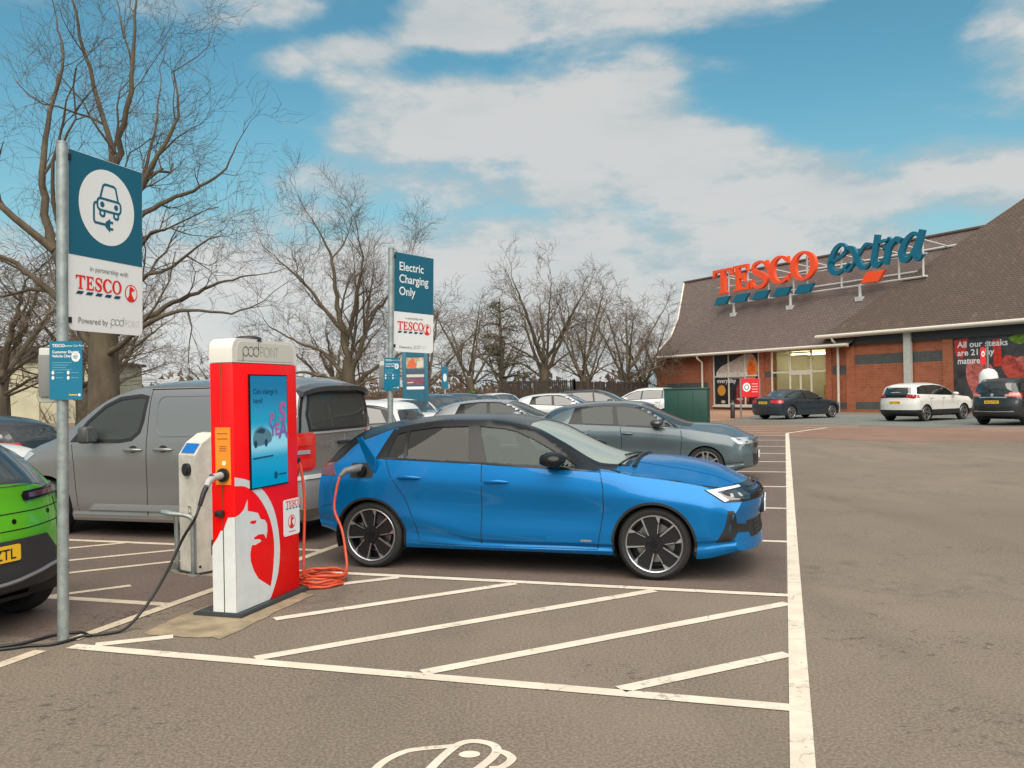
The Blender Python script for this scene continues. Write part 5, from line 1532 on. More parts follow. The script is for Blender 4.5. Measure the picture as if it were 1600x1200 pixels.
    for s_ in (1, -1):
        ax = 'FR' if s_ < 0 else 'FL'; e = Vector(Body.AX[ax][1])
        def U(x, y): return e.x * x + e.y * (s_ * y)
        B.drape([(U(3.16, .87), .792), (U(3.30, .83), .685), (U(3.52, .62), .688), (U(3.60, .35), .690), (U(3.62, .30), .78), (U(3.45, .70), .805)], ax, .005, .035, .014, vz)
    obj('front_visor', vz, gloss_black, car, 40)
    for s_ in (1, -1):
        ax = 'FR' if s_ < 0 else 'FL'; e = Vector(Body.AX[ax][1])
        U = lambda x, y: e.x * x + e.y * (s_ * y)
        b = MB(); B.drape([(U(3.17, .86), .790), (U(3.30, .82), .690), (U(3.34, .80), .700), (U(3.26, .835), .772), (U(3.52, .60), .786), (U(3.52, .60), .800)], ax, .009, .02, .006, b, 0)
        B.drape([(U(3.27, .83), .765), (U(3.33, .80), .700), (U(3.50, .62), .705), (U(3.50, .62), .776)], ax, .008, .02, .004, b, 1)
        for k, (xx, yy) in enumerate(((3.37, .77), (3.43, .70))): B.drape([(U(xx, yy) - .014, .725), (U(xx, yy) + .016, .725), (U(xx, yy) + .020, .748), (U(xx, yy) - .008, .748)], ax, .011, .02, .003, b, 2)
        obj('headlight', b, [mat('daytime_lamp', (.78, .79, .80), .25, coat=1.0), dark_glass, lamp_glass], car, 40)
    gr = MB()
    for k in range(4): B.ring([(-.42, .715 + k * .022), (0, .715 + k * .022), (.42, .715 + k * .022)], .003, .003, 'F', .010, gr, 0, False, False, .005)
    for k in range(5): B.ring([(-.48, .375 + k * .028), (0, .372 + k * .028), (.48, .375 + k * .028)], .004, .004, 'F', .012, gr, 0, False, False, .006)
    obj_split('grille_bar', gr, mat('dark_bar', (.06, .06, .062), .35, .6), car)
    lg = MB(); B.drape([(-.56, .36), (.56, .36), (.62, .51), (-.62, .51)], 'F', .004, .04, .012, lg)
    for s_ in (1, -1):
        ax = 'FR' if s_ < 0 else 'FL'; e = Vector(Body.AX[ax][1])
        U = lambda x, y: e.x * x + e.y * (s_ * y)
        B.drape([(U(3.235, .87), .345), (U(3.30, .84), .480), (U(3.325, .83), .615), (U(3.36, .80), .615), (U(3.40, .76), .50), (U(3.52, .60), .475), (U(3.55, .52), .40), (U(3.40, .74), .425), (U(3.335, .80), .355)], ax, .004, .03, .012, lg)
    obj_split('lower_grille', lg, black, car, 40)
    emb = MB(); B.drape(ell(0, .752, .055, .045, 20), 'F', .014, .02, .006, emb); obj('badge', emb, gloss_black, car, 40)
    fx = B.hit('F', 0, .59).x
    pb = MB(); pb.box(fx - .03, fx + .014, -.27, .27, .535, .665, 0, .012); obj('plate_holder', pb, black, car, 50)
    plate(car, 'number_plate', (fx + .030, 0, .60), 0.0, 'VX73 EYK', white_p, band=True)
    # sill and bumper lip, rear lamp, spoiler
    sp_ = MB()
    for s_ in (1, -1):
        ax = 'BR' if s_ < 0 else 'BL'; e = Vector(Body.AX[ax][1])
        U = lambda x, y: e.x * x + e.y * (s_ * y)
        B.drape([(U(-.34, .87), .885), (U(-.46, .84), 1.005), (U(-.64, .70), .985), (U(-.72, .50), .935), (U(-.70, .55), .875)], ax, .004, .03, .01, sp_)
    obj_split('tail_light', sp_, mat('smoked_red_lens', (.16, .03, .025), .2, coat=1), car, 40)
    b = MB(); B.drape([(-.62, .36), (.62, .36), (.60, .50), (-.60, .50)], 'B', .004, .05, .01, b); obj('rear_diffuser', b, black, car, 40)
    plate(car, 'number_plate', (-.775, 0, .66), math.pi, 'VX73 EYK', yellow_p)
    # charge port with its open flap
    pp = MB(); B.drape(rrect(-.195, .050, .868, 1.008, .02, 4), 'R', .002, .03, .012, pp); obj('charge_port', pp, black, car, 40)
    c = B.hit('R', -.065, .935); pz = MB()
    pz.tube([c + Vector((0, .0, 0)), c + Vector((0, -.035, 0))], .052, 20); pz.tube([c + Vector((.0, -.03, 0)), c + Vector((.0, -.05, 0))], .045, 20)
    obj('charge_socket', pz, gloss_black, car, 40)
    fl = MB(); hx = B.hit('R', .052, .955); hx2 = hx + Vector((-.145, -.060, .30))
    t_ = (hx2 - hx); w_ = Vector((.03, -.02, -.005))
    q0 = [hx + Vector((0, -.004, -.07)), hx + Vector((.025, -.012, -.06)), hx + Vector((.030, -.04, .10)), hx2 + Vector((.05, -.01, .01)), hx2, hx + Vector((-.075, -.03, .10))]
    nf = Vector((.5, .8, .1)).normalized() * .010
    n6 = len(q0); fl.add([tuple(p) for p in q0] + [tuple(p + nf) for p in q0], [tuple(range(n6)), tuple(range(2 * n6 - 1, n6 - 1, -1))] + [(i, n6 + i, n6 + (i + 1) % n6, (i + 1) % n6) for i in range(n6)])
    obj('charge_flap', fl, P_, car, 40)
    # cabin
    cb = MB(); cb.box(-.35, 2.35, -.70, .70, .42, .46); cb.box(-.5, .1, -.62, .62, .46, .98)
    for s_ in (1, -1): cb.box(.0, 2.2, s_ * .80 - .03, s_ * .80 + .03, .42, .95)
    dv = len(cb.v); cb.box(1.80, 2.36, -.70, .70, .66, .955, 0, .04)
    for y in (-.36, .36): seat(cb, 1.22, y, .48)
    cb.box(.15, .65, -.62, .62, .48, .66, 0, .05); v0 = len(cb.v); cb.box(.05, .20, -.62, .62, .62, 1.06, 0, .05)
    for y in (-.4, .4): cb.box(-.02, .08, y - .13, y + .13, 1.06, 1.20, 0, .04)
    cb.box(.34, .72, -.66, -.30, .66, .98, 0, .08); v0 = len(cb.v); cb.box(.30, .52, -.66, -.28, .90, 1.20, 0, .07)
    for i in range(v0, len(cb.v)):
        x, y, z = cb.v[i]; cb.v[i] = (x + (z - .9) * .55, y, z)
    cb.lathe([(.175, -.012), (.19, 0), (.175, .012), (.162, 0)], 28, 'Y', (0, 0, 0), closed=True)
    n_ = 28 * 4
    for i in range(len(cb.v) - n_, len(cb.v)):
        x, y, z = cb.v[i]; cb.v[i] = (1.72 + y * .9 - z * .35, -.36 + x, .90 + z * .93)
    obj('interior', cb, dark_in, car, 40)
    # mirrors, roof rail strip, wipers, aerial
    mirror_part(car, (1.80, -.845, .985), -1, gloss_black, 1.1); mirror_part(car, (1.80, .845, .985), 1, gloss_black, 1.1)
    wp = MB()
    for y0_, y1_ in ((.45, -.25), (-.10, -.62)):
        a_ = B.hit('T', 2.47, y0_, .012); b_ = B.hit('T', 2.36, y1_, .012); wp.tube([a_, (a_ + b_) / 2 + Vector((0, 0, .012)), b_], .009, 6)
    cowl = [B.hit('T', 2.50, -.62 + 1.24 * k / 12, .006) for k in range(13)]; wp.tube(cowl, .022, 6)
    obj_split('wiper', wp, black, car)
    an = MB(); an.add([(.02, -.03, 1.40), (.02, .03, 1.40), (.22, .0, 1.435), (.04, 0, 1.50)], [(0, 2, 3), (2, 1, 3), (1, 0, 3), (0, 1, 2)]); obj('aerial', an, gloss_black, car)
    b = MB(); B.drape([(2.05, .325), (2.15, .325), (2.15, .34), (2.05, .34)], 'R', .003, .03, .003, b); obj('badge', b, chrome, car)
    return car, B, o, h
blue_car, BLUE_B, BLUE_O, BLUE_H = build_blue()
# ---------------------------------------------------------------- other vehicles
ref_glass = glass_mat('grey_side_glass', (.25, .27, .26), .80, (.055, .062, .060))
def Uax(ax): 
    e = Vector(Body.AX[ax][1]); return lambda x, y: e.x * x + e.y * y
TYPES = {
 'hatch': dict(C=HATCH, wb=2.70, R=.32, side=[[(.40, 1.05), (1.0, 1.024), (.945, 1.345), (.62, 1.338), (.345, 1.302)], [(1.10, 1.02), (2.05, .985), (1.90, 1.062), (1.76, 1.135), (1.59, 1.225), (1.42, 1.295), (1.30, 1.322), (1.03, 1.346)]],
   surround=[(.12, 1.045), (1.09, 1.000), (2.235, .938), (2.16, .99), (1.94, 1.118), (1.62, 1.290), (1.45, 1.352), (1.20, 1.385), (.75, 1.385), (.40, 1.355), (.205, 1.33)],
   screen=[(2.42, .60), (2.47, 0), (2.42, -.60), (1.80, -.60), (1.48, -.555), (1.44, 0), (1.48, .555), (1.80, .60)], rear=[(-.56, 1.0), (.56, 1.0), (.50, 1.20), (-.50, 1.20)],
   tail=[(-.36, .86, .86), (-.46, .84, .99), (-.70, .58, .965), (-.72, .52, .89), (-.66, .60, .85)], head=[(3.17, .86, .785), (3.30, .83, .675), (3.55, .55, .685), (3.52, .58, .785)], zplate=.66, arch=.355, mir=(1.80, .845, .985), hz=.86, hx=(1.27, .42), sx=(1.13, 2.25)),
 'suv': dict(C=SUV, wb=2.675, R=.345, side=[[(-.42, 1.17), (.12, 1.145), (.10, 1.475), (-.25, 1.42)], [(.17, 1.145), (1.08, 1.11), (1.02, 1.49), (.55, 1.495), (.15, 1.48)], [(1.15, 1.11), (2.08, 1.08), (1.72, 1.30), (1.42, 1.42), (1.09, 1.485)]],
   surround=[(-.52, 1.15), (1.1, 1.09), (2.25, 1.055), (2.08, 1.15), (1.70, 1.355), (1.32, 1.475), (.8, 1.52), (0, 1.50), (-.38, 1.42)],
   screen=[(2.38, .62), (2.42, 0), (2.38, -.62), (1.65, -.58), (1.44, -.54), (1.40, 0), (1.44, .54), (1.65, .58)], rear=[(-.64, 1.12), (.64, 1.12), (.56, 1.42), (-.56, 1.42)],
   tail=[(-.45, .90, .98), (-.48, .88, 1.10), (-.78, .66, 1.12), (-.80, .60, 1.00), (-.70, .75, .96)], head=[(3.05, .90, .95), (3.15, .88, .84), (3.48, .62, .82), (3.46, .64, .92)], zplate=.80, arch=.385, mir=(1.80, .90, 1.07), hz=.98, hx=(1.2, .35), sx=(1.12, 2.2)),
 'sedan': dict(C=SEDAN, wb=2.81, R=.33, side=[[(-.20, 1.03), (.92, .99), (.86, 1.325), (.45, 1.285), (.05, 1.165)], [(1.02, .985), (2.0, .955), (1.70, 1.155), (1.38, 1.28), (.95, 1.33)]],
   surround=[(-.36, 1.02), (1.0, .965), (2.2, .925), (2.02, 1.03), (1.72, 1.20), (1.36, 1.325), (.9, 1.362), (.4, 1.31), (0, 1.19)],
   screen=[(2.38, .60), (2.42, 0), (2.38, -.60), (1.75, -.56), (1.50, -.52), (1.46, 0), (1.50, .52), (1.75, .56)], rear=None, rearT=[(-.48, -.58), (-.48, .58), (.12, .50), (.12, -.50)],
   tail=[(-.52, .87, .78), (-.56, .86, .90), (-.92, .66, .92), (-.95, .45, .90), (-.95, .45, .80), (-.86, .70, .77)], head=[(3.05, .86, .74), (3.15, .84, .64), (3.48, .60, .63), (3.46, .62, .72)], zplate=.80, arch=.365, mir=(1.82, .84, .955), hz=.84, hx=(1.15, .20), sx=(1.0, 2.15)),
}
def car_generic(kind, name, label, cat, pm, pos, yaw, group=None, fs=1, fz=1, fy=1, ds=.07, roof=None, clad=None, wstyle='five', rear_text='LR19 VKE', plates=True, glass=None, detail=True, headlamp=True, ax0=0.0, zroof=1.12, over=None):
    T = TYPES[kind]; C = scaled(T['C'], fs, fz, fy, **(over or {}))
    car = thing(name, label, cat, pos, yaw, group)
    kw = {}
    if kind == 'sedan': kw = dict(rear=[(.2, .10), (.4, .02), (.6, .0), (.8, .03), (.95, .05), (1.05, .12)], rR=(.22, 2.8), rF=(.30, 2.5))
    if kind == 'suv': kw = dict(rear=[(.3, .06), (.45, .0), (.7, .0), (.95, .04), (1.1, .06), (1.2, .1)], rR=(.30, 2.8), front=[(.2, .10), (.4, .0), (.7, .0), (.85, .03), (.95, .09)], rF=(.26, 2.6))
    if kind == 'hatch': kw = dict(rF=(.32, 2.6), rR=(.24, 2.6))
    B = Body(C, ds, **kw); kr = B.key_row
    S = lambda l: [(x * fs, z * fz) for x, z in l]
    Y = lambda l: [(x * fs, y * fy) for x, y in l]
    W2 = lambda l: [(y * fy, z * fz) for y, z in l]
    if roof is not None: B.colour(lambda c, r_: 1 if (r_ >= kr[9] and c[2] > zroof * fz) else None)
    if clad: B.colour(lambda c, r_: 2 if c[2] < clad else None)
    wb = T['wb'] * fs; Rw = T['R'] * (fs if kind != 'hatch' else 1.0); ra = T['arch'] * fs
    B.arch(ax0, Rw, ra); B.arch(wb, Rw, ra)
    B.build('body', [pm, roof or pm, black], car)
    g_ = glass or dark_glass
    b = MB(); B.drape(S(T['surround']), 'R', .003, .06, .008, b, 0, True); obj_split('window_trim', b, gloss_black, car, 40)
    for w_ in T['side']:
        for ax in 'RL':
            b = MB(); B.drape(S(w_), ax, .007, .07, .004, b); obj('side_window', b, g_, car, 60)
    b = MB(); B.drape(Y(T['screen']), 'T', .004, .08, .006, b); obj('windscreen', b, g_, car, 60)
    if T['rear']: b = MB(); B.drape(W2(T['rear']), 'B', .004, .08, .006, b); obj('rear_window', b, g_, car, 60)
    elif T.get('rearT'): b = MB(); B.drape(Y(T['rearT']), 'T', .004, .08, .006, b); obj('rear_window', b, g_, car, 60)
    for s_ in (1, -1):
        for nm, key, axs, m_ in (('tail_light', 'tail', ('BL', 'BR'), lamp_red), ('headlight', 'head', ('FL', 'FR'), lamp_glass)):
            if nm == 'headlight' and not headlamp: continue
            ax = axs[0] if s_ > 0 else axs[1]; u_ = Uax(ax)
            b = MB(); B.drape([(u_(x * fs, s_ * y * fy), z * fz) for x, y, z in T[key]], ax, .005, .06, .01, b); obj(nm, b, m_, car, 40)
    W = wheel_mesh_cache(Rw, wstyle)
    for xw in (ax0, wb):
        for s_ in (-1, 1): place_wheel(W, car, (xw, s_ * (max(v for _, v in C['ys']) - .085), Rw), s_ > 0)
    wells('wheel_well', car, (ax0, wb), Rw, ra, .55, max(v for _, v in C['ys']) + .015)
    if detail:
        sm = MB()
        for x in T['sx']: seam(B, [(x * fs, T['hz'] * fz + .12), (x * fs + .03, T['hz'] * fz - .1), (x * fs - .02, .36)], 'R', .010, sm)
        seam(B, [(.18 * fs, T['hz'] * fz + .14), (.30 * fs, .70 * fz), (.48 * fs, .42 * fz)], 'R', .010, sm)
        obj_split('panel_seam', sm, seam_m, car)
        for x in T['hx']:
            for ax in 'RL': handle(B, car, x * fs, T['hz'] * fz, pm, ax)
        mx, my, mz = T['mir']
        for s_ in (-1, 1): mirror_part(car, (mx * fs, s_ * my * fy, mz * fz), s_, roof or pm, 1.05)
        b = MB(); B.drape(W2([(-.5, .30), (.5, .30), (.56, .50), (-.56, .50)]), 'F', .004, .08, .01, b); B.drape(W2([(-.45, .60), (.45, .60), (.45, .68), (-.45, .68)]), 'F', .004, .08, .01, b); obj_split('front_grille', b, black, car, 40)
    if plates:
        zp = T['zplate'] * fz; x = B.hit('B', 0, zp).x
        plate(car, 'number_plate', (x - .012, 0, zp), math.pi, rear_text, yellow_p)
        zp = .46 * fz; x = B.hit('F', 0, zp).x
        plate(car, 'number_plate', (x + .014, 0, zp), 0, None, white_p)
    return car, B
_wc = {}
def wheel_mesh_cache(Rw, style):
    k = (round(Rw, 3), style)
    if k not in _wc: _wc[k] = None
    return k
def place_wheel(k, parent, pos, flip):
    Rw, style = k
    if _wc[k] is None:
        _wc[k] = wheel_parts(Rw, .215, Rw * .735, style, parent, pos, flip)
        return
    src = _wc[k]; c = src.copy(); COL.objects.link(c); c.parent = parent; c.location = pos; c.rotation_euler = (0, 0, math.pi if flip else 0)
    for ch in src.children:
        d_ = ch.copy(); COL.objects.link(d_); d_.parent = c

H_V = YAW_V                 # nose towards the aisle
# grey-blue hatchback in the bay beyond
corsa_paint = paint('grey_blue_paint', (.072, .100, .114), .2, .4)
p0 = uv(16.42, -.49 - 3.62 * .949 + .02)
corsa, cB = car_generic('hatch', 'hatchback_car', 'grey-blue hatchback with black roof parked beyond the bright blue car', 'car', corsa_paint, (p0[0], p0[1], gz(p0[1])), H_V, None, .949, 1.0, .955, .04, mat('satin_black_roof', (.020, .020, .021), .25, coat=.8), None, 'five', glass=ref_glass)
# lime green crossover, only its tail in view
MOKKA = dict(zr=[(-.81, 1.00), (-.70, 1.08), (-.45, 1.24), (0, 1.38), (.76, 1.44), (1.24, 1.41), (1.62, 1.29), (2.0, 1.11), (2.3, 1.0), (2.77, .955), (3.15, .91), (3.44, .82)],
  zt=[(-.81, 1.08), (-.70, 1.20), (-.45, 1.38), (0, 1.49), (.76, 1.53), (1.24, 1.49), (1.53, 1.41), (2.34, 1.06), (2.77, 1.025), (3.15, .965), (3.44, .87)],
  yr=[(-.81, .66), (-.6, .60), (-.3, .585), (.3, .60), (.76, .62), (1.43, .66), (2.0, .74), (2.4, .77), (3.06, .75), (3.44, .65)])
green_paint = paint('lime_green_paint', (.085, .46, .012), .1, .45)
p0 = uv(4.66, -5.18 - .81)
mokka, mB = car_generic('suv', 'crossover_car', 'lime green crossover with dark roof, cut off by the left edge of the photo', 'car', green_paint, (p0[0], p0[1], 0), H_V + math.pi, None, .956, .945, .985, .045, mat('dark_grey_roof', (.035, .036, .038), .3, coat=.6), .50, 'five', 'KV72 ZTL', plates=False, ax0=-.17, zroof=.9, over=MOKKA)
for o in [c for c in mokka.children if c.name.startswith('tail_light')]: bpy.data.objects.remove(o)
for s_ in (1, -1):
    b = MB(); B_ = mB
    l = [(s_ * .30, .945), (s_ * .28, .985), (s_ * .30, 1.015), (s_ * .80, 1.035), (s_ * .84, .90), (s_ * .77, .90), (s_ * .76, .965)]
    B_.drape(l, 'B', .012, .05, .02, b, 0)
    B_.drape([(s_ * .34, .965), (s_ * .34, 1.0), (s_ * .70, 1.012), (s_ * .70, .978)], 'B', .018, .05, .008, b, 1)
    obj('tail_light', b, [gloss_black, mat('smoked_purple_lens', (.10, .035, .045), .15, coat=1)], mokka, 40)
    b = MB(); B_.drape([(s_ * .74, .62), (s_ * .82, .62), (s_ * .85, .80), (s_ * .80, .80)], 'B', .006, .05, .01, b); obj('rear_reflector', b, lamp_red, mokka, 40)
b = MB(); mB.drape([(-.66, .34), (.66, .34), (.80, .54), (.62, .56), (.48, .69), (-.48, .69), (-.62, .56), (-.80, .54)], 'B', .016, .05, .03, b); obj('rear_bumper', b, mat('dark_bumper', (.030, .032, .036), .55), mokka, 40)
b = MB(); b.tube([mB.hit('B', -.70 + 1.4 * k / 14, .43 + .03 * math.cos(k / 14 * 2 * math.pi), .025) for k in range(15)], .014, 6); obj('bumper_strip', b, mat('satin_strip', (.30, .31, .32), .4, .6), mokka)
xr = mB.hit('B', 0, .60).x
plate(mokka, 'number_plate', (xr - .03, .07, .605), math.pi, 'KV72 ZTL', yellow_p)
b = MB(); mB.ring([(-.80, .885), (-.4, .872), (.4, .872), (.80, .885)], .004, .004, 'B', .0015, b, 0, False); mB.ring([(-.78, .775), (-.3, .755), (.3, .755), (.78, .775)], .004, .004, 'B', .0015, b, 0, False); mB.ring([(-.66, .94), (-.70, .80), (-.66, .72)], .004, .004, 'B', .0015, b, 0, False)
obj_split('tailgate_seam', b, seam_m, mokka)
for y_, z_ in ((-.55, .845), (-.18, .815)):
    b = MB(); mB.drape(ell(y_, z_, .020, .018, 14), 'B', .004, .03, .003, b); obj('badge', b, gloss_black, mokka)

# cars by the shop front
def axle_from(contact, yaw, half): return (contact[0] - math.sin(yaw) * half, contact[1] + math.cos(yaw) * half, .12)
yw = R(30.5)
car_generic('sedan', 'saloon_car', 'dark navy saloon parked in front of the supermarket entrance', 'car', paint('navy_paint', (.020, .030, .040), .3, .35), axle_from((13.04, 41.07), yw, .80), yw, None, 1, 1, 1, .07, None, None, 'ten', 'LB14 XFN')
yw = R(32)
s3, sB = car_generic('suv', 'suv_car', 'white crossover with black lower cladding parked by the brick wall', 'car', paint('pearl_white_paint', (.62, .60, .56), .0, .4), axle_from((17.11, 36.32), yw, .82), yw, None, 1, 1, 1, .06, None, .50, 'five', 'HJ17 OVP')
b = MB(); sB.drape([(-.82, 1.0), (.82, 1.0), (.78, 1.125), (-.78, 1.125)], 'B', .010, .06, .014, b); obj('rear_panel', b, gloss_black, s3, 40)
for s_ in (1, -1):
    for k in range(3):
        b = MB(); y_ = s_ * (.52 + k * .10); sB.drape([(y_ - .035, 1.03), (y_ + .035, 1.03), (y_ + .045, 1.105), (y_ - .025, 1.105)], 'B', .016, .05, .012, b); obj('tail_light', b, lamp_red, s3)
p0 = axle_from((17.62, 32.85), yw, -.84)
xt, xB = car_generic('suv', 'suv_car', 'black sport utility car with chrome tailgate strip, cut off by the right edge', 'car', paint('black_paint', (.014, .016, .016), .2, .32), p0, yw, None, 1.05, 1.07, 1.0, .06, None, .48, 'five', 'RK16 TYD')
b = MB(); xB.ring([(-.50, 1.02), (0, 1.03), (.50, 1.02)], .018, .018, 'B', .012, b, 0, False); xB.ring([(-.72, .52), (0, .51), (.72, .52)], .014, .014, 'B', .012, b, 0, False); obj_split('chrome_strip', b, chrome, xt)
b = MB(); xB.drape(ell(0, 1.11, .06, .055, 16), 'B', .014, .03, .008, b); obj('badge', b, chrome, xt)
for s_ in (1, -1):
    b = MB(); u_ = Uax('BL' if s_ > 0 else 'BR')
    xB.drape([(u_(-.55, s_ * .87), 1.08), (u_(-.60, s_ * .85), 1.19), (u_(-.86, s_ * .50), 1.12), (u_(-.86, s_ * .50), 1.05)], 'BL' if s_ > 0 else 'BR', .009, .05, .01, b); obj('light_lens', b, mat('pink_lens', (.55, .22, .18), .25, coat=1), xt)
    rl_ = MB(); rl_.tube([xB.hit('T', -.4, s_ * .62, .005), xB.hit('T', -.2, s_ * .63, .05), xB.hit('T', .8, s_ * .63, .05), xB.hit('T', 1.3, s_ * .62, .005)], .018, 6); obj('roof_rail', rl_, black, xt)

# cars in the rows farther back
grp = 'cars parked in the rows behind'
silver = paint('silver_paint', (.36, .36, .36), .5, .35); whitep = paint('white_paint', (.60, .60, .585), .0, .4); tealp = paint('teal_blue_paint', (.004, .115, .20), .35, .36)
darkp = paint('dark_grey_paint', (.030, .032, .034), .4, .36); greenp = paint('dark_green_grey_paint', (.045, .055, .055), .4, .36)
def bg(kind, label, pm, x, y, yaw, **k): return car_generic(kind, 'parked_car', label, 'car', pm, (x, y, gz(y)), yaw, grp, ds=.10, plates=k.pop('plates', True), wstyle='ten', **k)
bg('suv', 'dark grey car with a white roof standing behind the grey van', darkp, -2.50, 17.2, H_V + math.pi, fs=.93, fz=.95, fy=.95, roof=whitep)
bg('hatch', 'white hatchback showing its bonnet between the white-roofed car and the blue car roof', whitep, -3.84, 27.0, R(-58), fz=.98)
bg('hatch', 'teal blue hatchback facing right in front of the brown brushwood', tealp, -3.3, 31.5, R(-58), fz=1.04)
bg('hatch', 'dark green-grey hatchback just beyond the teal blue hatchback', greenp, -2.65, 35.5, R(-58), fz=1.05)
bg('hatch', 'silver hatchback behind the dark green-grey hatchback', silver, -2.0, 40.0, R(-58), fz=1.0)
bg('hatch', 'small white hatchback farthest along the angled row, near the green shrub', whitep, -1.25, 45.0, R(-58), fz=1.02)
bg('hatch', 'silver-grey hatchback whose roof arc shows above the bright blue car', silver, -1.35, 23.4, H_V, fz=.965, glass=ref_glass)
bg('hatch', 'white hatchback behind the silver-grey roof arc, before the slat fence', whitep, .75, 33.2, H_V, fz=1.0)
dsuv, dB = bg('suv', 'dark car with roof bars before the slat fence', darkp, 2.65, 38.2, H_V, fz=.96)
for s_ in (1, -1):
    rl_ = MB(); rl_.tube([dB.hit('T', -.4, s_ * .60, .0), dB.hit('T', -.2, s_ * .60, .07), dB.hit('T', 1.0, s_ * .60, .07), dB.hit('T', 1.3, s_ * .60, .0)], .022, 6); obj('roof_rail', rl_, black, dsuv)
bg('suv', 'white crossover half hidden by the dark green cabinet', whitep, 7.0, 39.5, H_V + math.pi, fs=.95, fz=.99, fy=.97)
bg('hatch', 'black estate car behind the bonnet of the white car at the left edge', darkp, -8.75, 15.4, H_V + math.pi, fs=1.02, fz=.97)
bg('hatch', 'white car at the left edge, nose towards the grey van', whitep, -10.3, 13.55, H_V, fz=1.02)

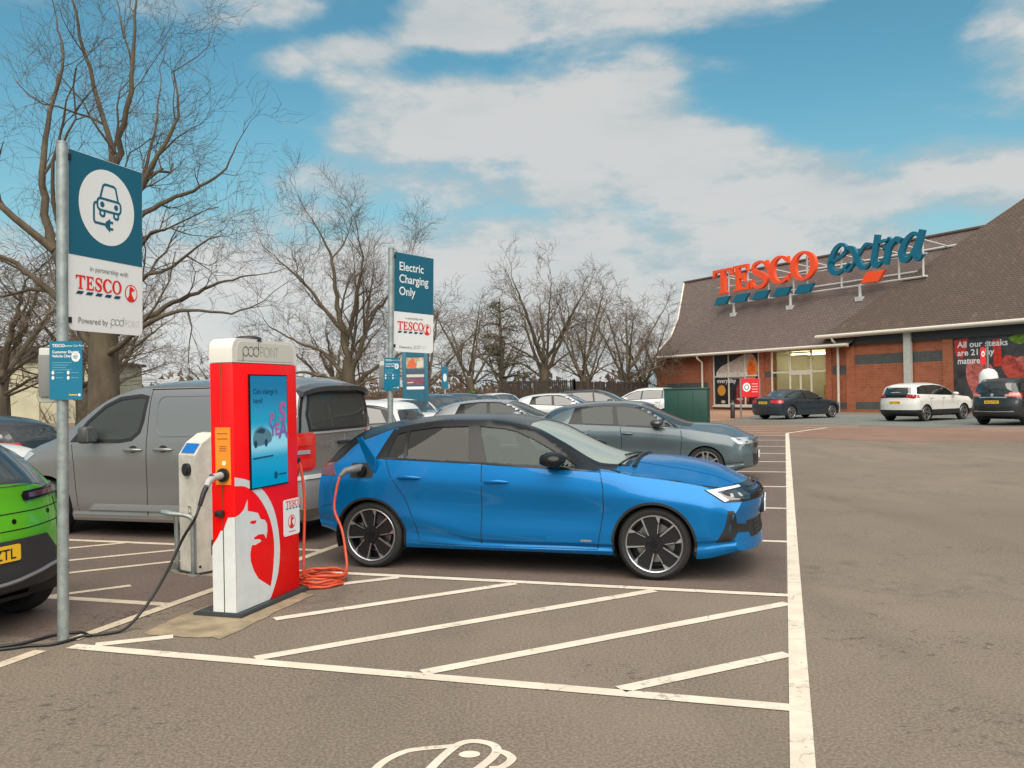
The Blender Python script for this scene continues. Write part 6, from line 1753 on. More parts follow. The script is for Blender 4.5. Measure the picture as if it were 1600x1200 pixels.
# ---------------------------------------------------------------- grey van
def build_van():
    P_ = paint('grey_van_paint', (.255, .25, .243), .55, .30, dirt=.2)
    o = uv(9.50, -5.83)
    car = thing('delivery_van', 'grey panel van parked nose-away behind the red charger', 'van', (o[0], o[1], 0), H_V + math.pi)
    B = Body(VANC, .045, [(.2, .12), (.4, .02), (.6, .0), (.8, .05), (.95, .16)], [(.3, .05), (.45, .0), (.72, .0), (.78, .05), (1.2, .06), (1.7, .12), (1.9, .2)], (.50, 2.4), (.16, 3.4), .8, .45)
    B.arch(0, .34, .40); B.arch(2.86, .34, .40)
    win = [(2.42, 1.175), (1.75, 1.165), (1.58, 1.19), (1.48, 1.27), (1.44, 1.40), (1.405, 1.665), (1.50, 1.685), (1.80, 1.655), (2.02, 1.565), (2.25, 1.385)]
    B.cut(win, 'R')
    B.build('body', [P_, black], car)
    for ax in 'LR':
        b = MB(); B.drape(win, ax, -.004, .07, .003, b); obj('side_window', b, glass_mat('van_glass', (.60, .66, .64), .30, (.17, .19, .18)), car, 60)  # reflections painted into the pane as pale diffuse grey
    b = MB(); B.ring(win, .030, .012, 'R', .004, b, 0, True, True); obj_split('window_seal', b, black, car, 40)
    b = MB(); B.drape([(2.85, .66), (2.92, 0), (2.85, -.66), (2.2, -.70), (1.82, -.62), (1.78, 0), (1.82, .62), (2.2, .70)], 'T', .004, .08, .006, b); obj('windscreen', b, dark_glass, car, 60)
    # blank panel pressing, door gaps, rub strip
    b = MB(); pr = rrect(-.58, 1.24, 1.225, 1.69, .10, 5); B.ring(pr, .012, .012, 'R', .006, b, 0, True, True, .006); obj('panel_pressing', b, P_, car, 60)
    sm = MB()
    seam(B, [(1.345, 1.775), (1.355, 1.3), (1.36, .8), (1.36, .23)], 'R', .009, sm)
    seam(B, [(2.46, 1.16), (2.42, .9), (2.40, .6), (2.36, .32)], 'R', .008, sm)
    seam(B, [(.06, 1.74), (.06, .95), (.22, .76), (.36, .52), (.40, .25)], 'R', .009, sm)
    seam(B, [(-.62, 1.10), (-.2, 1.095), (.06, 1.09)], 'R', .012, sm)
    seam(B, [(1.36, 1.765), (.5, 1.77), (-.6, 1.745)], 'R', .012, sm)
    seam(B, [(-.62, 1.72), (-.64, 1.3), (-.63, .75)], 'R', .012, sm)
    obj_split('panel_seam', sm, seam_m, car)
    b = MB(); B.drape([(.48, .335), (2.20, .335), (2.12, .405), (.48, .405)], 'R', .014, .06, .02, b, 0, True); obj_split('rub_strip', b, mat('grey_rub_strip', (.26, .265, .27), .45, .3), car, 40)
    b = MB(); B.drape([(.40, .185), (2.44, .185), (2.44, .245), (.40, .245)], 'R', .006, .06, .012, b, 0, True); obj_split('sill_strip', b, mat('sill_grey', (.22, .225, .22), .5, .2), car, 40)
    for x, z in ((1.545, 1.055), (1.12, 1.06)):
        b = MB(); B.drape(ell(x, z + .008, .060, .042, 16), 'L', .002, .03, .004, b); obj('handle_recess', b, black, car, 60)
        b = MB(); p = [B.hit('L', x - .13 + .26 * k / 6, z, .010 + .03 * math.sin(math.pi * k / 6) ** .5) for k in range(7)]; b.tube(p, [.010, .018, .02, .02, .02, .018, .011], 8); obj('door_handle', b, P_, car, 60)
    b = MB(); B.drape(rrect(-.62, -.50, 1.40, 1.50, .02, 3), 'L', .004, .04, .006, b); obj('fuel_flap', b, P_, car, 40)
    # front lamp
    for s_ in (1, -1):
        ax = 'FL' if s_ > 0 else 'FR'; u_ = Uax(ax)
        b = MB(); B.drape([(u_(3.02, s_ * .93), 1.00), (u_(3.16, s_ * .90), .84), (u_(3.50, s_ * .66), .82), (u_(3.42, s_ * .74), .98), (u_(3.16, s_ * .88), 1.06)], ax, .006, .05, .012, b); obj('headlight', b, lamp_glass, car, 40)
    b = MB(); B.drape([(-.55, .62), (.55, .62), (.62, .80), (-.62, .80)], 'F', .005, .06, .012, b); obj('front_grille', b, black, car, 40)
    # tail
    for s_ in (1, -1):
        ax = 'BL' if s_ > 0 else 'BR'; u_ = Uax(ax); b = MB()
        e = lambda x, y: u_(x, s_ * y)
        B.drape([(e(-.58, .95), .82), (e(-.60, .95), 1.245), (e(-.78, .76), 1.245), (e(-.795, .72), 1.21), (e(-.795, .73), .86), (e(-.77, .78), .82)], ax, .012, .04, .02, b, 0)
        B.drape([(e(-.66, .91), 1.005), (e(-.66, .91), 1.05), (e(-.755, .80), 1.05), (e(-.755, .80), 1.005)], ax, .018, .04, .008, b, 1)
        for zz in (.90, 1.15): B.drape([(e(-.64, .93), zz - .05), (e(-.64, .93), zz + .05), (e(-.77, .77), zz + .05), (e(-.77, .77), zz - .05)], ax, .017, .04, .006, b, 2)
        obj('tail_light', b, [lamp_red, lamp_glass, mat('bright_red_lens', (.62, .03, .02), .15, coat=1)], car, 40)
        b = MB(); B.drape([(e(-.60, .95), 1.44), (e(-.60, .95), 1.54), (e(-.70, .90), 1.54), (e(-.70, .90), 1.44)], ax, .004, .04, .008, b); obj('door_hinge', b, black, car, 40)
    b = MB(); rw = [(-.70, 1.27), (.70, 1.27), (.73, 1.45), (.66, 1.66), (.55, 1.685), (-.55, 1.685), (-.66, 1.66), (-.73, 1.45)]
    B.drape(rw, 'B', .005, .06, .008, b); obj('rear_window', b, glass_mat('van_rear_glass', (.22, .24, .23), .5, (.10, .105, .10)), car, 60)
    b = MB(); B.ring(rw, .02, .012, 'B', .008, b, 0, True); obj('rear_window_seal', b, black, car)
    sp_ = MB(); xr = B.hit('B', 0, 1.80).x
    pf_ = [(-.06, .02), (.06, .035), (.22, .0), (.20, -.055), (.05, -.045)]
    for k in range(13):
        y = -.80 + 1.6 * k / 12; xx = B.hit('B', y * .92, 1.74).x; dzz = -.07 * abs(y / .8) ** 4
        for (a_, b_) in pf_: sp_.v.append((xx + .10 - a_ * .9, y, 1.775 + b_ + dzz))
    for k in range(12):
        for j in range(5): sp_.f.append((k * 5 + j, k * 5 + (j + 1) % 5, (k + 1) * 5 + (j + 1) % 5, (k + 1) * 5 + j)); sp_.m.append(0)
    sp_.f += [(4, 3, 2, 1, 0), tuple(60 + j for j in range(5))]; sp_.m += [0, 0]
    obj('rear_spoiler', sp_, mat('dark_grey_spoiler', (.05, .052, .055), .4, coat=.4), car, 50)
    b = MB(); B.drape([(-.10, 1.735), (.10, 1.735), (.10, 1.755), (-.10, 1.755)], 'B', .03, .05, .02, b); obj('brake_lamp', b, lamp_red, car)
    b = MB(); B.drape([(-.93, .40), (.93, .40), (.93, .72), (-.93, .72)], 'B', .035, .06, .05, b); obj('rear_bumper', b, mat('grey_bumper', (.25, .255, .255), .45, .2), car, 40)
    b = MB(); B.ring([(-.93, .735), (0, .74), (.93, .735)], .02, .02, 'B', .05, b, 0, False); obj('bumper_step', b, mat('pale_step', (.42, .42, .41), .5), car)
    b = MB(); B.ring([(.0, .78), (.0, 1.24)], .005, .005, 'B', .001, b, 0, False); B.ring([(-.72, 1.235), (.72, 1.235)], .012, .012, 'B', .010, b, 0, False); obj_split('tailgate_trim', b, mat('trim_grey', (.30, .30, .30), .4), car)
    b = MB(); x0 = B.hit('B', .2, .95).x
    put_text(b, 'VIVARO', .60, 1.07, .085, ((x0 - .006, 0, 0), (0, -1, 0), (0, 0, 1), (-1, 0, 0)), 0, 0, 'L', bold=.012) if False else put_text(b, 'VIVARO', -.62, 1.07, .085, ((x0 - .006, 0, 0), (0, -1, 0), (0, 0, 1), (-1, 0, 0)), 0, 0, 'L', bold=.012)
    obj('lettering', b, chrome, car)
    b = MB(); p = [B.hit('B', -.10 + .28 * k / 4, 1.10, .02) for k in range(5)]; b.tube(p, .022, 8); obj('tailgate_handle', b, black, car, 60)
    plate(car, 'number_plate', (B.hit('B', .62, .86).x - .010, .52, .80), math.pi, 'FP21 WXN', mat('green_plate', (.03, .14, .12), .4)) if False else None
    W = wheel_mesh_cache(.335, 'ten')
    for xw in (0, 2.86):
        for s_ in (-1, 1): place_wheel(W, car, (xw, s_ * .825, .335), s_ > 0)
    wells('wheel_well', car, (0, 2.86), .34, .40, .6, .94)
    for s_ in (1, -1):
        b = MB(); b.box(2.02, 2.15, s_ * 1.075 - .10, s_ * 1.075 + .10, 1.14, 1.34, 0, .035); b.tube([(2.12, s_ * .88, 1.15), (2.10, s_ * 1.02, 1.17)], .03, 8); b.box(2.012, 2.02, s_ * 1.075 - .075, s_ * 1.075 + .075, 1.165, 1.315, 1); obj('door_mirror', b, [mat('satin_grey_shell', (.06, .06, .062), .45), chrome], car, 60)
    cb = MB(); cb.box(-.5, 2.6, -.80, .80, .45, .50); cb.box(1.0, 1.06, -.80, .80, .5, 1.76); cb.box(2.30, 2.75, -.80, .80, .7, 1.16, 0, .04)
    for y in (-.45, .45): seat(cb, 1.62, y, .74, .5)
    obj('interior', cb, dark_in, car, 40)
    b = MB(); w0 = [B.hit('T', .95, y) for y in (-.3, .3)]; b.tube([B.hit('T', 2.0, .2, .01), B.hit('T', 2.05, .2, .02)], .02, 6); obj('aerial', b, black, car)
VANC = dict(VAN); VANC.update(zr=[(-.80, 1.66), (-.70, 1.74), (-.3, 1.785), (1.2, 1.785), (1.6, 1.765), (1.835, 1.715), (2.08, 1.615), (2.33, 1.455), (2.52, 1.315), (2.74, 1.195), (3.05, 1.10), (3.5, .96), (3.82, .83)],
  zt=[(-.80, 1.74), (-.70, 1.83), (-.3, 1.885), (1.0, 1.89), (1.5, 1.87), (1.8, 1.815), (2.1, 1.69), (2.9, 1.25), (3.1, 1.18), (3.5, 1.06), (3.82, .90)])
build_van()
# ---------------------------------------------------------------- brand marks used on signs
HEAD = [(.162, .872), (.163, .782), (.224, .768), (.297, .748), (.318, .722), (.332, .696), (.392, .680), (.423, .643), (.424, .586), (.404, .527), (.385, .560), (.366, .572), (.302, .578), (.243, .566), (.243, .548), (.312, .540), (.342, .520), (.258, .503), (.215, .510), (.198, .490), (.186, .440), (.190, .391), (.232, .304), (.292, .232), (.459, .136)]
def emblem(mb, cx, cz, r, fr, d_, mi_red, mi_bg):
    """round red emblem: ring and a griffin's head in profile"""
    mb.flat(ell(cx, cz, r, r, 28), fr, d_, mi_red); mb.flat(ell(cx, cz, r * .86, r * .86, 28), fr, d_ + .0006, mi_bg)
    k = r / .50; ox, oz = .12, .42
    body = [(p[0], p[1]) for p in HEAD[:-1]] + [(.40, .06), (.22, -.02), (.02, -.02), (-.16, .08), (-.02, .30), (.00, .60), (.02, .74)]
    mb.flat([(cx + (x - ox - .04) * k, cz + (z - oz) * k) for x, z in body], fr, d_ + .0012, mi_red)
def tesco(mb, x, z, h, fr, d_, mi_red, mi_blue):
    """supermarket name with its five dashes; returns width"""
    x1 = serif_word(mb, 'TESCO', x, z, h, fr, d_ - .0004, d_, mi_red, .05)
    w_ = x1 - x; dw = w_ / 5.0
    for k in range(5):
        a = x + k * dw
        mb.flat([(a, z - .36 * h), (a + dw * .62, z - .36 * h), (a + dw * .84, z - .14 * h), (a + dw * .22, z - .14 * h)], fr, d_, mi_blue)
    return w_
def podpoint(mb, x, z, h, fr, d_, mi_a, mi_b, wgt=.10):
    """operator's name: three rings and stems, then thin capitals"""
    r = h * .5
    for k in range(3): mb.strip(ell(x + r + k * 2 * r * .98, z + r, r, r, 24), h * wgt, fr, d_ + .0002 * k, mi_a, True)
    mb.strip([(x, z + r), (x, z - h * .55)], h * wgt, fr, d_ + .0007, mi_a); mb.strip([(x + 3.92 * r + 2 * r * .98 - r * .0, z + r), (x + 3.92 * r + 2 * r * .98, z + h * 1.55)], h * wgt, fr, d_ + .0007, mi_a)
    X = x + 6.6 * r; t = h * wgt * .6
    H_ = h * 1.05
    mb.strip([(X, z), (X, z + H_), (X + .5 * h, z + H_), (X + .5 * h, z + H_ * .48), (X, z + H_ * .48)], t, fr, d_, mi_b)
    mb.strip(ell(X + 1.15 * h, z + H_ / 2, .46 * h, H_ / 2, 24), t, fr, d_, mi_b, True)
    mb.strip([(X + 1.82 * h, z), (X + 1.82 * h, z + H_)], t, fr, d_, mi_b)
    mb.strip([(X + 2.08 * h, z), (X + 2.08 * h, z + H_), (X + 2.72 * h, z), (X + 2.72 * h, z + H_)], t, fr, d_, mi_b)
    mb.strip([(X + 2.90 * h, z + H_), (X + 3.50 * h, z + H_)], t, fr, d_, mi_b); mb.strip([(X + 3.20 * h, z + H_), (X + 3.20 * h, z)], t, fr, d_ + .0002, mi_b)
def ev_icon(mb, cx, cz, s, fr, d_, mi):
    """car with a plug on a lead; s = half width"""
    w_ = .085 * s; q = lambda l: [(cx + x * s, cz + z * s) for x, z in l]
    mb.strip(q(rrect(-.46, .62, -.12, .28, .14, 4)), w_, fr, d_, mi, True)
    mb.strip(q([(-.34, .28), (-.20, .72), (-.12, .78), (.30, .78), (.38, .72), (.50, .28)]), w_, fr, d_ + .0002, mi)
    for x in (-.24, .40): mb.flat(q(ell(x, .08, .10, .10, 16)), fr, d_ + .0003, mi); mb.strip(q([(x - .10, -.12), (x - .10, -.26), (x - .04, -.31), (x + .06, -.31), (x + .10, -.26), (x + .10, -.12)]), w_, fr, d_ + .0004, mi)
    mb.strip(q([(-.46, .12), (-.58, .08), (-.62, .0), (-.62, -.50), (-.56, -.58), (-.10, -.58)]), w_, fr, d_ + .0005, mi)
    mb.flat(q([(-.10, -.66), (-.10, -.50), (.12, -.34), (.12, -.82)]), fr, d_ + .0006, mi)
    for z in (-.47, -.69): mb.strip(q([(.12, z), (.26, z)]), w_, fr, d_ + .0007, mi)

# ---------------------------------------------------------------- pole signs
def small_notice(parent, pole, fr_yaw, z0, w_, h_, y_off):
    """blue customer notice and the grey box behind it, both on the pole"""
    c, s = math.cos(fr_yaw), math.sin(fr_yaw)
    fr = ((0, 0, 0), (c, s, 0), (0, 0, 1), (s, -c, 0))
    b = MB(); x0 = -.065
    b.prism(rrect(x0, x0 + w_, z0, z0 + h_, .008, 3), fr, y_off, y_off + .006, 0)
    d_ = y_off + .0075
    put_text(b, 'TESCO', x0 + .02, z0 + h_ - .040, .030, fr, d_, 1, bold=.02); put_text(b, 'Customer Car Park', x0 + .082, z0 + h_ - .038, .021, fr, d_, 1)
    put_text(b, 'Customer Electric', x0 + .02, z0 + h_ - .082, .026, fr, d_, 1, bold=.02); put_text(b, 'Vehicle Charging', x0 + .02, z0 + h_ - .110, .026, fr, d_, 1, bold=.02)
    b.flat(ell(x0 + w_ - .045, z0 + h_ - .105, .032, .036, 22), fr, d_, 1); ev_icon(b, x0 + w_ - .045, z0 + h_ - .105, .024, fr, d_ + .0006, 0)
    for k in range(4): b.flat([(x0 + .02, z0 + h_ - .150 - k * .016), (x0 + .16 - .02 * (k % 3), z0 + h_ - .150 - k * .016), (x0 + .16 - .02 * (k % 3), z0 + h_ - .144 - k * .016), (x0 + .02, z0 + h_ - .144 - k * .016)], fr, d_, 2)
    for k in range(2):
        for xx in (x0 + .026, x0 + .136): b.flat(ell(xx, z0 + .185 - k * .035, .010, .013, 12), fr, d_, 1); b.flat([(xx + .02, z0 + .182 - k * .035), (xx + .075, z0 + .182 - k * .035), (xx + .075, z0 + .188 - k * .035), (xx + .02, z0 + .188 - k * .035)], fr, d_, 2)
    b.flat([(x0 + .14, z0 + .030), (x0 + .20, z0 + .030), (x0 + .20, z0 + .037), (x0 + .14, z0 + .037)], fr, d_, 3); b.flat(ell(x0 + .215, z0 + .034, .010, .010, 10), fr, d_, 1)
    obj('notice', b, [teal2_p, white_p, mat('pale_blue_print', (.10, .30, .38), .5), yellow_p], parent)
    b = MB(); b.box(-.19, -.055, .02, .16, z0 - .02, z0 + h_ - .04, 0, .012); b.box(-.175, -.065, -.004, .019, z0 + .02, z0 + h_ - .09, 1, .004)
    o = obj('junction_box', b, [mat('grey_box', (.50, .50, .47), .55), mat('grey_box_dark', (.20, .20, .19), .6)], parent, 40); o.rotation_euler = (0, 0, fr_yaw)
def board(parent, yaw, w_, z0, z1, kind):
    c, s = math.cos(yaw), math.sin(yaw)
    fr = ((0, 0, 0), (c, s, 0), (0, 0, 1), (s, -c, 0))
    b = MB(); x0, x1 = .052, .052 + w_; r = .05
    corners = [(x0, z1), (x0, z0 + r)] + [(x0 + r - r * math.cos(R(a)), z0 + r - r * math.sin(R(a))) for a in (30, 60, 90)] + [(x1 - r + r * math.sin(R(a)), z0 + r - r * math.cos(R(a))) for a in (0, 30, 60, 90)] + [(x1, z1)]
    b.prism(corners[::-1], fr, -.014, .0, 0)
    zm = z0 + .42 * (z1 - z0) - (.0 if kind == 'icon' else .02)
    b.flat([(x0 + .003, zm), (x1 - .003, zm), (x1 - .003, z1 - .003), (x0 + .003, z1 - .003)], fr, .0015, 1)
    d_ = .0032; xc = (x0 + x1) / 2
    if kind == 'icon':
        zc = (zm + z1) / 2 + .02; b.flat(ell(xc, zc, .275, .275, 48), fr, d_, 0); ev_icon(b, xc, zc, .215, fr, d_ + .001, 1)
        put_text(b, 'in partnership with', xc + .02, zm - .095, .050, fr, d_, 4, 'C')
        w2 = tesco(b, x0 + .065, zm - .235, .098, fr, d_, 2, 3)
        emblem(b, x1 - .125, zm - .215, .066, fr, d_, 2, 0)
        put_text(b, 'Powered by', x0 + .085, z0 + .055, .060, fr, d_, 4, width=.285); podpoint(b, x0 + .40, z0 + .062, .044, fr, d_, 5, 6)
    else:
        for k, t in enumerate(('Electric', 'Charging', 'Only')): put_text(b, t, x0 + .085, z1 - .22 - k * .155, .150, fr, d_, 0, bold=.012)
        put_text(b, 'in partnership with', xc, zm - .085, .042, fr, d_, 4, 'C')
        tesco(b, x0 + .065, zm - .225, .105, fr, d_, 2, 3); emblem(b, x1 - .12, zm - .20, .072, fr, d_, 2, 0)
        put_text(b, 'Powered by', x0 + .095, z0 + .045, .048, fr, d_, 4); podpoint(b, x0 + .36, z0 + .05, .036, fr, d_, 5, 6)
    obj('sign_board', b, [white_p, teal_p, red_p, mat('navy_print', (.006, .045, .10), .45), grey_p, mat('mid_grey_print', (.22, .23, .22), .5), pale_p], parent)
    b = MB()
    for z in (z0 + .07, z1 - .06): b.box(.0, .075, -.010, .030, z - .02, z + .02)
    o = obj('bracket', b, black, parent); o.rotation_euler = (0, 0, yaw)
def pole_sign(label, pos, yaw, w_, z0, z1, ztop, kind, r, nyaw, lean):
    t = thing('pole_sign', label, 'sign', pos)
    b = MB(); b.cyl((0, 0, -.05), r, ztop + .05, 28); b.cyl((0, 0, ztop), r * 1.04, .012, 28); obj('pole', b, galv, t, 40)
    board(t, yaw, w_, z0, z1, kind)
    small_notice(t, r, nyaw, z0 - .485, .235, .40, r + .004)
    t.rotation_euler = (0, R(lean), 0)
    return t
pole_sign('blue and white sign with a circled car and plug on the nearest grey pole', (-3.118, 6.03, 0), YAW_U, .735, 2.152, 3.415, 3.43, 'icon', .037, R(-5), .85)
pole_sign('blue and white Electric Charging Only sign on a grey pole behind the blue car', (-1.545, 10.86, 0), R(90 - 37), .73, 2.195, 3.44, 3.46, 'words', .036, R(-28), 1.3)

# ---------------------------------------------------------------- the red charger
def build_charger():
    t = thing('ev_charger', 'tall red charging pillar with a screen, white cap and white griffin head', 'charging station', (-2.106, 6.611, 0), YAW_U)
    # local x along the front face, local y to the back-left, front face at y = 0 looking to -y
    L, D, H_ = .905, .205, 2.12
    FRc = ((0, 0, 0), (1, 0, 0), (0, 0, 1), (0, -1, 0)); SID = ((0, 0, 0), (0, -1, 0), (0, 0, 1), (-1, 0, 0))
    b = MB(); b.box(0, L, 0, D, .030, 1.925, 0, .010); obj('cabinet', b, red_glossy, t, 40)
    b = MB(); b.prism([(.0, 1.928), (L, 1.928), (L, 2.04)] + [(L - .09 + .09 * math.cos(R(a)), 2.03 + .085 * math.sin(R(a))) for a in (0, 22, 45, 67, 90)] + [(.09 - .09 * math.sin(R(a)), 2.03 + .085 * math.cos(R(a))) for a in (0, 22, 45, 67, 90)], FRc, -D, .0)
    obj('cap', b, mat('cap_white', (.66, .63, .57), .4), t, 35)
    b = MB(); b.prism([(.06, 1.945), (L - .05, 1.945), (L - .05, 2.03)] + [(L - .12 + .07 * math.cos(R(a)), 2.03 + .06 * math.sin(R(a))) for a in (20, 45, 70, 90)] + [(.12 - .06 * math.sin(R(a)), 2.03 + .06 * math.cos(R(a))) for a in (0, 30, 60, 90)], FRc, .001, .004, 0)
    podpoint(b, .13, 1.980, .072, FRc, .006, 1, 2, .085)
    obj('cap_front', b, [mat('cap_face', (.56, .53, .47), .5), mat('olive_print', (.055, .075, .03), .5), mat('stone_print', (.30, .28, .23), .5)], t)
    b = MB(); b.tube([(.36, D * .5, 2.10), (.36, D * .5, 2.135), (.36, D * .5, 2.145)], [.11, .10, .07], 20); obj('aerial_dome', b, black, t, 60)
    # vinyl: ring, head, white flank
    g = MB()
    ring_o = smooth_path([(-.0, 1.058), (.192, 1.012), (.405, .896), (.543, .707), (.602, .449), (.573, .231), (.479, .070), (.437, .034)], 4); ring_i = smooth_path([(.0, .992), (.151, .968), (.311, .871), (.455, .695), (.518, .489), (.499, .270), (.459, .136)], 4)
    g.flat(ring_o + [(.40, .034), (.40, .11)] + ring_i[::-1], FRc, .0012, 0)
    g.flat([(.0, .034), (.437, .034), (.462, .10)] + [(.459, .136)] + HEAD[::-1][1:] + [(.11, .80), (.06, .772), (.0, .757)], FRc, .0018, 0)
    g.flat([(.181, .687), (.212, .700), (.274, .694), (.267, .675), (.232, .670)], FRc, .003, 1)
    g.flat([(-D + .0, .034), (-.0, .034), (-.0, .757), (-.06, .752), (-.085, .70), (-.105, .655), (-.13, .648), (-.155, .600), (-.19, .555), (-.205, .53)], SID, .0012, 0)
    obj('griffin_graphic', g, [mat('white_vinyl', (.66, .67, .66), .32, coat=.3, var=.05, vscale=9), red_glossy], t)
    # screen
    s = MB(); X0, X1, Z0, Z1 = .196, .735, .94, 1.838
    s.prism([(X0, Z0), (X1, Z0), (X1, Z1), (X0, Z1)], FRc, -.01, .012, 5)
    xa, xb = X0 + .010, X1 - .010; n = 24
    for k in range(n):
        za, zb_ = Z0 + .01 + (Z1 - Z0 - .02) * k / n, Z0 + .01 + (Z1 - Z0 - .02) * (k + 1) / n
        s.flat([(xa, za), (xb, za), (xb, zb_), (xa, zb_)], FRc, .014, 0)
    put_text(s, 'Cars charge it', xa + .035, 1.685, .060, FRc, .0165, 1, bold=.01, width=.34); put_text(s, 'here!', xa + .035, 1.612, .060, FRc, .0165, 1, bold=.01)
    s.flat(smooth_path([(xa + .02, 1.32), (xa + .05, 1.395), (xa + .13, 1.43), (xa + .20, 1.41), (xa + .27, 1.37), (xa + .28, 1.31), (xa + .20, 1.285), (xa + .05, 1.275)], 4, True), FRc, .0165, 2)
    s.flat([(xa + .06, 1.385), (xa + .13, 1.415), (xa + .19, 1.40), (xa + .17, 1.37)], FRc, .018, 1); s.flat(ell(xa + .055, 1.29, .022, .03, 14), FRc, .018, 1); s.flat(ell(xa + .20, 1.295, .022, .03, 14), FRc, .018, 1)
    r_ = random.Random(4)
    for ch, x_, z_, sz in (('P', .255, 1.44, .13), ('L', .33, 1.455, .16), ('S', .385, 1.455, .23), ('Y', .25, 1.345, .15), ('E', .325, 1.35, .14), ('A', .385, 1.325, .20)):
        put_text(s, ch, xa + x_, z_, sz, FRc, .0185 + r_.random() * .001, r_.choice((3, 4, 6, 7)), bold=.03)
    put_text(s, 'Nothing like it', xa + .02, 1.175, .034, FRc, .0165, 1) if False else s.flat([(xa + .02, 1.172), (xa + .30, 1.180), (xa + .30, 1.192), (xa + .02, 1.184)], FRc, .0165, 1)
    s.flat(ell(xa + .335, 1.025, .026, .030, 14), FRc, .0165, 1); s.flat([(xa + .375, 1.02), (xa + .49, 1.022), (xa + .49, 1.034), (xa + .375, 1.032)], FRc, .0165, 1)
    ms = bpy.data.materials.new('screen_picture'); ms.use_nodes = True; T = NT(ms.node_tree); p = T.n['Principled BSDF']; z = T.sep(T.objco())[2]
    c = T.mix(T.ramp(z, 1.02, 1.22), (.0, .185, .32, 1), (.01, .22, .36, 1)); c = T.mix(T.math('MULTIPLY', T.ramp(z, 1.17, 1.28), T.ramp(z, 1.47, 1.31)), c, (.18, .42, .52, 1)); c = T.mix(T.ramp(z, 1.45, 1.75), c, (.0, .125, .25, 1))
    T.l.new(c, p.inputs['Base Color']); p.inputs['Roughness'].default_value = .12; T.l.new(c, p.inputs['Emission Color']); p.inputs['Emission Strength'].default_value = .25
    obj('screen', s, [ms, mat('screen_navy', (.004, .06, .14), .3), mat('screen_grey', (.10, .22, .28), .3), mat('screen_pink', (.45, .12, .35), .3), mat('screen_yellow', (.45, .42, .12), .3), gloss_black, mat('screen_violet', (.20, .14, .40), .3), mat('screen_aqua', (.02, .38, .42), .3)], t)
    # side: orange panel, seam, sockets
    q = MB(); q.prism([(-.16, 1.0), (-.028, 1.0), (-.028, 1.435), (-.16, 1.435)], SID, -.002, .006, 0)
    for k in range(2): q.flat([(-.14, 1.345 + k * .04), (-.05, 1.345 + k * .04), (-.05, 1.352 + k * .04), (-.14, 1.352 + k * .04)], SID, .0075, 1)
    for k in range(3): q.flat([(-.125, 1.255 + k * .016), (-.06, 1.255 + k * .016), (-.06, 1.262 + k * .016), (-.125, 1.262 + k * .016)], SID, .0075, 1)
    q.flat(ell(-.085, 1.165, .014, .016, 14), SID, .0075, 2)
    q.prism(ell(-.088, 1.075, .050, .052, 28), SID, .0, .030, 3); q.prism(ell(-.088, 1.075, .036, .038, 28), SID, .028, .045, 3)
    obj('socket_panel', q, [orange_p, mat('brown_print', (.30, .10, .02), .5), mat('amber_lamp', (.9, .75, .3), .4, emit=((1, .7, .2), .8)), black], t, 40)
    q = MB(); q.flat([(-.108, .034), (-.100, .034), (-.100, 1.92), (-.108, 1.92)], SID, .0026, 0); obj('door_seam', q, mat('olive_seam', (.05, .06, .02), .6), t)
    q = MB(); q.box(-.055, -.0, .085, .15, .76, .81, 0, .012); obj('catch', q, black, t, 40)
    q = MB(); FRr = FRc
    q.prism(rrect(.665, .912, .497, .800, .02, 4), FRr, -.001, .0022, 0); tesco(q, .700, .735, .052, FRr, .0034, 1, 2); emblem(q, .788, .610, .058, FRr, .0034, 1, 0)
    q.flat([(.74, .525), (.84, .525), (.84, .532), (.74, .532)], FRr, .0034, 1)
    obj('sticker', q, [white_p, red_p, mat('navy_print', (.006, .045, .10), .45)], t)
    q = MB(); q.box(-.03, L + .17, -.06, D + .16, .0, .026, 0); q.box(-.018, L + .158, -.048, D + .148, .026, .031, 0); obj('base_plate', q, mat('steel_base', (.055, .065, .068), .55, .4), t)
    return t
chg = build_charger()

def ch_pt(x, y, z): return tuple(chg.matrix_basis @ Vector((x, y, z)))
bpy.context.view_layer.update()
CM = Matrix.Translation(chg.location) @ Matrix.Rotation(YAW_U, 4, 'Z')
CP = lambda x, y, z: CM @ Vector((x, y, z))

# black lead: plug in the orange panel, cable down to the ground and away to the left
lead = thing('charging_cable', 'black charging cable hanging from the orange panel and trailing over the ground to the left', 'cable', tuple(CP(-.05, .088, 0)))
L0 = Vector(lead.location)
soc = CP(-.045, .088, 1.075)
dirn = (CP(-1, .088, 1.0) - CP(0, .088, 1.075)).normalized()
p1 = soc + dirn * .10; p2 = p1 + dirn * .06 + Vector((0, -.02, -.05))
pl = MB(); pl.tube([soc - L0, p1 - L0, (p1 + dirn * .05 + Vector((0, 0, -.02))) - L0, p2 - L0], [.028, .027, .025, .020], 14, 0)
pl.tube([(p1 + Vector((0, 0, .02))) - L0, (p2 + Vector((-.02, -.01, -.05))) - L0, (p2 + Vector((-.045, -.02, -.14))) - L0], [.020, .019, .016], 10, 1)
obj('plug', pl, [mat('plug_grey', (.36, .36, .35), .45), black], lead, 60)
e = p2 + Vector((-.045, -.02, -.14))
path = [e, e + Vector((-.035, -.02, -.10)), Vector((-2.47, 6.53, .62)), Vector((-2.57, 6.50, .40)), Vector((-2.66, 6.44, .22)), Vector((-2.74, 6.36, .09)), Vector((-2.80, 6.25, .02)), Vector((-2.90, 6.17, .013)), Vector((-3.02, 6.12, .013)), Vector((-3.13, 6.02, .013)) + Vector((.0, -.08, 0)), Vector((-3.30, 5.90, .013)), Vector((-3.44, 5.83, .013)), Vector((-4.2, 5.55, .013)), Vector((-5.2, 5.9, .013)), Vector((-5.6, 6.8, .013))]
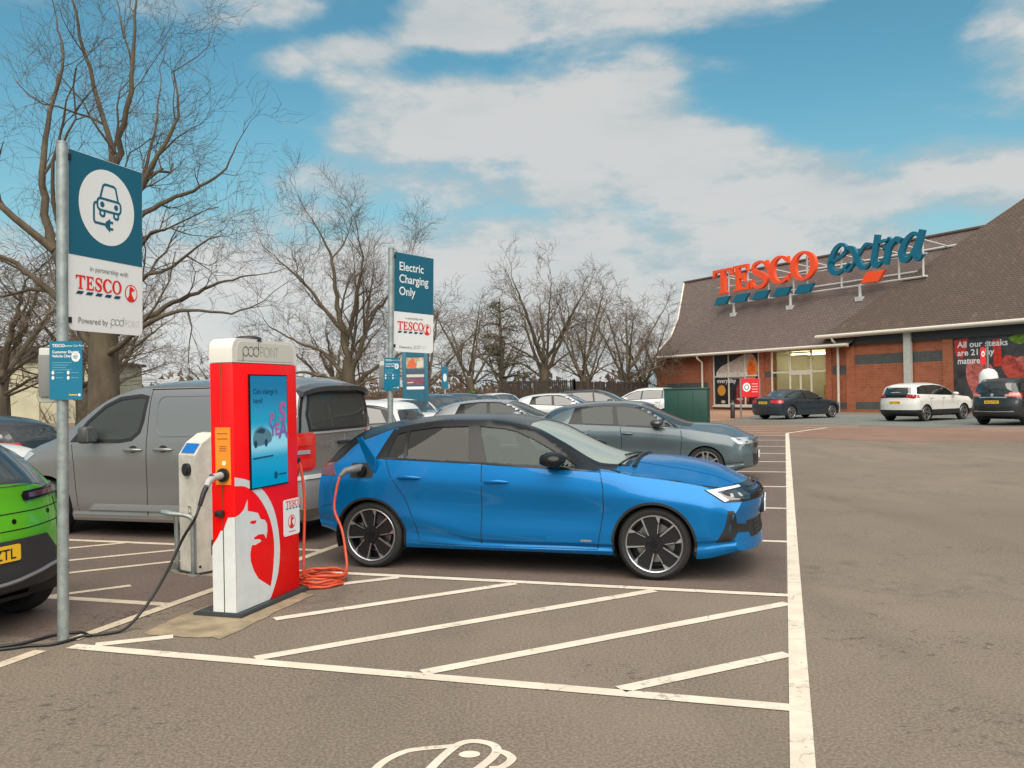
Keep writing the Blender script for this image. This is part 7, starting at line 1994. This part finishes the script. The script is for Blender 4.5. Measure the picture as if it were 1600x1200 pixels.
cb_ = MB(); cb_.tube([Vector(q) - L0 for q in smooth_path([tuple(q) for q in path], 6)], .0105, 8); obj('lead', cb_, black, lead, 180)
path = [Vector((-2.98, 6.13, .013)), Vector((-3.10, 6.22, .013)), Vector((-3.25, 6.16, .013)), Vector((-3.36, 5.98, .013)), Vector((-3.6, 5.82, .013)), Vector((-4.2, 5.40, .013))]
cb_ = MB(); cb_.tube([Vector(q) - L0 for q in smooth_path([tuple(q) for q in path], 6)], .0105, 8); obj('lead', cb_, black, lead, 180)

# orange lead: from the car's port to a coil on the ground and up the far end of the charger
BM = Matrix.Translation(BLUE_O) @ Matrix.Rotation(BLUE_H, 4, 'Z')
ol = thing('charging_cable', 'orange charging cable coiled on the ground and plugged into the blue car', 'cable', (-1.72, 7.80, 0))
O0 = Vector(ol.location)
port = BM @ BLUE_B.hit('R', -.085, .945, .05)
out = (BM.to_3x3() @ Vector((-.35, -1, -.05))).normalized()
pl = MB(); k1 = port + out * .05; k2 = port + out * .10 + Vector((-.05, 0, -.01)); k3 = k2 + Vector((-.05, -.02, -.05))
pl.tube([port - O0 - out * .03, k1 - O0, k2 - O0, k3 - O0], [.040, .038, .030, .020], 14)
obj('plug', pl, [mat('plug_grey_dark', (.13, .13, .13), .4), black], ol, 60)
path = [k3, k3 + Vector((-.025, -.02, -.10)), k3 + Vector((-.045, -.06, -.30)), Vector((-1.60, 8.12, .42)), Vector((-1.55, 8.03, .22)), Vector((-1.52, 7.90, .09)), Vector((-1.56, 7.75, .04))]
o_m = mat('orange_cable', (.56, .065, .022), .5, var=.12)
r_ = random.Random(2)
cx, cy = -1.715, 7.755
for k in range(64):
    a = R(-20 - 360 * 4.3 * k / 63); rr_ = 1 + .10 * math.sin(k * .37) + r_.uniform(-.02, .02); lay = k // 15
    path.append(Vector((cx + .02 * math.sin(k * .21) + .205 * rr_ * math.cos(a), cy + .02 * math.cos(k * .3) + .245 * rr_ * math.sin(a), .014 + .022 * lay + (.008 if k % 2 else 0))))
path += [Vector((-1.80, 7.60, .10)), CP(.955, -.01, .12), CP(.96, -.01, .35), CP(.985, -.01, .75), CP(.96, .0, 1.02), CP(.945, .02, 1.10)]
cb_ = MB(); cb_.tube([Vector(q) - O0 for q in smooth_path([tuple(q) for q in path], 4)], .0125, 8); obj('lead', cb_, o_m, ol, 180)
pl = MB(); pl.tube([CP(.900, .03, 1.11) - O0, CP(.945, .02, 1.12) - O0], [.032, .028], 12); obj('plug', pl, black, ol, 60)

# ---------------------------------------------------------------- old white charger behind, with its hoop guard
t = thing('ev_charger', 'old stained white charging post with a sloping top behind the red charger', 'charging station', (-2.975, 8.20, 0), R(50))
o_w = mat('stained_white', (.60, .56, .48), .5, var=.14, vscale=6)
b = MB(); FR2 = ((0, 0, 0), (1, 0, 0), (0, 0, 1), (0, -1, 0)); FL2 = ((0, 0, 0), (0, -1, 0), (0, 0, 1), (-1, 0, 0))
# narrow face looks left-front, broad face looks right-front; the top slopes up from the narrow face
vs_ = [(0, 0, .02), (.26, 0, .02), (.26, .30, .02), (0, .30, .02), (0, 0, 1.12), (0, .30, 1.12), (.08, 0, 1.235), (.08, .30, 1.235), (.20, 0, 1.315), (.20, .30, 1.315), (.26, 0, 1.325), (.26, .30, 1.325)]
b.add(vs_, [(0, 3, 2, 1), (0, 1, 10, 8, 6, 4), (3, 5, 7, 9, 11, 2), (0, 4, 5, 3), (4, 6, 7, 5), (6, 8, 9, 7), (8, 10, 11, 9), (1, 2, 11, 10)])
obj('cabinet', b, o_w, t)
b = MB(); b.add([(.012, .04, 1.137), (.012, .26, 1.137), (.072, .26, 1.223), (.072, .04, 1.223), (.004, .04, 1.143), (.004, .26, 1.143), (.064, .26, 1.229), (.064, .04, 1.229)], [(4, 5, 1, 0), (5, 6, 2, 1), (6, 7, 3, 2), (7, 4, 0, 3), (4, 7, 6, 5)]); obj('blue_lens', b, mat('blue_lens', (.01, .14, .50), .2, coat=.8), t)
b = MB(); b.prism(ell(-.13, .985, .058, .060, 24), FL2, -.001, .035); b.prism(ell(-.13, .985, .046, .048, 24), FL2, .03, .042); obj('socket_cover', b, black, t, 40)
b = MB(); dk_ = .0015
for z in (.60, .545): b.strip(ell(-.115, z, .026, .027, 20), .006, FL2, dk_, 0, True)
b.strip([(-.15, .635), (-.09, .635)], .006, FL2, dk_, 0); b.strip([(-.09, .635), (-.088, .50)], .006, FL2, dk_ + .0002, 0); b.strip(ell(-.115, .435, .024, .035, 20, 40, 320), .005, FL2, dk_, 1); b.strip([(-.14, .33), (-.14, .37), (-.09, .37), (-.09, .33)], .005, FL2, dk_, 1)
obj('lettering', b, [mat('olive_print', (.055, .075, .03), .5), mat('stone_print', (.40, .38, .33), .5)], t)
b = MB(); b.prism([(.15, .165), (.225, .165), (.225, .31), (.15, .31)], FR2, .0, .003, 0)
for k in range(6): b.flat([(.155, .175 + k * .022), (.22, .175 + k * .022), (.22, .184 + k * .022), (.155, .184 + k * .022)], FR2, .0045, 1)
for x in (.03, .21): b.prism(ell(x, .075, .012, .012, 12), FR2, 0, .006, 0)
obj_split('vent', b, [black, mat('vent_slot', (.08, .08, .08), .7)], t)
b = MB(); b.box(-.03, .29, -.03, .33, 0, .022); obj('base_plate', b, mat('dark_base', (.05, .055, .055), .6, .3), t)
t = thing('hoop_guard', 'low galvanised hoop guard standing before the old white charging post', 'barrier', (-3.0, 8.17, 0))
b = MB(); a_, c_ = Vector((-.24, .225, 0)), Vector((0, 0, 0)); hp_ = []
dv_ = (c_ - a_).normalized()
fw_ = Vector((-.12, -.10, 0))
P_ = [a_, a_ + Vector((0, 0, .50)), a_ + Vector((0, 0, .56)) + fw_ * .25, a_ + Vector((0, 0, .585)) + fw_ * .8, a_.lerp(c_, .5) + Vector((0, 0, .585)) + fw_ * 1.0, c_ + Vector((0, 0, .57)) + fw_ * .35 - dv_ * .05, c_ + Vector((0, 0, .53)), c_ + Vector((0, 0, .45)), c_]
b.tube([Vector(q) for q in smooth_path([tuple(q) for q in P_], 5)], .021, 12); obj('hoop', b, galv, t, 180)
for q in (a_, c_):
    b = MB(); b.cyl((q.x, q.y, .0), .055, .016, 16); obj('foot', b, galv, t, 40)

# ---------------------------------------------------------------- farther street furniture
t = thing('utility_cabinet', 'dark green metal cabinet standing beyond the grey-blue hatchback', 'cabinet', (6.95, 34.85, .12), R(-22.6))
m_gc = mat('dark_green_metal', (.008, .052, .038), .5, var=.1, vscale=2)
b = MB(); b.box(-.85, .85, -.30, .30, 0, 1.50, 0, .015); obj('housing', b, m_gc, t, 40)
b = MB(); b.box(-.88, .88, -.33, .33, 1.50, 1.565, 0, .012); obj('lid', b, mat('dark_green_lid', (.012, .065, .05), .5), t, 40)
b = MB(); b.box(-.30, -.285, -.304, -.298, .05, 1.46); b.box(.29, .305, -.304, -.298, .05, 1.46); obj('door_gap', b, black, t)
b = MB(); b.box(-.90, .90, -.35, .35, -.02, .05); obj('plinth', b, concrete, t)
t = thing('bollard', 'black bollard on the paved apron left of the navy saloon', 'bollard', (10.98, 43.68, .12))
b = MB(); b.tube([(0, 0, 0), (0, 0, .86), (0, 0, .90)], [.11, .11, .07], 16); obj('shaft', b, black, t, 50)
b = MB(); b.cyl((0, 0, .70), .114, .07, 16); obj('band', b, mat('grey_band', (.25, .25, .24), .5), t, 50)
t = thing('post_sign', 'red notice with a white roundel between two grey posts by the poster window', 'sign', (11.34, 43.47, .12))
for x in (0, .95): b = MB(); b.cyl((x, .02 * x, -.02), .045, 2.0, 12); obj('post', b, mat('grey_post', (.22, .23, .23), .5, .3), t, 50)
b = MB(); FRs = ((.03, -.05, 0), (1, .02, 0), (0, 0, 1), (.02, -1, 0))
b.prism([(0, 1.05), (.90, 1.05), (.90, 1.98), (0, 1.98)], FRs, -.02, .0, 0); b.flat(ell(.26, 1.55, .19, .22, 26), FRs, .003, 1); b.strip(ell(.26, 1.55, .10, .12, 20), .04, FRs, .006, 2, True)
for k in range(4): b.flat([(.52, 1.30 + k * .13), (.82, 1.30 + k * .13), (.82, 1.34 + k * .13), (.52, 1.34 + k * .13)], FRs, .003, 3)
obj('notice', b, [mat('red_notice', (.62, .012, .016), .4), white_p, grey_p, mat('pink_print', (.75, .35, .32), .5)], t)
t = thing('notice_frame', 'teal-framed poster stand with food and purple posters behind the parked cars', 'poster stand', (-2.62, 26.0, .12), R(4))
b = MB()
for x in (-.62, .02): b.box(x, x + .12, -.06, .06, 0, 2.85, 0, .01)
b.box(-.50, .02, -.055, .055, 2.62, 2.84); b.box(-.50, .02, -.055, .055, .95, 1.62); obj('frame', b, mat('teal_frame', (.006, .09, .14), .45), t, 40)
b = MB(); FRn = ((-.50, -.04, 0), (1, 0, 0), (0, 0, 1), (0, -1, 0)); b.prism([(0, 1.62), (.52, 1.62), (.52, 2.62), (0, 2.62)], FRn, -.02, 0, 0)
b.flat([(0, 2.28), (.52, 2.28), (.52, 2.60), (0, 2.60)], FRn, .002, 1); b.flat(ell(.17, 2.38, .14, .10, 16), FRn, .004, 2); b.flat([(.06, 2.5), (.24, 2.58), (.26, 2.42)], FRn, .0055, 2); b.flat([(.30, 2.30), (.5, 2.32), (.5, 2.52), (.33, 2.48)], FRn, .004, 6)
b.flat([(0, 2.12), (.52, 2.12), (.52, 2.24), (0, 2.24)], FRn, .002, 3); b.flat([(0, 2.02), (.52, 2.02), (.52, 2.10), (0, 2.10)], FRn, .002, 6)
b.flat([(0, 1.80), (.52, 1.80), (.52, 1.98), (0, 1.98)], FRn, .002, 4); b.flat([(.02, 1.84), (.2, 1.85), (.2, 1.88), (.02, 1.87)], FRn, .004, 6); b.flat([(0, 1.66), (.52, 1.66), (.52, 1.74), (0, 1.74)], FRn, .002, 5)
obj('poster', b, [mat('poster_teal', (.03, .10, .13), .5), mat('poster_sand', (.42, .34, .22), .5, var=.4, vscale=9), mat('poster_red_orange', (.60, .10, .03), .5), mat('poster_slate', (.05, .07, .10), .5), mat('poster_plum', (.20, .05, .085), .5, var=.25, vscale=7), mat('poster_white', (.70, .72, .74), .5), mat('poster_cream', (.55, .48, .40), .5)], t)
t = thing('post_sign', 'small narrow teal sign with a white disc on a thin pale post before the brushwood', 'sign', (-2.75, 36.0, .12))
b = MB(); b.cyl((0, 0, -.02), .03, 2.6, 10); obj('post', b, mat('pale_post', (.45, .42, .36), .6), t, 50)
b = MB(); FRt = ((-.13, -.035, 0), (1, 0, 0), (0, 0, 1), (0, -1, 0)); b.prism([(0, 1.70), (.27, 1.70), (.27, 2.62), (0, 2.62)], FRt, -.015, 0, 0); b.flat(ell(.135, 2.16, .075, .17, 20), FRt, .003, 1); obj('notice', b, [teal2_p, white_p], t)
# signs standing in front of the steak poster
t = thing('post_sign', 'slim grey post with a small red round-headed sign in front of the steak poster', 'sign', (21.35, 39.3, .12))
b = MB(); b.cyl((0, 0, -.02), .05, 3.45, 10); obj('post', b, mat('grey_post', (.22, .23, .23), .5, .3), t, 50)
b = MB(); FRq = ((-.33, -.06, 0), (1, 0, 0), (0, 0, 1), (0, -1, 0)); b.prism([(-.02, 2.40), (.22, 2.40), (.22, 3.05)] + ell(.10, 3.05, .12, .12, 9, 0, 180)[1:] , FRq, -.02, 0, 0); b.flat(ell(.10, 2.86, .075, .13, 16), FRq, .003, 1); b.flat(ell(.10, 2.85, .035, .075, 12), FRq, .005, 0); obj('notice', b, [mat('red_notice', (.62, .012, .016), .4), white_p], t)
t = thing('recycling_bin', 'white domed bin by the wall in front of the steak poster', 'bin', (21.0, 38.6, .12))
b = MB(); b.lathe([(.36, 0), (.39, .1), (.39, 1.55), (.39, 1.78), (.34, 2.0), (.22, 2.14), (.0, 2.20)], 28, 'Z'); obj('dome', b, mat('bin_white', (.66, .64, .62), .4), t, 60)
b = MB(); b.box(-.20, .20, -.43, -.34, 1.45, 1.62, 0, .02); obj('opening', b, black, t, 40)
